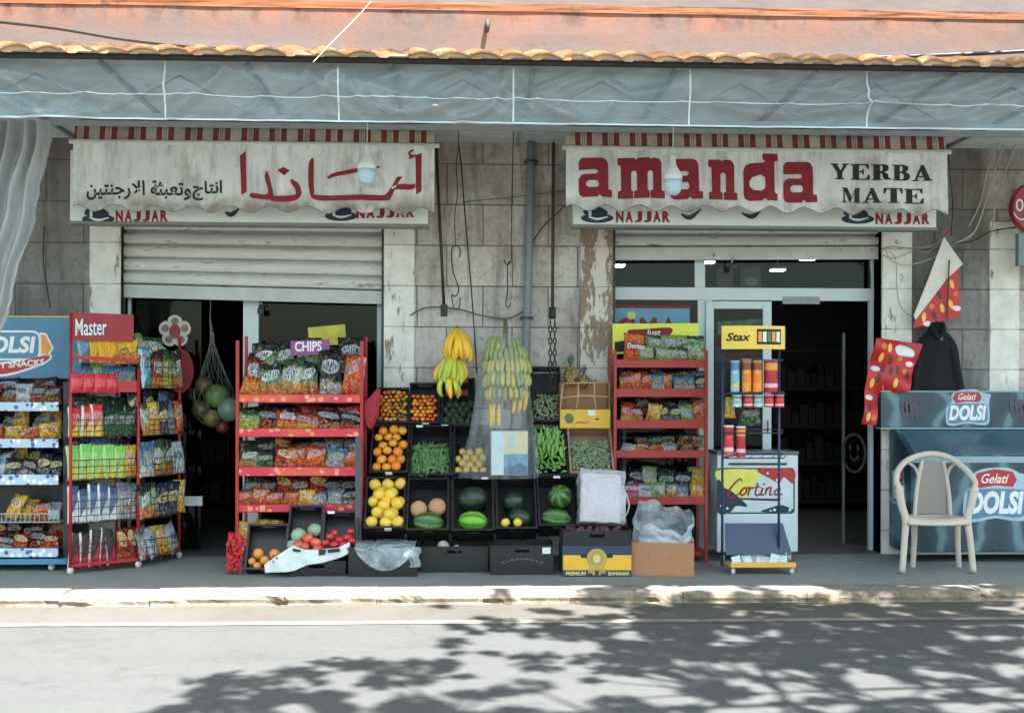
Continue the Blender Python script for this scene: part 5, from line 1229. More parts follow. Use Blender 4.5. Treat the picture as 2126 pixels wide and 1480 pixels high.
m = MB(); m.grid(hdr(0), 16, 1); hd = m.build('header', mat('header_yellow', C(234, 196, 78), .4, .12, 5), root, solid=.008)
m = MB(); text(m, 'Stax', .06, .44, .7, .34, hdr(.006), shear=.3, bold=.03); m.build('lettering', INKK, hd)
m = MB(); m.add([hdr(.006)(.53+.4*i/8, .2+.66*j) for j in (0, 1) for i in range(9)], [(i, i+1, 10+i, 9+i) for i in range(8)]); m.build('picture', INKK, hd)
m = MB()
for j in range(5):
    m.cur = j % 3; a = .55+.075*j; m.add([hdr(.008)(x, y) for x, y in ((a, .32), (a+.06, .3), (a+.06, .76), (a, .74))], [(0, 1, 2, 3)])
m.build('picture_tubes', [POR, WHT, flat('tube_green', (96, 120, 70))], hd)
m = MB(); zb0, zb1 = zs(1150), zs(1087); m.prism([(1505, 1086), (1625, 1086), (1645, 1152), (1507, 1152)], lambda a, b_: tuple(W(a, b_, YS+.12-.1*(b_-1086)/66)), (0, .012, 0)); m.build('sloping_panel', NAVY, root)
tx0, tx1 = W(1516, 1170, YS-.02).x, W(1651, 1170, YS-.02).x
m = MB(); m.box(tx0, tx1, YS-.03, YS+.22, .062, .07); m.box(tx0, tx1, YS-.04, YS-.031, .062, .1); m.build('tray', mat('tray_yellow', C(226, 170, 60), .45, .1), root)
for x in (tx0+.03, tx1-.02): caster(x, YS-.0, root)
m = MB(); q = random.Random(4)
for i in range(9):
    x = tx0+.03+(tx1-tx0-.1)*i/9; h = q.uniform(.06, .13); y = YS-.02+q.uniform(0, .1)
    M = Matrix.Translation((x+.03, y, .072)) @ Euler((q.uniform(-.5, .1), q.uniform(-.35, .35), q.uniform(-.4, .4))).to_matrix().to_4x4(); m.box(-.035, .035, -.002, .002, 0, h, M)
    tag(m.build('leaflet', mat('leaflet_paper', C(206, 220, 222), .6, .12, 20)), f'white leaflet, {ORD[i]} from left, in the yellow tray of the can stand', 'leaflet', 'white leaflets in the can stand tray'); m = MB()
def tube_can(px, pyb, pyt, wpx, Y, cols, lab, low=True):
    p = W(px, pyb, Y); s_ = (p-CAM).length/FPX; r_ = wpx/2*s_; h = (pyb-pyt)*s_
    root = thing('snack_tube', lab, 'snack tube', tuple(p), group='snack tubes on the navy wire stand')
    k = 'tube_'+cols[0]
    if k not in MATS:
        A = NT(k); tc = A.n('TexCoord'); z = A.n('SeparateXYZ', {0: tc.outputs['Generated']}).outputs[2]
        c = A.mix(A.ramp(A.noise(tc.outputs['Generated'], 4, 3), .5, .6), C(*cols[1]), C(*cols[2]))
        c = A.mix(A.math('MULTIPLY', A.ramp(z, .7, .72), A.ramp(z, .93, .95, (1, 1, 1, 1), (0, 0, 0, 1))), c, C(*cols[3]))
        c = A.mix(A.math('MULTIPLY', A.ramp(z, .14, .16), A.ramp(z, .27, .29, (1, 1, 1, 1), (0, 0, 0, 1))), c, C(*cols[4]))
        A.L(c, A.p.inputs['Base Color']); A.p.inputs['Roughness'].default_value = .3; MATS[k] = A.m
    M = Matrix.Translation(p)
    m = MB(); m.lathe([(r_*.96, 0), (r_, .003), (r_, h*.95)], 20, M); m.build('body', MATS[k], root, smooth=False)
    m = MB(); m.lathe([(r_*1.05, h*.951), (r_*1.05, h*.985), (r_*.98, h)], 20, M); m.build('lid', WHT, root)
bl = ('blue', (112, 168, 190), (160, 200, 205), (70, 120, 160), (220, 190, 90)); og = ('orange', (224, 122, 30), (240, 160, 50), (120, 70, 40), (236, 150, 40)); rd = ('red', (164, 28, 44), (186, 40, 50), (226, 150, 50), (226, 180, 190)); tl_ = ('teal', (130, 170, 165), (190, 205, 200), (90, 130, 130), (200, 210, 205)); rr = ('crimson', (196, 44, 56), (216, 84, 80), (150, 30, 40), (226, 200, 190))
YT = YS+.02
for a in ((1526, 814, 748, 18, YT, bl, 'light blue snack tube at the left of the upper tier'), (1550, 814, 747, 19, YT, og, 'orange snack tube beside the light blue one'), (1572, 814, 748, 19, YT, og, 'orange snack tube beside the wide dark red one'), (1600, 814, 748, 28, YT+.02, rd, 'wide dark red snack tube at the right of the upper tier'),
          (1530, 845, 820, 19, YT-.03, tl_, 'short teal snack pot at the left of the middle tier'), (1553, 845, 820, 19, YT-.03, rr, 'short red snack pot between two teal ones'), (1574, 845, 820, 19, YT-.03, tl_, 'short teal snack pot between two red ones'), (1596, 845, 820, 20, YT-.03, rr, 'short red snack pot, second from the right of the middle tier'), (1618, 845, 820, 19, YT-.03, rr, 'short red snack pot at the right end of the middle tier'),
          (1513, 945, 884, 20, YT-.02, rr, 'tall red snack tube against the left post on the lower tier'), (1538, 948, 886, 19, YT-.02, rd, 'tall dark red snack tube, right one on the lower tier')): tube_can(*a)
p = W(1516, 868, YT+.04); bag('yellow', tuple(p), .1, .17, .1, .2, .1, 0, 'yellow snack bag hooked on the left side of the can stand', 'snack bags on the can stand', 2)
p = W(1557, 884, YT+.16); bag('dgreen', tuple(p), .19, .2, .1, 0, .1, 0, 'dark green snack bag hanging in the middle of the can stand', 'snack bags on the can stand', 3)
# ice cream posters behind the door glass
for (loop, col, lab, Y) in (([(1490, 668), (1582, 662), (1582, 690), (1490, 694)], (190, 206, 212), 'pale ice cream poster behind the upper door glass', .19), ([(1484, 720), (1508, 718), (1508, 830), (1484, 832)], (110, 90, 140), 'purple ice cream poster strip behind the left edge of the door glass', .19), ([(1500, 735), (1580, 725), (1580, 750), (1500, 770)], (150, 44, 44), 'red and white poster behind the door glass under the yellow header', .195)):
    m = MB(); m.prism(loop, onY(Y), (0, .003, 0)); tag(m.build('window_poster', mat('poster_%d' % col[0], C(*col), .5, .5, 14)), lab, 'poster')
m = MB(); m.prism([(1273, 640), (1432, 638), (1432, 684), (1273, 686)], onY(.16), (0, .004, 0)); sp_ = m.build('blue_poster', mat('poster_blue', C(92, 146, 176), .5, .1, 4)); tag(sp_, 'light blue poster with red letters SIMA in the right shop window', 'poster')
m = MB(); f = onY(.16, .003)
for pts in ([(1318, 668), (1300, 664), (1284, 674), (1280, 690)], ):
    add_stroke(m, pts, 9, f)
m.loops([[(1305, 672), (1318, 672), (1318, 690), (1305, 690)]], f); m.loops([[(1328, 690), (1328, 662), (1334, 658), (1346, 672), (1358, 658), (1364, 662), (1364, 690), (1354, 690), (1354, 676), (1346, 684), (1337, 676), (1337, 690)]], f); m.loops([[(1374, 690), (1388, 656), (1402, 690), (1392, 690), (1388, 676), (1384, 690)]], f); m.build('lettering', INKR, sp_)
m = MB(); m.loops([ell(1311, 656, 9, 9)], f); m.build('letter_dot', flat('dot_lime', (190, 206, 90)), sp_)
m = MB(); m.box(*[W(1272, 636, .158).x, W(1434, 636, .158).x], .156, .163, zline(.16, 640, 1350), zline(.16, 634, 1350)); m.build('top_trim', INKR, sp_)
# pink posters glimpsed through the transom
for i, (x0, y0, x1, y1, lab) in enumerate(((1488, 556, 1522, 596, 'pink poster inside the shop left of the pale round picture'), (1538, 552, 1580, 600, 'pink poster with a pale round picture seen through the transom'))):
    m = MB(); m.prism([(x0, y0), (x1, y0), (x1, y1), (x0, y1)], onY(.5), (0, .004, 0)); o = m.build('hanging_poster', mat('poster_pink', C(206, 130, 160), .6, .3, 12)); tag(o, lab, 'poster')
    if i: mm = MB(); mm.loops([ell(1560, 585, 14, 9)], onY(.5, .003)); mm.build('round_picture', WHT, o)
    mm = MB(); mm.tube([W((x0+x1)/2, y0, .5), W((x0+x1)/2, y0-60, .5)], .003, 4); mm.build('hanging_string', DK, o)

# ================================================================== blue chest freezer
YF = -.55; XA = W(1891, 1000, YF).x; XB = XA+1.75
k = NT('freezer_print'); tc = k.n('TexCoord'); v = k.n('Mapping', {0: tc.outputs['Object'], 3: (.8, 1, 1.8)}).outputs[0]
wv = k.n('TexWave', {'Vector': v, 'Scale': 1.1, 'Distortion': 9.0, 'Detail': 2, 'Detail Scale': .8}).outputs[1]
c = k.mix(k.ramp(wv, .1, .95), C(40, 60, 72), C(54, 82, 93)); c = k.mix(k.math('MULTIPLY', k.ramp(wv, .8, .98), .4), c, C(130, 168, 176)); c = k.mix(k.math('MULTIPLY', k.ramp(k.noise(tc.outputs['Object'], 5, 6, .75), .58, .7), .35), c, C(96, 104, 102))
k.L(c, k.p.inputs['Base Color']); k.p.inputs['Roughness'].default_value = .3; FPR = k.m
GREYB = mat('freezer_grey', C(138, 164, 172), .3, .06, 3)
root = thing('chest_freezer', 'long blue chest freezer with swirling DOLSI print behind the plastic chair', 'freezer', ((XA+XB)/2, YF, 0))
zb_, zt_ = zline(YF, 1146, 1990), zline(YF, 947, 1990); YK = -.08
dz_ = zline(YK-.1, 891, 1990)-zt_; pr = [(YF, zb_), (YF, zt_-.02), (YF+.02, zt_), (YK-.1, zt_+dz_), (YK, zt_+dz_), (YK, zb_)]
m = MB(); n_ = len(pr); m.add([(XA, y, z) for y, z in pr]+[(XB, y, z) for y, z in pr], [tuple(range(n_)), tuple(range(n_, 2*n_))[::-1]]+[(i, (i+1) % n_, n_+(i+1) % n_, n_+i) for i in range(n_)])
m.build('body', FPR, root, bevel=.012)
m = MB(); m.box(XA-.004, XB, YF-.008, YF+.012, zt_-.055, zt_-.0); m.build('front_rail', GREYB, root, bevel=.004)
m = MB(); a = Vector((0, YK-.1-YF-.02, .15)); m.prism([(XA+.05, .03), (XB-.05, .03), (XB-.05, .55), (XA+.05, .55)], lambda x, t: (x, YF+.02+(YK-.1-YF-.02)*t*1.75, zt_+dz_*t*1.75+.006), (0, -.003, -.012)); m.build('glass_lid', mat('lid_glass', C(70, 96, 108), .12, .2, 3), root)
m = MB(); m.box(XA+.01, XB, YF+.01, YK, zb_-.02, zb_); m.build('bottom_rail', flat('rail_mid_grey', (120, 126, 126), .5), root)  # plain mid grey rail along the bottom of the body
for x in (XA+.05, XB-.08): caster(x, YF+.06, root)
YH = -.2; xh = W(1829, 850, YH).x; zh0, zh1 = zline(YH, 887, 1980), zline(YH, 814, 1980)
m = MB(); m.box(xh, XB, YH, YH+.14, zh0, zh1); m.build('canopy_box', FPR, root, bevel=.008)
m = MB(); m.box(xh-.004, XB, YH-.006, YH+.142, zh1+.001, zh1+.012); m.box(xh-.004, XB, YH-.006, YH+.142, zh0-.014, zh0-.001); m.build('canopy_trim', GREYB, root)
for x in (xh+.06, XB-.2):
    m = MB(); m.box(x, x+.05, YH+.04, YH+.09, zt_+dz_-.01, zh0-.014); m.build('canopy_post', GREYB, root)
def dolsi(par, Y, cx, cy, s, side=None):
    fn = (lambda d: onY(Y, d)) if not side else side
    T = lambda pts: [(cx+x*s, cy+y*s) for x, y in pts]
    m = MB(); m.loops([cr(T([(-44, -6), (-34, -14), (-34, -30), (-18, -40), (18, -42), (36, -34), (52, -30), (48, -14), (48, 30), (30, 36), (0, 32), (-32, 38), (-46, 30)]), 4)], fn(.002)); lg = m.build('logo_outline', flat('logo_pale', (156, 186, 198), .4), par)
    m = MB(); m.loops([cr(T([(-40, -4), (-36, -10), (38, -10), (44, 0), (44, 26), (28, 31), (0, 28), (-30, 33), (-42, 26)]), 4)], fn(.0034)); m.build('logo_field', PBL, lg)
    m = MB(); m.loops([T([(-32, -22), (-26, -34), (0, -40), (26, -36), (32, -24), (26, -14), (0, -16), (-24, -12)])], fn(.004)); m.build('logo_banner', PRED, lg)
    m = MB(); text(m, 'Gelati', cx-20*s, cx+20*s, cy-33*s, cy-19*s, fn(.0052), shear=.35, bold=.01); text(m, 'DOLSI', cx-40*s, cx+42*s, cy-8*s, cy+26*s, fn(.0054), shear=.18, bold=.05); m.build('logo_name', WHT, lg)
dolsi(root, YF, 2066, 1030, 1.42); dolsi(root, YH, 2008, 848, .95)
zc0 = lambda a, b_: None
dolsi(root, 0, 0, 0, 1, side=lambda d: (lambda x, y: (XA-d, YF+.25+x*.0032, .62-y*.0042)))
for px, lab in ((1888, 'choc'), (2116, 'choc')):
    m = MB()
    for i in range(4): m.prism(ell(px-14+i*9, 848+i*.5, 6, 21, 14, -.12), onY(YH, .002), (0, -.003, 0))
    m.build('ice_cream_picture', mat('choc_print', C(70, 66, 84), .4, .35, 40), root)
# ================================================================== plastic chair
YCh = G(1945, 1190).y; CHM = mat('chair_plastic', C(192, 180, 166), .42, .08, 5, dirt=(C(150, 134, 120), .2, 9), bump=.05)
root = thing('plastic_chair', 'pale pinkish plastic armchair standing alone before the blue freezer', 'chair', tuple(W(1945, 1188, YCh)))
def cpt(px, py, dy): return W(px, py, YCh+dy*.6)
def band(pts, wz, wy):            # flat moulded band: elliptical section swept along pts
    P = [Vector(p) for p in cr([tuple(p) for p in pts], 6, False)]; m = MB(); n = 10; vs = []; N = len(P)
    for i, p in enumerate(P):
        t = (P[min(i+1, N-1)]-P[max(i-1, 0)]).normalized(); b = Vector((0, 1, 0)); b = (b-t*b.dot(t)).normalized(); a = t.cross(b)
        ww = wz[0]+(wz[1]-wz[0])*i/(N-1) if isinstance(wz, tuple) else wz
        for k in range(n): q = 2*math.pi*k/n; vs.append(p+a*(ww*math.cos(q))+b*(wy*math.sin(q)))
    m.add(vs, [(i*n+k, i*n+(k+1) % n, (i+1)*n+(k+1) % n, (i+1)*n+k) for i in range(N-1) for k in range(n)]+[tuple(range(n))[::-1], tuple(range((N-1)*n, N*n))])
    return m
band([cpt(1872, 1018, .0), cpt(1861, 1000, .08), cpt(1866, 974, .22), cpt(1888, 953, .4), cpt(1930, 942, .47), cpt(1972, 950, .4), cpt(2004, 974, .22), cpt(2024, 1000, .08), cpt(2020, 1020, .0)], .026, .02).build('arm_arch', CHM, root, smooth=True)
for pts in ([cpt(1866, 1012, 0), cpt(1872, 1050, .0), cpt(1880, 1078, .0), cpt(1878, 1120, -.0), cpt(1873, 1188, -.02)], [cpt(2024, 1012, 0), cpt(2016, 1050, 0), cpt(2009, 1078, 0), cpt(2014, 1120, 0), cpt(2021, 1188, -.02)]):
    band(pts, (.036, .026), .022).build('leg', CHM, root, smooth=True)
for x in (1898, 1988):
    band([cpt(x, 1080, .4), cpt(x, 1120, .44), cpt(x+(-3 if x < 1940 else 3), 1180, .5)], (.03, .022), .02).build('leg', CHM, root, smooth=True)
zs0 = cpt(1945, 1080, 0).z
m = MB(); xs0, xs1 = cpt(1882, 1080, 0).x, cpt(2010, 1080, 0).x
m.grid(lambda u, v: (xs0+(xs1-xs0)*(u-(u-.5)*.25*v), YCh-.03+.31*v, zs0+.02-.03*math.sin(math.pi*u)*math.sin(math.pi*min(1, v*.9+.1))-.05*max(0, .12-v)/.12-.01*v), 18, 16)
m.build('seat', CHM, root, smooth=True, solid=.02)
zsb = 1068
for xa_, xb_ in ((1899, 1908), (1973, 1964)):
    band([cpt(xa_, zsb+6, .43), cpt(xa_+(xb_-xa_)*.3, 1030, .45), cpt(xb_, 985, .47), cpt(xb_+(7 if xa_ < 1940 else -7), 956, .47)], .018, .018).build('back_upright', CHM, root, smooth=True)
    band([cpt(xb_, 995, .47), cpt(xb_+(-8 if xa_ < 1940 else 8), 972, .44), cpt(xb_+(-20 if xa_ < 1940 else 20), 962, .36)], .012, .014).build('back_strut', CHM, root, smooth=True)
k = NT('chair_mesh'); tc = k.n('TexCoord'); s_ = k.n('SeparateXYZ', {0: tc.outputs['Object']})
hx = k.math('LESS_THAN', k.math('FRACT', k.math('MULTIPLY', s_.outputs[0], 90)), .35); hz = k.math('LESS_THAN', k.math('FRACT', k.math('MULTIPLY', s_.outputs[2], 90)), .35)
c = k.mix(k.math('MULTIPLY', hx, hz), C(140, 132, 126), C(84, 84, 84)); k.L(c, k.p.inputs['Base Color']); k.p.inputs['Roughness'].default_value = .5
lp = cr([(1900, 1066), (1902, 1020), (1906, 985), (1915, 966), (1936, 956), (1957, 966), (1966, 985), (1971, 1020), (1973, 1066)], 4, False)
m = MB(); m.prism(lp, lambda a, b_: tuple(cpt(a, b_, .455)), (0, .012, 0)); m.build('backrest', k.m, root)

# ================================================================== hanging posters, jacket, round sign
PRD = mat('poster_red', C(186, 30, 34), .4, .15, 5)
def motif(par, x, y, kind, f, a=0):
    m = MB(); w_, h = ((4.5, 10), (4.5, 10), (9, 5.5), (6, 6))[kind]; m.loops([ell(x, y, w_, h, 12, a)], f); m.build('ice_cream_picture', MOT[kind], par)
MOT = [flat('ice_choc', (96, 40, 36)), flat('ice_yellow', (236, 190, 80)), flat('ice_white', (226, 216, 214)), flat('ice_orange', (226, 110, 50))]
Yp = -.16
def pw(off): return lambda px, py: tuple(W(px, py, Yp)+Vector((0, -off, 0)))
m = MB(); m.prism([(1962, 566), (1990, 556), (1994, 655), (1968, 662), (1940, 668), (1896, 682), (1900, 664), (1930, 625)], pw(0), (0, .004, 0)); ps = m.build('folded_poster', PRD)
tag(ps, 'red ice cream poster hanging by one corner with its white back folded over', 'poster')
m = MB(); m.prism([(1959, 492), (1978, 520), (1998, 549), (1964, 580), (1930, 625), (1900, 664), (1896, 655), (1926, 580)], pw(.012), (0, .004, 0)); m.build('folded_back', flat('paper_back', (214, 210, 200), .6), ps)
q = random.Random(8); f = pw(.003)
for (x, y, kd) in ((1976, 590, 1), (1984, 610, 3), (1974, 632, 1), (1986, 640, 2), (1950, 612, 0), (1956, 640, 1), (1934, 636, 3), (1940, 655, 0), (1918, 658, 1), (1925, 672, 2)): motif(ps, x, y, kd, f, q.uniform(-.4, .4))
m = MB(); m.tube([W(1971, 540, Yp-.03), W(1968, 600, Yp-.03), W(1966, 660, Yp-.03)], .006, 6); m.build('hanging_strip', DK, ps)
m = MB(); m.tube([W(1960, 494, Yp), W(1966, 482, Yp), W(1972, 480, Yp+.02)], .006, 6); m.build('corner_tie', PRD, ps)
Yp = -.2
def fyP(x, z): return Yp+.03*math.sin(x*13+z*7)+.015*math.sin(z*21+x*5)
def pw(off): return lambda px, py: (lambda q_: (q_.x, fyP(q_.x, q_.z)-off, q_.z))(W(px, py, Yp))
m = MB(); m.loops([[(1816, 702), (1860, 706), (1916, 714), (1900, 765), (1885, 812), (1840, 816), (1828, 818), (1818, 882), (1787, 880), (1800, 790)]], pw(0)); ps = m.build('ice_cream_poster', PRD, solid=.003); chop(ps, .02, .02, fyP, 0)
tag(ps, 'long red ice cream poster hanging crooked beside the blue freezer', 'poster')
f = pw(.003)
for (x, y, kd) in ((1832, 718, 3), (1845, 722, 1), (1818, 765, 2), (1868, 745, 3), (1828, 742, 1), (1846, 748, 0), (1890, 756, 2), (1856, 795, 1), (1824, 785, 0), (1804, 845, 0), (1832, 765, 0), (1848, 770, 0), (1862, 768, 0), (1878, 772, 3), (1884, 780, 0), (1812, 795, 1), (1806, 825, 2), (1800, 865, 1), (1812, 868, 3)): motif(ps, x, y, kd, f, .2)
m = MB(); m.loops([cr([(1858, 722), (1872, 716), (1896, 726), (1898, 740), (1880, 740), (1862, 736)])], f); m.build('burst_white', WHT, ps)
m = MB(); m.loops([ell(1874, 724, 9, 7)], pw(.005)); m.build('burst_centre', POR, ps); m = MB(); m.loops([[(1832, 800), (1882, 790), (1880, 806), (1834, 810)]], f); m.build('burst_yellow', POR, ps)
m = MB(); rings = [(668, 8, .03), (676, 13, .05), (690, 20, .07), (704, 34, .08), (722, 43, .09), (745, 47, .09), (775, 51, .1), (800, 55, .11), (832, 58, .11)]; n = 28; vs = []
Yj = -.1
for (py, hw, dp_) in rings:
    cx = 1944-(py-670)*.012; c = W(cx, py, Yj); s_ = (c-CAM).length/FPX
    for k_ in range(n):
        q_ = 2*math.pi*k_/n; rr_ = 1+.09*math.sin(q_*7+py*.05)*min(1, (py-668)/40)+.06*nz(q_*2, py*.03)
        vs.append((c.x+hw*s_*math.cos(q_)*rr_, Yj+.75*dp_*math.sin(q_)*rr_, c.z+.01*nz(q_*3, py)))
m.add(vs, [(i*n+k_, i*n+(k_+1) % n, (i+1)*n+(k_+1) % n, (i+1)*n+k_) for i in range(len(rings)-1) for k_ in range(n)]+[tuple(range(n))])
jk = m.build('jacket', mat('black_cloth', C(15, 16, 20), .9, .25, 20, bump=.3), smooth=True, sub=1); tag(jk, 'black jacket hanging on the wall above the blue freezer', 'jacket')
for xs, sg in ((1922, -1), (1966, 1)):
    m = MB(); m.tube(cr([tuple(W(xs, 706, Yj)), tuple(W(xs+sg*12, 735, Yj-.03)), tuple(W(xs+sg*20, 775, Yj-.04)), tuple(W(xs+sg*26, 822, Yj-.05))], 5, False), [.04+.008*math.sin(i*1.9) for i in range(16)], 10); m.build('sleeve', MATS['black_cloth'], jk, smooth=True)
m = MB(); m.tube(cr([tuple(W(1932, 672, Yj-.05)), tuple(W(1940, 690, Yj-.09)), tuple(W(1950, 700, Yj-.1)), tuple(W(1960, 686, Yj-.08)), tuple(W(1957, 670, Yj-.04))], 5, False), .018, 8); m.build('collar', MATS['black_cloth'], jk, smooth=True)
m = MB(); p = W(1954, 700, Yj-.1); m.box(p.x-.014, p.x+.014, p.y-.006, p.y+.004, p.z-.03, p.z+.02); m.build('collar_label', flat('label_grey', (86, 88, 92)), jk)
m = MB(); m.tube([W(1944, 672, Yj), W(1946, 655, Yj), W(1950, 640, -.01)], .006, 6); m.build('hanging_loop', DK, jk)
Ys = -.3; c = W(2152, 432, Ys); s_ = (c-CAM).length/FPX
root = thing('round_sign', 'round red hanging sign cut by the right edge of the picture', 'sign', tuple(c))
M = Matrix.Translation(c) @ Matrix.Rotation(math.pi/2, 4, 'X'); m = MB(); m.lathe([(0.001, -.04), (48*s_, -.04), (50*s_, -.03), (50*s_, .03), (48*s_, .04), (.001, .04)], 40, M); m.build('disc', mat('sign_red', C(150, 26, 40), .3, .1), root, smooth=False)
f = onY(Ys, .043); m = MB(); m.loops([ell(2117, 426, 8, 13), ell(2117, 426, 4.5, 9)[::-1]], f); add_stroke(m, [(2104, 440), (2112, 452), (2124, 456), (2140, 450)], [1, 2.5, 3, 3], f); m.build('lettering', WHT, root)
m = MB(); a, b_ = W(2111, 553, Ys), W(2200, 486, Ys); m.box(a.x, b_.x, Ys-.03, Ys+.03, a.z, b_.z); m.build('lower_panel', mat('sign_grey', C(120, 136, 136), .4, .15), root, bevel=.006)
m = MB(); m.bar((c.x+.2, Ys, c.z), (c.x+.2, 0, c.z), .03, .03); m.build('bracket', DK, root)

# ================================================================== produce display
BLC = mat('black_crate_plastic', C(22, 23, 25), .42, .2, 8, dirt=(C(52, 52, 50), .2, 9))
TAGM = flat('tag_paper', (220, 224, 222), .6)
stand = thing('display_stand', 'black stepped metal stand carrying the tilted fruit crates', 'display stand', tuple(W(985, 1000, -.5)))
for px in (746, 1300):
    for (Y, zt_) in ((-.82, .36), (-.5, .8), (-.2, 1.16)):
        x = W(px, 900, Y).x; m = MB(); m.box(x-.015, x+.015, Y+.1, Y+.13, 0, zt_); m.build('upright', BLC, stand)
m = MB(); x0, x1 = W(746, 900, -.6).x, W(1300, 900, -.6).x
for xx in (x0, x1):
    m = MB(); m.bar((xx, -.7, .02), (xx, -.1, 1.2), .03, .03); m.build('side_rail', BLC, stand)
for (Y, z) in ((-.70, .3), (-.38, .72), (-.1, 1.12)):
    m = MB(); m.box(x0, x1, Y+.1, Y+.13, z-.03, z); m.build('cross_rail', BLC, stand)
m = MB(); m.box(W(738, 900, -.8).x, W(751, 900, -.8).x, -.82, -.79, 0.0, W(745, 905, -.8).z); m.build('front_post', flat('post_grey', (70, 72, 76), .5), stand)

def crate(lab, pxl, pxr, pyb, pyt, Y, t, dep, m_=None, L=None, tagpx=None, solidwalls=False, group='black plastic fruit crates'):
    m_ = m_ or BLC; t = R(t); P0 = W((pxl+pxr)/2, pyb, Y); w_ = W(pxr, pyb, Y).x-W(pxl, pyb, Y).x
    if L is None:
        L = .1
        while L < .7 and proj(P0+Vector((0, math.cos(t)*L, math.sin(t)*L)))[1] > pyt: L += .004
    root = thing('produce_crate', lab, 'crate', tuple(P0), (t, 0, 0), group)
    a, th = w_/2-.003, .009
    m = MB(); m.box(-a, a, 0, L, -dep, -dep+th)                                   # bottom
    for s_ in (-1, 1):
        x = s_*a; m.box(min(x, x-s_*th), max(x, x-s_*th), 0, L, -dep+th, -.012)   # long walls
        for k_ in range(5): y = L*(k_+.5)/5; m.box(min(x, x+s_*.004), max(x, x+s_*.004), y-.006, y+.006, -dep, -.012)
    for y0 in (0, L-th):                                                          # end walls with a hand slot
        hs = min(.06, a*.45)
        m.box(-a+th, -hs, y0, y0+th, -dep+th, -.012); m.box(hs, a-th, y0, y0+th, -dep+th, -.012)
        m.box(-hs, hs, y0, y0+th, -dep+th, -.055); m.box(-hs, hs, y0, y0+th, -.03, -.012)
    for k_ in range(9):
        x = -a+.02+(2*a-.04)*k_/8
        if abs(x) > hs+.004: m.box(x-.003, x+.003, -.004, -.0002, -dep+.006, -.016)
    for zz_ in (.35, .62): m.box(-a, a, -.003, -.0003, -dep*zz_-.003-.02, -dep*zz_+.003-.02)
    m.build('shell', m_, root, local=True)
    m = MB(); o_ = .006
    m.box(-a-o_, a+o_, -o_, .012, -.0115, 0); m.box(-a-o_, a+o_, L-.012, L+o_, -.0115, 0); m.box(-a-o_, -a+.012, .0121, L-.0121, -.0115, 0); m.box(a-.012, a+o_, .0121, L-.0121, -.0115, 0)
    m.build('rim', m_, root, local=True, bevel=.003)
    if tagpx:
        tx, ty = tagpx; m = MB(); m.box(tx*a-.028, tx*a+.028, ty*L-.012 if ty > .5 else -.012, ty*L+.01 if ty > .5 else -.008, -.036 if ty < .5 else .001, 0 if ty < .5 else .004); m.build('price_tag', TAGM, root, local=True)
    M = Matrix.Translation(P0) @ Matrix.Rotation(t, 4, 'X')
    return M, w_, L
# ---- kinds of fruit: one mesh each, copied
def rindmat(name, a, b_, scale=14, rough=.45, bump=.25, spots=None, rand=.35):
    return mat(name, C(*a), rough, .14, scale, bump=bump, dirt=(C(*b_), .3, 5), rand=rand)
def melonmat(name, base, stripe, sc, dist):
    k = NT(name); tc = k.n('TexCoord'); oi = k.n('ObjectInfo')
    s = k.n('SeparateXYZ', {0: tc.outputs['Object']}); ang = k.math('ARCTAN2', s.outputs[1], s.outputs[2])
    n = k.math('MULTIPLY', k.math('SUBTRACT', k.noise(k.n('VectorMath', {0: tc.outputs['Object'], 1: k.n('CombineXYZ', {0: k.math('MULTIPLY', oi.outputs['Random'], 20)}).outputs[0]}, operation='ADD').outputs[0], 14, 6, .7), .5), dist)
    wv = k.math('SINE', k.math('MULTIPLY', k.math('ADD', ang, n), sc))
    c = k.mix(k.ramp(wv, .3, .75), C(*base), C(*stripe)); c = k.mix(k.math('MULTIPLY', k.noise(tc.outputs['Object'], 50, 3), .4), c, C(*[q*.7 for q in base]))
    k.L(c, k.p.inputs['Base Color']); k.p.inputs['Roughness'].default_value = .3; MATS[name] = k.m; return k.m
FR = {}
def kind(key, name, m_, dimple=.0, squash=1, lob=0, stem=False):
    m = MB(); m.sphere((0, 0, 0), (1, 1, squash), 18, 12)
    vs = []
    for v in m.v:
        v = Vector(v); q = math.hypot(v.x, v.y); a = math.atan2(v.y, v.x)
        k_ = 1-dimple*math.exp(-(q/.25)**2)+lob*math.cos(5*a)*q+.03*nz(v.x*2, v.y*2, v.z*2)
        vs.append(tuple(v*k_))
    me = bpy.data.meshes.new(name); me.from_pydata(vs, [], m.f); me.polygons.foreach_set('use_smooth', [True]*len(me.polygons)); me.materials.append(m_)
    FR[key] = (name, me)
kind('orange', 'orange', rindmat('rind_orange', (232, 136, 34), (240, 170, 60)), .1)
kind('mandarin', 'mandarin', rindmat('rind_mandarin', (226, 104, 30), (236, 140, 40)), .14, .85)
kind('mandarin2', 'mandarin', rindmat('rind_mandarin_pale', (232, 160, 50), (214, 176, 70)), .14, .85)
kind('grapefruit', 'grapefruit', rindmat('rind_yellow', (236, 196, 70), (222, 170, 60)), .08, .95)
kind('melon', 'melon', rindmat('rind_tan', (206, 158, 116), (186, 132, 92), 40, .7, .6), .04)
kind('wm', 'watermelon', melonmat('rind_watermelon', (48, 84, 44), (104, 150, 70), 7, 1.4), .03)
kind('wmd', 'watermelon', melonmat('rind_dark_melon', (30, 46, 36), (46, 66, 46), 7, 1.2), .03)
kind('wml', 'watermelon', melonmat('rind_bright_melon', (112, 180, 50), (60, 120, 40), 6, 1.0), .03)
kind('lemon', 'guava', rindmat('rind_guava', (206, 170, 70), (168, 150, 70)), .05, 1.1)
kind('avocado', 'avocado', rindmat('rind_avocado', (44, 58, 40), (30, 40, 32), 30, .5, .5), 0, 1.3)
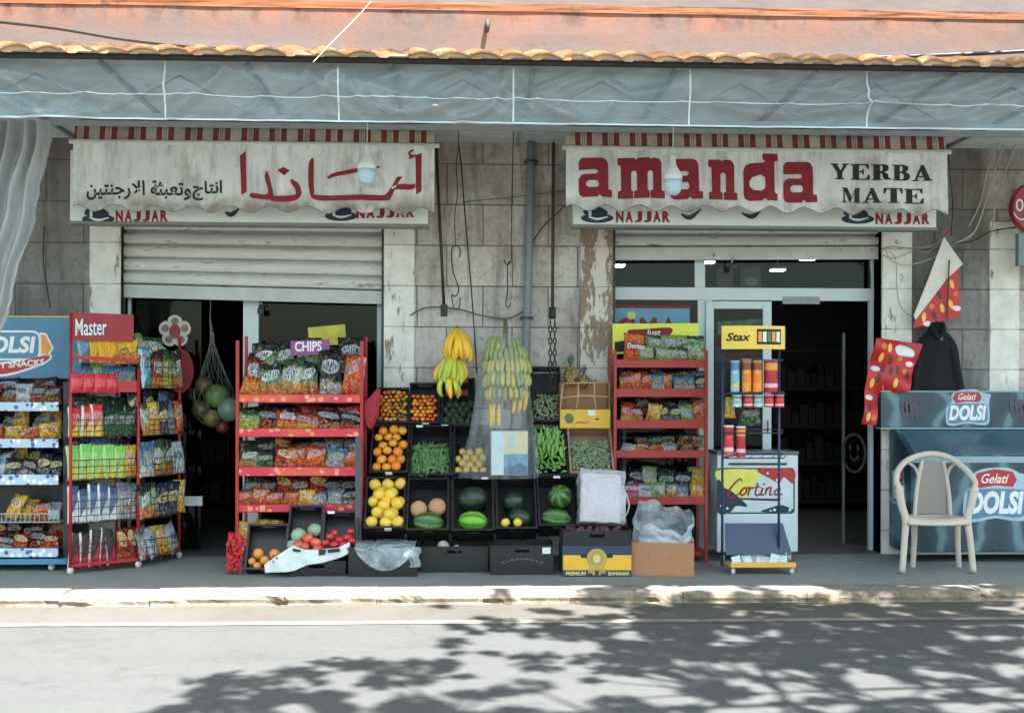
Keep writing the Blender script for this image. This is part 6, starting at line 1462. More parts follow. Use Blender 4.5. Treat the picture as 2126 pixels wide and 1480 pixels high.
kind('peach', 'peach', rindmat('rind_peach', (228, 150, 70), (196, 80, 60)), .12)
kind('cabbage', 'cabbage', rindmat('leaf_cabbage', (156, 184, 150), (190, 206, 176), 5, .6, .7), 0, .9, .03)
kind('tomato', 'tomato', rindmat('skin_tomato', (214, 96, 72), (224, 132, 90), 4, .28, .05), .18, .8, .035)
kind('redpepper', 'tomato', rindmat('skin_tomato_red', (192, 50, 58), (160, 30, 40), 4, .28, .05), .18, .85, .04)
kind('plum', 'plum', rindmat('skin_plum', (86, 34, 48), (50, 26, 44), 6, .35, .05), .08)
kind('cauli', 'onion', rindmat('skin_onion', (176, 170, 160), (140, 132, 120), 9, .6, .3), .0, .95, .02)
kind('potato', 'potato', rindmat('skin_potato', (196, 40, 50), (150, 26, 36), 6, .4, .2), .02, 1.2)
def fruit(key, loc, r_, label, group=None, rot=None, cat=None):
    name, me = FR[key]; o = bpy.data.objects.new(name, me); COL.objects.link(o)
    o.location = loc; o.scale = r_ if isinstance(r_, (tuple, list)) else (r_, r_, r_)
    o.rotation_euler = rot or (rb.uniform(-.6, .6), rb.uniform(-.6, .6), rb.uniform(0, 6.3))
    return tag(o, label, cat or name, group)
def pack(key, cr_, r_, label, group, u0=0, u1=1, v0=0, v1=1, zoff=-.6, jit=.25, keys2=None, layers=1, mx=999, mound=0):
    M, w_, L = cr_; n = 0
    for ly in range(layers):
        y = v0*L+r_+.012; rowi = ly
        while y < v1*L-r_*.6 and n < mx:
            x = -w_/2+u0*w_+r_+.012+(r_ if rowi % 2 else 0)
            while x < -w_/2+u1*w_-r_*.7-.008 and n < mx:
                uu = (x/(w_/2)); vv = (y/L-.5)*2
                p = M @ Vector((x+rb.uniform(-jit, jit)*r_*.6, y+rb.uniform(-jit, jit)*r_*.6, zoff*r_+ly*r_*1.3+rb.uniform(-.25, .3)*r_+mound*(1-uu*uu)*(1-vv*vv)))
                rr_ = r_*rb.uniform(.9, 1.06); kk = keys2 if keys2 and rb.random() < .35 else key
                fruit(kk, p, rr_, label, group); n += 1; x += 2.02*r_
            y += 1.78*r_; rowi += 1
def at(cr_, u, v, h): M, w_, L = cr_; return M @ Vector(((u-.5)*w_, v*L, h))
def lining(cr_, h, m_, label=None):
    """packing sheet under the fruit so that the crate reads as full"""
    M, w_, L = cr_
# ---- lower tier
tC, yC = 50, -.9
c1 = crate('black crate of yellow grapefruit at the left end of the lower tier', 755, 839, 1094, 990, yC, tC, .17, tagpx=(.2, 0))
pack('grapefruit', c1, .052, 'yellow grapefruit heaped in the leftmost crate of the lower tier', 'grapefruit in the lower tier', zoff=-.7, layers=1, mound=.03, v1=1)
pack('grapefruit', c1, .052, 'yellow grapefruit heaped in the leftmost crate of the lower tier', 'grapefruit in the lower tier', zoff=.4, u0=.12, u1=.95, v0=.12, v1=.86, jit=.5)
c2 = crate('black crate holding two tan melons and a watermelon', 843, 931, 1098, 992, yC, tC, .17)
fruit('melon', at(c2, .28, .42, -.03), .07, 'tan melon, left one of two above a green watermelon'); fruit('melon', at(c2, .72, .46, -.03), .074, 'tan melon, right one of two above a green watermelon')
fruit('wm', at(c2, .52, .17, -.03), (.125, .085, .085), 'striped green watermelon lying under the two tan melons', rot=(.3, .1, .1))
c3 = crate('black crate holding one dark and one bright green watermelon', 938, 1026, 1099, 990, yC, tC, .17, tagpx=(.6, .97))
fruit('wmd', at(c3, .5, .62, -.03), (.13, .1, .1), 'big dark watermelon in the upper half of its crate', rot=(.2, -.15, .2)); fruit('wml', at(c3, .5, .2, -.03), (.118, .08, .08), 'bright lime green watermelon below the big dark one', rot=(.1, .05, -.1))
c4 = crate('black crate of two dark melons with two small yellow fruit', 1031, 1116, 1095, 990, yC, tC, .17)
fruit('wmd', at(c4, .46, .6, -.07), (.1, .085, .085), 'dull dark melon at the top of the crate with two yellow fruit', rot=(.4, 0, .1)); fruit('wmd', at(c4, .6, .28, -.07), (.105, .085, .085), 'dull dark melon just above two small yellow fruit', rot=(.1, .2, 0))
for u, w_ in ((.22, 'left'), (.52, 'right')): fruit('grapefruit', at(c4, u, .1, -.0), .037, f'small yellow fruit, {w_} one of two in the dark melon crate')
c5 = crate('black crate of two striped watermelons at the right of the lower tier', 1119, 1205, 1089, 988, yC, tC, .17, tagpx=(0, .97))
fruit('wm', at(c5, .56, .58, -.01), (.1, .1, .1), 'round glossy striped watermelon in the upper half of the crate', rot=(.4, .5, 1.2)); fruit('wm', at(c5, .44, .17, -.03), (.125, .075, .08), 'long striped watermelon lying at the lower edge of the crate', rot=(.2, .1, -.15))
# ---- middle tier
tB, yB = 52, -.6
b1 = crate('black crate brimming with oranges on the middle tier', 767, 847, 978, 882, yB, tB, .16, tagpx=(0, 0))
pack('orange', b1, .041, 'orange heaped in the crate at the left of the middle tier', 'oranges on the middle tier', zoff=-.5, mound=.02, keys2='mandarin2', jit=.35)
b2 = crate('black crate of slender green beans on the middle tier', 850, 936, 984, 882, yB, tB, .16, tagpx=(-.6, .97))
b3 = crate('black crate of yellow guavas behind the plastic bag', 941, 1017, 982, 882, yB, tB, .16)
pack('lemon', b3, .034, 'small yellow guava in the crate left of the printed carton', 'guavas on the middle tier', v1=.5, zoff=-.9, jit=.4)
b5 = crate('black crate overflowing with small cucumbers', 1108, 1181, 985, 892, yB, tB, .16)
k = mat('box_cardboard_inner', C(150, 116, 92), .85, .15, 6)
b6 = crate('worn cardboard tray of grey green beans at the right of the middle tier', 1184, 1276, 980, 884, yB, tB, .15, m_=k, tagpx=(.8, .97), group='cardboard trays')
def heap(name, lab, cat, cr_, n, fn, m_, u0=.05, u1=.95, v0=.04, v1=.9, hm=.03, z0=-.06):
    m = MB(); M, w_, L = cr_
    for i in range(n):
        u, v = rb.uniform(u0, u1), rb.uniform(v0, v1); e = 1-abs(2*u-1)**2
        h = z0+hm*e*(1-v)+rb.uniform(-.02, .02)
        fn(m, M @ Vector(((u-.5)*w_, v*L, h)))
    o = m.build(name, m_, smooth=True, normals=False); return tag(o, lab, cat, kind='stuff')
def beanfn(l0, l1, r_):
    def f(m, p):
        l = rb.uniform(l0, l1); a = rb.uniform(0, 6.3); d = Vector((math.cos(a), math.sin(a)*.6-.1, math.sin(a)*.7+rb.uniform(-.3, .3))).normalized(); s_ = Vector((rb.uniform(-1, 1), rb.uniform(-1, 0), rb.uniform(-1, 1)))*l*.12
        m.tube([p-d*l/2, p-d*l*.2+s_, p+d*l*.2+s_, p+d*l/2], [r_*.4, r_, r_, r_*.4], 5)
    return f
BEAN = mat('bean_green', C(108, 146, 92), .5, .5, 25); BEAN2 = mat('bean_greygreen', C(138, 154, 120), .6, .4, 22)
heap('green_bean_heap', 'heap of long slender green beans in the crate beside the oranges', 'green beans', b2, 300, beanfn(.08, .13, .0042), BEAN, v1=.62, hm=.05, z0=-.05)
heap('bean_heap', 'heap of short grey green beans in the worn cardboard tray', 'beans', b6, 520, beanfn(.03, .06, .006), BEAN2, v1=.72, hm=.04, z0=-.06)
# cucumbers: one mesh, copied
m = MB(); pts = [(0, 0, 0), (.02, 0, .003), (.05, 0, .008), (.08, 0, .008), (.11, 0, .003), (.13, 0, 0)]; m.tube([(x-.065, y, z) for x, y, z in pts], [.006, .0145, .017, .017, .015, .006], 9)
me = bpy.data.meshes.new('cucumber'); me.from_pydata(m.v, [], m.f); me.polygons.foreach_set('use_smooth', [True]*len(me.polygons)); me.materials.append(mat('cucumber_skin', C(132, 178, 92), .38, .35, 30, rand=.4))
M, w_, L = b5
for i in range(150):
    o = bpy.data.objects.new('cucumber', me); COL.objects.link(o); u, v = rb.uniform(.08, .92), rb.uniform(.03, .98)
    low = v < .4
    o.location = M @ Vector(((u-.5)*w_, v*L, -.04+.05*(1-abs(2*u-1)**2)+rb.uniform(-.02, .02)))
    o.rotation_euler = (rb.uniform(-.4, .4), rb.uniform(-.5, .5) if not low else rb.uniform(-.3, .3), (rb.uniform(-.5, .5)+math.pi/2) if low else rb.uniform(.4, 2.6))
    if not low: o.rotation_euler = (rb.uniform(-.4, .4), rb.uniform(-2.2, -.9), rb.uniform(-.9, .9))
    else: o.rotation_euler = (0, rb.uniform(-.35, .35), math.pi/2+rb.uniform(-.5, .5))
    s_ = rb.uniform(.6, .78); o.scale = (s_*1.0, s_*.82, s_*.82)
    tag(o, 'small green cucumber heaped in the crate right of the printed carton', 'cucumber', 'cucumbers on the middle tier')
# ---- upper tier
yA = -.3
a1 = crate('black crate of pale mandarins with leaves, top left', 782, 847, 876, 806, yA, 60, .1)
pack('mandarin2', a1, .0205, 'small pale mandarin among leaves in the top left crate', 'pale mandarins in the top left crate', v1=.9, zoff=-.3, keys2='mandarin', jit=.5)
m = MB()
for _ in range(46):
    p = at(a1, rb.uniform(.1, .9), rb.choice((rb.uniform(.05, .3), rb.uniform(.4, .6))), rb.uniform(.005, .03)); MM = Matrix.Translation(p) @ Euler((rb.uniform(.3, 1.4), rb.uniform(-.6, .6), rb.uniform(0, 6.3))).to_matrix().to_4x4(); m.add([(-.03, 0, 0), (0, -.011, .004), (.03, 0, 0), (0, .011, .004)], [(0, 1, 2, 3)], MM)
tag(m.build('mandarin_leaves', mat('leaf_citrus', C(62, 96, 50), .45, .3, 20), normals=False), 'dark green citrus leaves strewn over the pale mandarins', 'leaves', kind='stuff')
a2 = crate('black crate of deep orange mandarins on the top tier', 849, 912, 876, 796, yA, 60, .1, tagpx=(.1, 0))
pack('mandarin', a2, .0205, 'small deep orange mandarin in the second top crate', 'deep orange mandarins on the top tier', v1=.76, zoff=-.3, keys2='mandarin2', jit=.5)
a3 = crate('black crate of dark avocados under the yellow bananas', 916, 986, 880, 786, yA, 60, .1, tagpx=(-.8, 0))
pack('avocado', a3, .03, 'dark green avocado in the crate below the yellow bananas', 'avocados on the top tier', v1=.5, zoff=-.6, jit=.4)
for i, v in enumerate((.62, .9)):
    m = MB(); q_ = [at(a3, .12, v, .004), at(a3, .8, v, .004), at(a3, .8, v+.12, .004), at(a3, .12, v+.12, .004)]; m.add(q_+[p+Vector((0, .006, -.004)) for p in q_], [(0, 1, 2, 3), (7, 6, 5, 4), (0, 4, 5, 1), (1, 5, 6, 2), (2, 6, 7, 3), (3, 7, 4, 0)])
    tag(m.build('red_card', mat('card_red', C(150, 26, 40), .6)), ['lower red card strip across the avocado crate', 'upper red card strip just behind the yellow bananas'][i], 'card')
a4 = crate('black crate leaning upright with small pale green almonds', 1106, 1166, 872, 762, yA+.02, 66, .1)
heap('almond_heap', 'heap of small pale green almonds in the upright leaning crate', 'green almonds', a4, 160, beanfn(.02, .03, .009), mat('almond_green', C(150, 166, 128), .7, .3, 20), v1=.5, hm=.03, z0=-.05)
m = MB(); m.prism([(757, 836), (783, 807), (779, 862), (766, 890), (757, 872)], onY(-.34), (.03, .02, 0)); tag(m.build('red_side_board', mat('panel_crimson', C(170, 30, 44), .5)), 'slanting red plastic board between the pink-edged rack and mandarins', 'board')
# pineapple carton
PY = -.33; root = thing('pineapple_carton', 'yellow open fronted pineapple carton with handle straps on the top tier', 'carton', tuple(W(1216, 888, PY)))
KRF = mat('kraft_board', C(164, 124, 88), .85, .15, 7); YEL = mat('carton_gold', C(222, 176, 56), .6, .12, 8)
def wbox(m, x0, x1, y0, y1, Y, d): a, b_ = W(x0, y1, Y), W(x1, y0, Y); m.box(a.x, b_.x, Y, Y+d, a.z, b_.z)
m = MB(); wbox(m, 1163, 1267, 850, 888, PY, .01); m.build('front_panel', YEL, root)
m = MB(); a, b_ = W(1163, 888, PY), W(1267, 795, PY)
m.box(a.x, a.x+.008, PY+.011, PY+.2, a.z, b_.z); m.box(b_.x-.008, b_.x, PY+.011, PY+.2, a.z, b_.z); m.box(a.x+.009, b_.x-.009, PY+.19, PY+.2, a.z, b_.z); m.box(a.x, b_.x, PY+.01, PY+.2, a.z-.008, a.z-.001); m.build('carton_shell', KRF, root)
for pts in ([(1168, 796), (1266, 793)], [(1200, 794), (1201, 820), (1196, 850)], [(1234, 793), (1234, 825), (1238, 850)], [(1166, 826), (1210, 821), (1266, 824)], [(1169, 796), (1163, 850)]):
    m = MB(); m.tube([W(x, y, PY-.006) for x, y in pts], .007, 6); m.build('strap', mat('strap_kraft', C(190, 158, 122), .8), root, smooth=True)
f = onY(PY, .003); m = MB(); m.loops([cr([(1172, 866), (1180, 858), (1190, 864), (1190, 876), (1178, 878)])], f); m.build('pineapple_print', flat('print_green', (70, 110, 80)), root)
m = MB(); add_stroke(m, [(1194, 879), (1204, 876), (1214, 878), (1222, 875)], [1.5, 2.5, 2, 1.5], f); m.build('red_print', PRED, root)
m = MB(); wbox(m, 1221, 1236, 852, 863, PY-.004, .003); m.build('price_tag', TAGM, root)
m = MB(); m.loops([ell(1240, 870, 4, 2)], f); m.build('hand_hole', INKK, root)
for i, (px, py, r_, lab) in enumerate(((1185, 780, .068, 'pineapple with a tall grey green crown standing on the carton'), (1212, 792, .05, 'small dark pineapple half hidden behind the carton edge'))):
    root = thing('pineapple', lab, 'pineapple', tuple(W(px, py, PY+.12))); c = W(px, py, PY+.12)
    PM = NT('pineapple_skin%d' % i); tc = PM.n('TexCoord'); vo = PM.n('TexVoronoi', {'Vector': tc.outputs['Object'], 'Scale': 38.0}); cc = PM.mix(PM.ramp(vo.outputs['Distance'], .2, .6), C(196, 160, 80), C(96, 84, 46)); PM.L(cc, PM.p.inputs['Base Color']); bmp = PM.n('Bump', {'Strength': 1.0, 'Distance': .01, 'Height': PM.math('SUBTRACT', 1.0, vo.outputs['Distance'])}); PM.L(bmp.outputs[0], PM.p.inputs['Normal'])
    m = MB(); m.sphere(c, (r_, r_, r_*1.25), 18, 12); m.build('fruit_body', PM.m, root, smooth=True)
    m = MB()
    for j in range(34):
        a = j*2.4; e = .12+.9*(j/34); l = r_*(2.0-1.0*(j/34)); b_ = c+Vector((0, 0, r_*1.15)); d = Vector((math.cos(a)*e*.6, math.sin(a)*e*.6, 1)).normalized(); s_ = Vector((-math.sin(a), math.cos(a), 0))*.009
        mid = b_+d*l*.55; tip = b_+d*l+Vector((math.cos(a), math.sin(a), -.1))*l*.2*e
        m.add([b_-s_, b_+s_, mid+s_*.8, mid-s_*.8, tip], [(0, 1, 2, 3), (3, 2, 4)])
    m.build('leaf_crown', mat('pineapple_leaf', C(96, 124, 104), .6, .3, 20), root, normals=False)
# ---- bananas
BY_ = mat('banana_yellow', C(232, 184, 48), .45, .14, 14, dirt=(C(150, 110, 40), .16, 22)); BG_ = mat('banana_green', C(178, 190, 70), .45, .16, 14); BG2 = mat('banana_dusk', C(150, 158, 92), .5, .2, 14, dirt=(C(120, 130, 60), .25, 12)); BP_ = mat('banana_pale', C(200, 184, 94), .5, .16, 14, dirt=(C(140, 140, 60), .25, 12))
def banana(root, p, a, Ln, m_, out=.4, r_=.0165, twist=0):
    pts = []; rs = []
    for i in range(9):
        t = i/8; o_ = Ln*out*math.sin(t*2.3)*.8; z = -Ln*(t*.95)-.02*t
        pts.append(p+Vector((math.sin(a)*o_+twist*t*Ln, -math.cos(a)*o_, z))); rs.append(r_*(.38+.62*math.sin(min(1, t*3.2)*math.pi/2)) if t < .75 else r_*(1-.72*((t-.75)/.25)**1.5))
    m = MB(); m.tube(pts, rs, 7); m.cur = 1; m.tube([pts[-1], pts[-1]+(pts[-1]-pts[-2]).normalized()*.008], rs[-1]*.8, 5)
    m.build('banana', [m_, INKK], root, smooth=True)
Yb = -.55; c = W(945, 690, Yb); root = thing('banana_bunch', 'hanging bunch of ripe yellow bananas with greener ones below', 'bananas', tuple(c), group='hanging banana bunches')
for (px, py, n, Ln, m_, a0, a1, tw) in ((950, 684, 11, .24, BY_, -80, 80, .0), (956, 692, 6, .23, BY_, -60, 70, .1), (942, 735, 8, .22, BG_, -70, 60, -.25), (948, 740, 5, .21, BY_, 0, 75, -.1), (930, 772, 7, .2, BG_, -70, 70, .1)):
    q_ = W(px, py, Yb)
    for i in range(n): banana(root, q_+Vector((rb.uniform(-.02, .02), 0, rb.uniform(-.015, .015))), R(1.25*(a0+(a1-a0)*i/max(1, n-1))), Ln*rb.uniform(.92, 1.06), m_ if rb.random() > .25 else (BY_ if m_ is BG_ else BG_ if py > 700 else BY_), .5, .022, tw+rb.uniform(-.12, .12))
m = MB(); m.tube([c+Vector((.02, 0, .05)), c+Vector((0, 0, 0)), W(935, 780, Yb)], [.014, .016, .01], 8); m.build('stalk', flat('stalk_brown', (96, 92, 50)), root, smooth=True)
c = W(1050, 700, Yb); root = thing('banana_bunch', 'large pale green banana stem hanging inside the clear plastic bag', 'bananas', tuple(c), group='hanging banana bunches')
for (px, py, n, Ln, m_, rr_) in ((1045, 701, 11, .11, BG2, .1), (1049, 720, 15, .115, BG2, .135), (1052, 744, 17, .12, BP_, .15), (1053, 770, 17, .125, BP_, .15), (1053, 797, 14, .12, BP_, .13)):
    q_ = W(px, py, Yb)
    for i in range(n):
        a = R(-105+210*i/(n-1)); banana(root, q_+Vector((math.sin(a)*rr_, -math.cos(a)*rr_, rb.uniform(-.012, .012))), a, Ln*rb.uniform(.9, 1.05), m_ if rb.random() > .25 else BG2, .42, .0195, rb.uniform(-.06, .06))
for px, py in ((1018, 838), (1026, 834), (1036, 836)): banana(root, W(px, py, Yb-.06), R(rb.uniform(-30, 30)), .19, BY_, .25, .018, 0)
for px, py in ((1070, 815), (1082, 812), (1092, 808)): banana(root, W(px, py, Yb-.06), R(rb.uniform(0, 40)), .17, BY_, .25, .017, -.15)
m = MB(); m.tube([W(1049, 660, Yb), c, W(1050, 850, Yb)], [.016, .022, .018], 8); m.build('stalk', MATS['stalk_brown'], root, smooth=True)
CLR = film('clear_bag', C(206, 212, 216), .12, .13, .6, .16, 4, 5, (3, 3, .8))
def conebag(u, v):
    q_ = 2*math.pi*u; py = 694+v*296; cx = 1050-v*14
    hw = 18+(52-18)*min(1, v*4.5)+28*max(0, v-.3)/.7; cc = W(cx, py, Yb); s_ = (cc-CAM).length/FPX
    k_ = 1+.1*nz(math.cos(q_)*3, math.sin(q_)*3, v*3)+.05*math.sin(q_*9+v*3)*v
    return (cc.x+hw*s_*math.cos(q_)*k_, Yb-.02+(.1+.16*min(1, v*3))*math.sin(q_)*k_*(1 if v < .75 else 1-.4*(v-.75)*4*.5), cc.z+.012*nz(q_*2, v*2))
m = MB(); m.grid(conebag, 72, 30); tag(m.build('clear_plastic_bag', CLR, smooth=True), 'long clear plastic bag flaring down over the green banana stem', 'plastic bag')
# printed carton in front of it
PB = -.66; root = thing('printed_carton', 'carton with blue mountain and cream print in front of the bananas', 'carton', tuple(W(1058, 985, PB)))
m = MB(); wbox(m, 1020, 1096, 895, 986, PB, .12); m.build('box_body', flat('box_white', (206, 216, 220), .5), root, bevel=.004)
f = onY(PB, .002)
m = MB(); m.loops([[(1046, 896), (1095, 896), (1095, 942), (1046, 942)]], f); m.build('cream_print', flat('print_cream', (222, 206, 156), .5), root)
m = MB(); m.loops([[(1046, 942.5), (1095, 942.5), (1095, 985), (1046, 985)]], f); m.build('blue_print', mat('print_lake', C(104, 150, 178), .5, .35, 16), root)
m = MB(); m.loops([[(1046, 972), (1058, 962), (1066, 968), (1078, 960), (1095, 970), (1095, 985), (1046, 985)]], onY(PB, .003)); m.build('dark_print', mat('print_mixed', C(70, 96, 128), .5, .5, 30), root)
m = MB(); m.loops([rrect(1052, 902, 1070, 930, 3)], onY(PB, .003)); m.build('pale_print', flat('print_pale', (190, 196, 204)), root)
# ---- floor row
yD = G(1240, 1196).y
def fcrate(lab, pxl, pxr, pyb, pyt, **kw):
    Y = G((pxl+pxr)/2, pyb).y; z = W((pxl+pxr)/2, pyt, Y).z
    return crate(lab, pxl, pxr, pyt, 0, Y, 0, z-.004, L=kw.pop('L', .34), **kw), Y
d1, Y1 = fcrate('black floor crate with a sheet of clear plastic hanging over its front', 723, 866, 1197, 1136, tagpx=None)
m = MB(); FLM = film('milky_film', C(190, 206, 212), .16, .46, .5, .4, 5, 5)
def drape(u, v):
    px = 736+126*u; e = math.sin(math.pi*u)**.8; py = 1137+(44*e+4)*v; p = W(px, py, Y1-.03-.01*math.sin(v*5+u*9)-.008*fbm(u*6, v*4))
    return tuple(p)
m.grid(drape, 30, 10); m.grid(lambda u, v: tuple(W(736+126*u, 1137, Y1-.03)+Vector((0, .3*v, .02*min(1, v*6)+.01*nz(u*5, v*4)))), 20, 8)
m.grid(lambda u, v: tuple(W(850+22*u+6*nz(v*3, 1), 1135+42*v, Y1-.04-.03*math.sin(math.pi*u)+.01*fbm(u*3, v*3))), 6, 10)
tag(m.build('plastic_sheet', FLM, smooth=True), 'clear plastic sheet sagging over the front of the leftmost floor crate', 'plastic sheet')
m = MB(); wbox(m, 838, 858, 1140, 1156, Y1-.03, .003); tag(m.build('price_label', TAGM), 'white price label on the plastic sheet of the floor crate', 'label')
d2, Y2 = fcrate('black floor crate with two pale onions, below the melon crate', 872, 1014, 1188, 1134)
fruit('cauli', W(920, 1133, Y2+.06), .047, 'large pale onion in the floor crate under the melons'); fruit('cauli', W(948, 1138, Y2+.08), .03, 'small pale onion beside the large one in a floor crate')
d3, Y3 = fcrate('black floor crate with a square price label at its right', 1018, 1150, 1193, 1132)
m = MB(); wbox(m, 1126, 1143, 1136, 1149, Y3-.006, .003); tag(m.build('price_label', TAGM), 'square white price label on the third floor crate', 'label')
m = MB(); f = onY(Y3, .003)
for i in range(9): m.loops([rrect(1040+i*10, 1166-8*math.sin(i/8*3.1), 1048+i*10, 1169-8*math.sin(i/8*3.1), 1)], f)
o = m.build('vent_slots', flat('slot_grey', (92, 92, 90), .6)); tag(o, 'arched row of worn pale slots on the third floor crate', 'vent'); o.parent = [x for x in bpy.data.objects if x.get('label', '').startswith('black floor crate with a square')][0]; o.name = 'vent_slots'
bpy.context.view_layer.update(); o.matrix_parent_inverse = o.parent.matrix_world.inverted(); del o['category']
# banana box with plum crate on top
YX = G(1240, 1197).y; root = thing('banana_box', 'yellow and navy cardboard banana box with a gold medallion', 'carton', tuple(W(1240, 1197, YX)))
a, b_ = W(1168, 1197, YX), W(1312, 1132, YX)
NV_ = flat('box_navy', (46, 58, 80), .6)
m = MB(); m.box(a.x, b_.x, YX, YX+.36, .004, b_.z); m.build('box_body', NV_, root, bevel=.004)
f = onY(YX, .002); m = MB(); m.loops([[(1169, 1152), (1207, 1152), (1212, 1158), (1268, 1158), (1273, 1152), (1311, 1152), (1311, 1183), (1169, 1183)]], f); m.build('gold_band', mat('box_gold', C(222, 172, 50), .55, .12, 9), root)
m = MB(); m.loops([ell(1211, 1154, 6, 4)], onY(YX, .003)); m.build('hand_hole', INKK, root)
m = MB(); m.loops([ell(1267, 1154, 6, 4)], onY(YX, .003)); m.build('hand_hole', INKK, root)
m = MB(); m.loops([ell(1239, 1159, 21, 21)], onY(YX, .004)); m.build('medallion', mat('medal_gold', C(170, 146, 70), .5, .4, 60), root)
m = MB(); m.loops([ell(1239, 1159, 18, 18), ell(1239, 1159, 16.6, 16.6)[::-1]], onY(YX, .0055)); m.loops([ell(1239, 1159, 8, 9, 12)], onY(YX, .0055)); m.build('medallion_ring', flat('medal_pale', (206, 186, 110)), root)
m = MB(); m.loops([[(1222, 1178), (1236, 1181), (1234, 1196), (1228, 1189), (1220, 1190)]], onY(YX, .005)); m.loops([[(1256, 1178), (1242, 1181), (1244, 1196), (1250, 1189), (1258, 1190)]], onY(YX, .005)); m.build('medallion_ribbon', MATS['medal_gold'], root)
for s_, x0, x1 in (('PREMIUM', 1175, 1216), ('BANANAS', 1263, 1306)):
    m = MB(); text(m, s_, x0, x1, 1186, 1194, onY(YX, .003), bold=.03); m.build('lettering', flat('letter_gold', (206, 196, 120)), root)
pc = crate('black crate of dark plums stacked on the banana box', 1169, 1311, 1101, 0, YX, 0, W(1240, 1101, YX).z-b_.z-.003, L=.35)
for i in range(34):
    u, v = rb.uniform(.08, .92), rb.uniform(.05, .7); fruit('plum', at(pc, u, v, -.012+rb.uniform(-.01, .012)), .024, 'dark red plum in the crate on top of the banana box', 'plums in the stacked crate')
# wrapped carton on the lower tier
WB = -.93; c = W(1250, 1040, WB); root = thing('wrapped_box', 'pale box wrapped in a white carrier bag beside the striped watermelons', 'wrapped box', tuple(c))
def lump(m, cx, cy, hw, hh, Y, d, tilt, amp, seed, n=14):
    faces = []
    cc = W(cx, cy, Y); s_ = (cc-CAM).length/FPX; A = Matrix.Translation(cc+Vector((0, d/2, 0))) @ Matrix.Rotation(tilt, 4, 'Y') @ Matrix.Rotation(R(-18), 4, 'X')
    def pt(d3):
        p = Vector(d3); q_ = Vector([math.copysign(abs(t)**.8, t) for t in p]); l = 1+amp*fbm(p.x*1.7+seed, p.y*1.7, p.z*1.7)+amp*.9*(1-abs(nz(p.x*2+p.z*3+seed, p.z*1.3, p.y)))**6
        return A @ Vector((q_.x*hw*s_*l, q_.y*d/2*l, q_.z*hh*s_*l))
    for ax, sg in ((0, 1), (0, -1), (1, 1), (1, -1), (2, 1), (2, -1)):
        def g_(u, v):
            p = [0, 0, 0]; p[ax] = sg; p[(ax+1) % 3] = 2*u-1; p[(ax+2) % 3] = 2*v-1; return tuple(pt(p))
        m.grid(g_, n, n)
m = MB(); lump(m, 1248, 1040, 40, 50, WB, .2, .06, .0, 1, 2); m.build('box_body', flat('box_pinkish', (214, 188, 190), .6), root)
m = MB(); lump(m, 1251, 1040, 46, 55, WB-.015, .25, .06, .04, 4, 18); m.build('carrier_bag', film('white_film', C(206, 214, 218), .18, .4, .5, .35, 4, 4.5), root, smooth=True)
m = MB(); m.tube(cr([tuple(W(1290, 1010, WB)), tuple(W(1300, 1025, WB)), tuple(W(1306, 1050, WB)), tuple(W(1298, 1070, WB)), tuple(W(1288, 1055, WB))], 4, False), .007, 6); m.build('bag_handle', MATS['white_film'], root, smooth=True)
# brown carton with a bag in it
YK_ = G(1380, 1198).y; x0, x1 = W(1316, 1197, YK_).x, W(1441, 1197, YK_).x; zt_ = W(1380, 1128, YK_).z
MM = Matrix.Translation((x1, YK_-.02, 0)) @ Matrix.Rotation(R(14), 4, 'Z')
root = thing('cardboard_box', 'plain brown cardboard box on the pavement, open at the top', 'cardboard box', (x1, YK_, 0))
KB = mat('brown_cardboard', C(166, 118, 84), .85, .1, 5, fine=6); w2, d2_ = (x1-x0)*1.03, .34
m = MB()
MM = Matrix.Translation((x1, YK_, 0)) @ Matrix.Rotation(R(-9), 4, 'Z')
m.box(-w2, 0, 0, .006, .003, zt_, MM); m.box(-.006, 0, .0061, d2_, .003, zt_, MM); m.box(-w2, -w2+.006, .0061, d2_, .003, zt_, MM); m.box(-w2+.0061, -.0061, d2_-.006, d2_, .003, zt_, MM); m.box(-w2+.0061, -.0061, .0062, d2_-.0062, .003, .01, MM)
m.build('box_body', KB, root)
m = MB(); m.loops([[(-w2*.74, .14), (-w2*.7, .14), (-w2*.7, .18), (-w2*.74, .18)], ], lambda a, b_: tuple(MM @ Vector((a, -.0015, b_)))); m.build('printed_mark', flat('mark_brown', (140, 112, 86)), root); m = MB(); m.loops([[(-w2*.42, .12), (-w2*.36, .13), (-w2*.36, .17), (-w2*.42, .16)]], lambda a, b_: tuple(MM @ Vector((a, -.0015, b_)))); m.build('printed_mark', MATS['mark_brown'], root)
m = MB(); m.loops([ell(.12, zt_*.75, .02, .012, 12)], lambda a, b_: tuple(MM @ Vector((.0015, a, b_)))); m.build('hand_hole', INKK, root)
def bagin(u, v):
    q_ = 2*math.pi*u; hw, hd = w2*.47, d2_*.42; c0 = MM @ Vector((-w2*.48, d2_*.5, 0))
    top = .27+.11*math.sin(q_+.3)-.05*math.cos(q_)+.03*math.sin(q_*3+1)+.015*math.sin(q_*8); z = zt_-.08+(top-.0)*v
    k_ = 1-.05*v*v+.13*fbm(math.cos(q_)*2, math.sin(q_)*2, v*3)+.08*(1-abs(nz(q_*1.7, v*2.2, 3)))**5
    return (c0.x+hw*math.cos(q_)*k_, c0.y+hd*math.sin(q_)*k_, z)
m = MB(); m.grid(bagin, 64, 22); tag(m.build('plastic_bag', film('milky_bag', C(190, 200, 204), .18, .4, .5, .4, 4, 4.5), smooth=True), 'crumpled milky plastic bag standing open in the brown box', 'plastic bag')
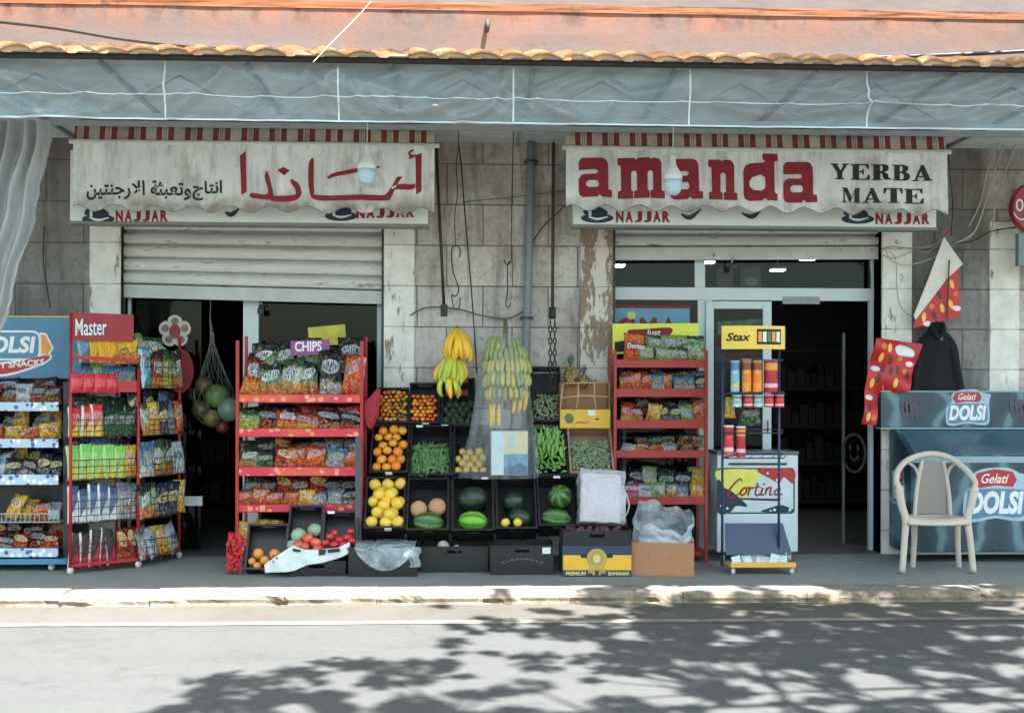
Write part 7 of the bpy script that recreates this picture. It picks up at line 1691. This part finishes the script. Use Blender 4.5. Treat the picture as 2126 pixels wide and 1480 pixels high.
# ---- left group: net sack, tilted crates, paper sheet
Yl = G(545, 1197).y
l1 = crate('black crate tilted forward with a few peaches, beside the red net sack', 507, 592, 1180, 1088, Yl+.06, 62, .14)
for u, v, r_ in ((.3, .36, .043), (.7, .34, .043), (.16, .18, .03), (.47, .2, .038), (.3, .08, .032), (.62, .1, .034), (.85, .16, .036)): fruit('peach', at(l1, u, v, -.02), r_, 'peach at the bottom of the tilted crate by the net sack', 'peaches in the tilted crate')
l2 = crate('black crate with pale cabbages and orange tomatoes behind the paper sheet', 593, 665, 1150, 1050, Yl+.12, 58, .14)
for u, v, r_, w_ in ((.3, .42, .062, 'upper left'), (.78, .52, .06, 'upper right'), (.15, .2, .055, 'lower left')): fruit('cabbage', at(l2, u, v, -.03), r_, f'pale green cabbage, {w_} one behind the orange tomatoes')
for u, v, r_ in ((.35, .14, .05), (.62, .3, .046), (.86, .2, .048), (.95, .06, .05), (.55, .12, .04)): fruit('tomato', at(l2, u, v, .03), r_, 'large orange red tomato in front of the cabbages', 'orange tomatoes by the cabbages')
l3 = crate('black crate of red tomatoes at the right of the paper sheet', 667, 741, 1138, 1062, Yl+.12, 58, .14, tagpx=(-.6, .97))
for u, v, r_ in ((.22, .32, .036), (.5, .24, .036), (.1, .14, .036), (.36, .1, .038), (.7, .3, .038), (.85, .2, .036), (.6, .1, .034), (.35, .42, .03), (.8, .45, .03)): fruit('redpepper', at(l3, u, v, .0), r_, 'deep red tomato in the crate right of the cabbages', 'red tomatoes by the paper sheet')
Yp = Yl-.03
Xc = W(550, 1160, Yp)
def fyS(x, z): return Yp+.03*math.sin((x-Xc.x)*4.6)+(z-Xc.z)*.42+.014*math.sin((x-Xc.x)*24+z*16)+.01*fbm(x*9, z*12, 2)
def pf(off): return lambda a, b_: (lambda q_: (q_.x, fyS(q_.x, q_.z)-off, q_.z))(W(a, b_, Yp))
m = MB(); m.loops([[(556, 1166), (580, 1150), (606, 1134), (630, 1142), (662, 1143), (700, 1138), (724, 1127), (728, 1147), (700, 1160), (672, 1168), (640, 1172), (612, 1184), (590, 1186), (552, 1188), (549, 1172)]], pf(0))
ps = m.build('paper_sheet', mat('newsprint', C(196, 204, 202), .7, .1, 12), smooth=True, solid=.002); chop(ps, .012, .012, fyS, 0); ps.data.polygons.foreach_set('use_smooth', [True]*len(ps.data.polygons)); tag(ps, 'white printed paper sheet spread over the front of the tomato crates', 'paper sheet')
m = MB(); f = pf(.012)
for x, y in ((562, 1160), (568, 1153), (575, 1158), (568, 1165)): m.loops([ell(x, y, 2.2, 1.6, 8)], f)
m.loops([[(660, 1142), (676, 1142), (674, 1152), (661, 1154)]], f); m.loops([[(678, 1142), (704, 1138), (706, 1145), (680, 1149)]], f); m.loops([[(605, 1140), (624, 1143), (622, 1147), (606, 1146)]], f); m.build('print_marks', INKK, ps)
# low crate base under the sheet
d0, Y0 = fcrate('low black crate lying under the white paper sheet', 596, 718, 1196, 1164, L=.3)
Yn = G(487, 1192).y; root = thing('net_sack', 'tall red net sack of small red potatoes leaning on a crate', 'net sack', tuple(W(487, 1192, Yn)))
for i in range(54):
    t = i/54; px = 483+rb.uniform(-15, 15)*(1-.25*abs(2*t-1))+6*t; py = 1184-t*74; p = W(px, py, Yn+rb.uniform(-.02, .04)); m = MB(); m.sphere(p, (.021, .02, .019), 9, 6); m.build('potato', FR['potato'][1].materials[0], root, smooth=True)
m = MB()
for s_ in (-1, 1):
    for j in range(5):
        m.tube([tuple(W(487+17*math.sin(s_*(v*2.4)+j*1.25)*(1-.3*abs(2*v-1)), 1188-v*84, Yn-.03-.02*math.cos(s_*(v*2.4)+j*1.25))) for v in [i/10 for i in range(11)]], .0022, 4)
m.build('net', flat('net_red', (206, 50, 60)), root)
# net of toy balls in the left doorway
Yt = .16; c = W(443, 840, Yt); root = thing('ball_net', 'loose clear net of toy balls hanging in the left doorway', 'net bag', tuple(c))
m = MB(); mesh_ = film('net_clear', C(120, 120, 114), .4, .5)
def nt_(a, v): 
    py = 690+v*190; hw = 4+36*min(1, max(0, v-.1)/.55)**1.2*(1 if v < .85 else math.sqrt(max(.05, 1-((v-.85)/.17)**2))); p = W(440+6*v, py, Yt); s_ = (p-CAM).length/FPX
    return (p.x+hw*s_*math.cos(a), p.y+hw*s_*.7*math.sin(a), p.z)
for s_ in (-1, 1):
    for j in range(9): m.tube([nt_(s_*v*2.2+j*.7, v) for v in [i/16 for i in range(17)]], .0022, 4)
m.tube([W(436, 660, Yt), W(438, 676, Yt), W(440, 700, Yt)], [.006, .012, .016], 6); m.build('net', mesh_, root)
m = MB(); m.tube([W(436, 660, Yt), (W(436, 660, Yt).x, Yt+.05, 2.35)], .004, 4); m.build('hanging_cord', WIRE, root)
for px, py, r_, col, lab in ((451, 822, 24, (120, 170, 90), 'green toy ball at the top of the hanging net'), (476, 850, 24, (150, 190, 170), 'mint green toy ball at the right of the hanging net'), (466, 836, 16, (206, 110, 50), 'orange toy ball between two green ones in the net'), (424, 800, 18, (110, 96, 60), 'dull brown toy ball high on the left in the net'), (418, 850, 20, (90, 84, 56), 'dark olive toy ball low on the left in the net'), (440, 868, 18, (150, 140, 70), 'mustard toy ball at the bottom of the net'), (462, 886, 14, (150, 50, 46), 'red toy ball just under the net')):
    p = W(px, py, Yt+rb.uniform(-.03, .03)); s_ = (p-CAM).length/FPX; m = MB(); m.sphere(p, r_*s_, 16, 10); tag(m.build('toy_ball', mat('ball_%d' % col[0]+str(px), C(*[q_*.72 for q_ in col]), .35, .35, 12), smooth=True), lab, 'ball', 'toy balls in the hanging net')
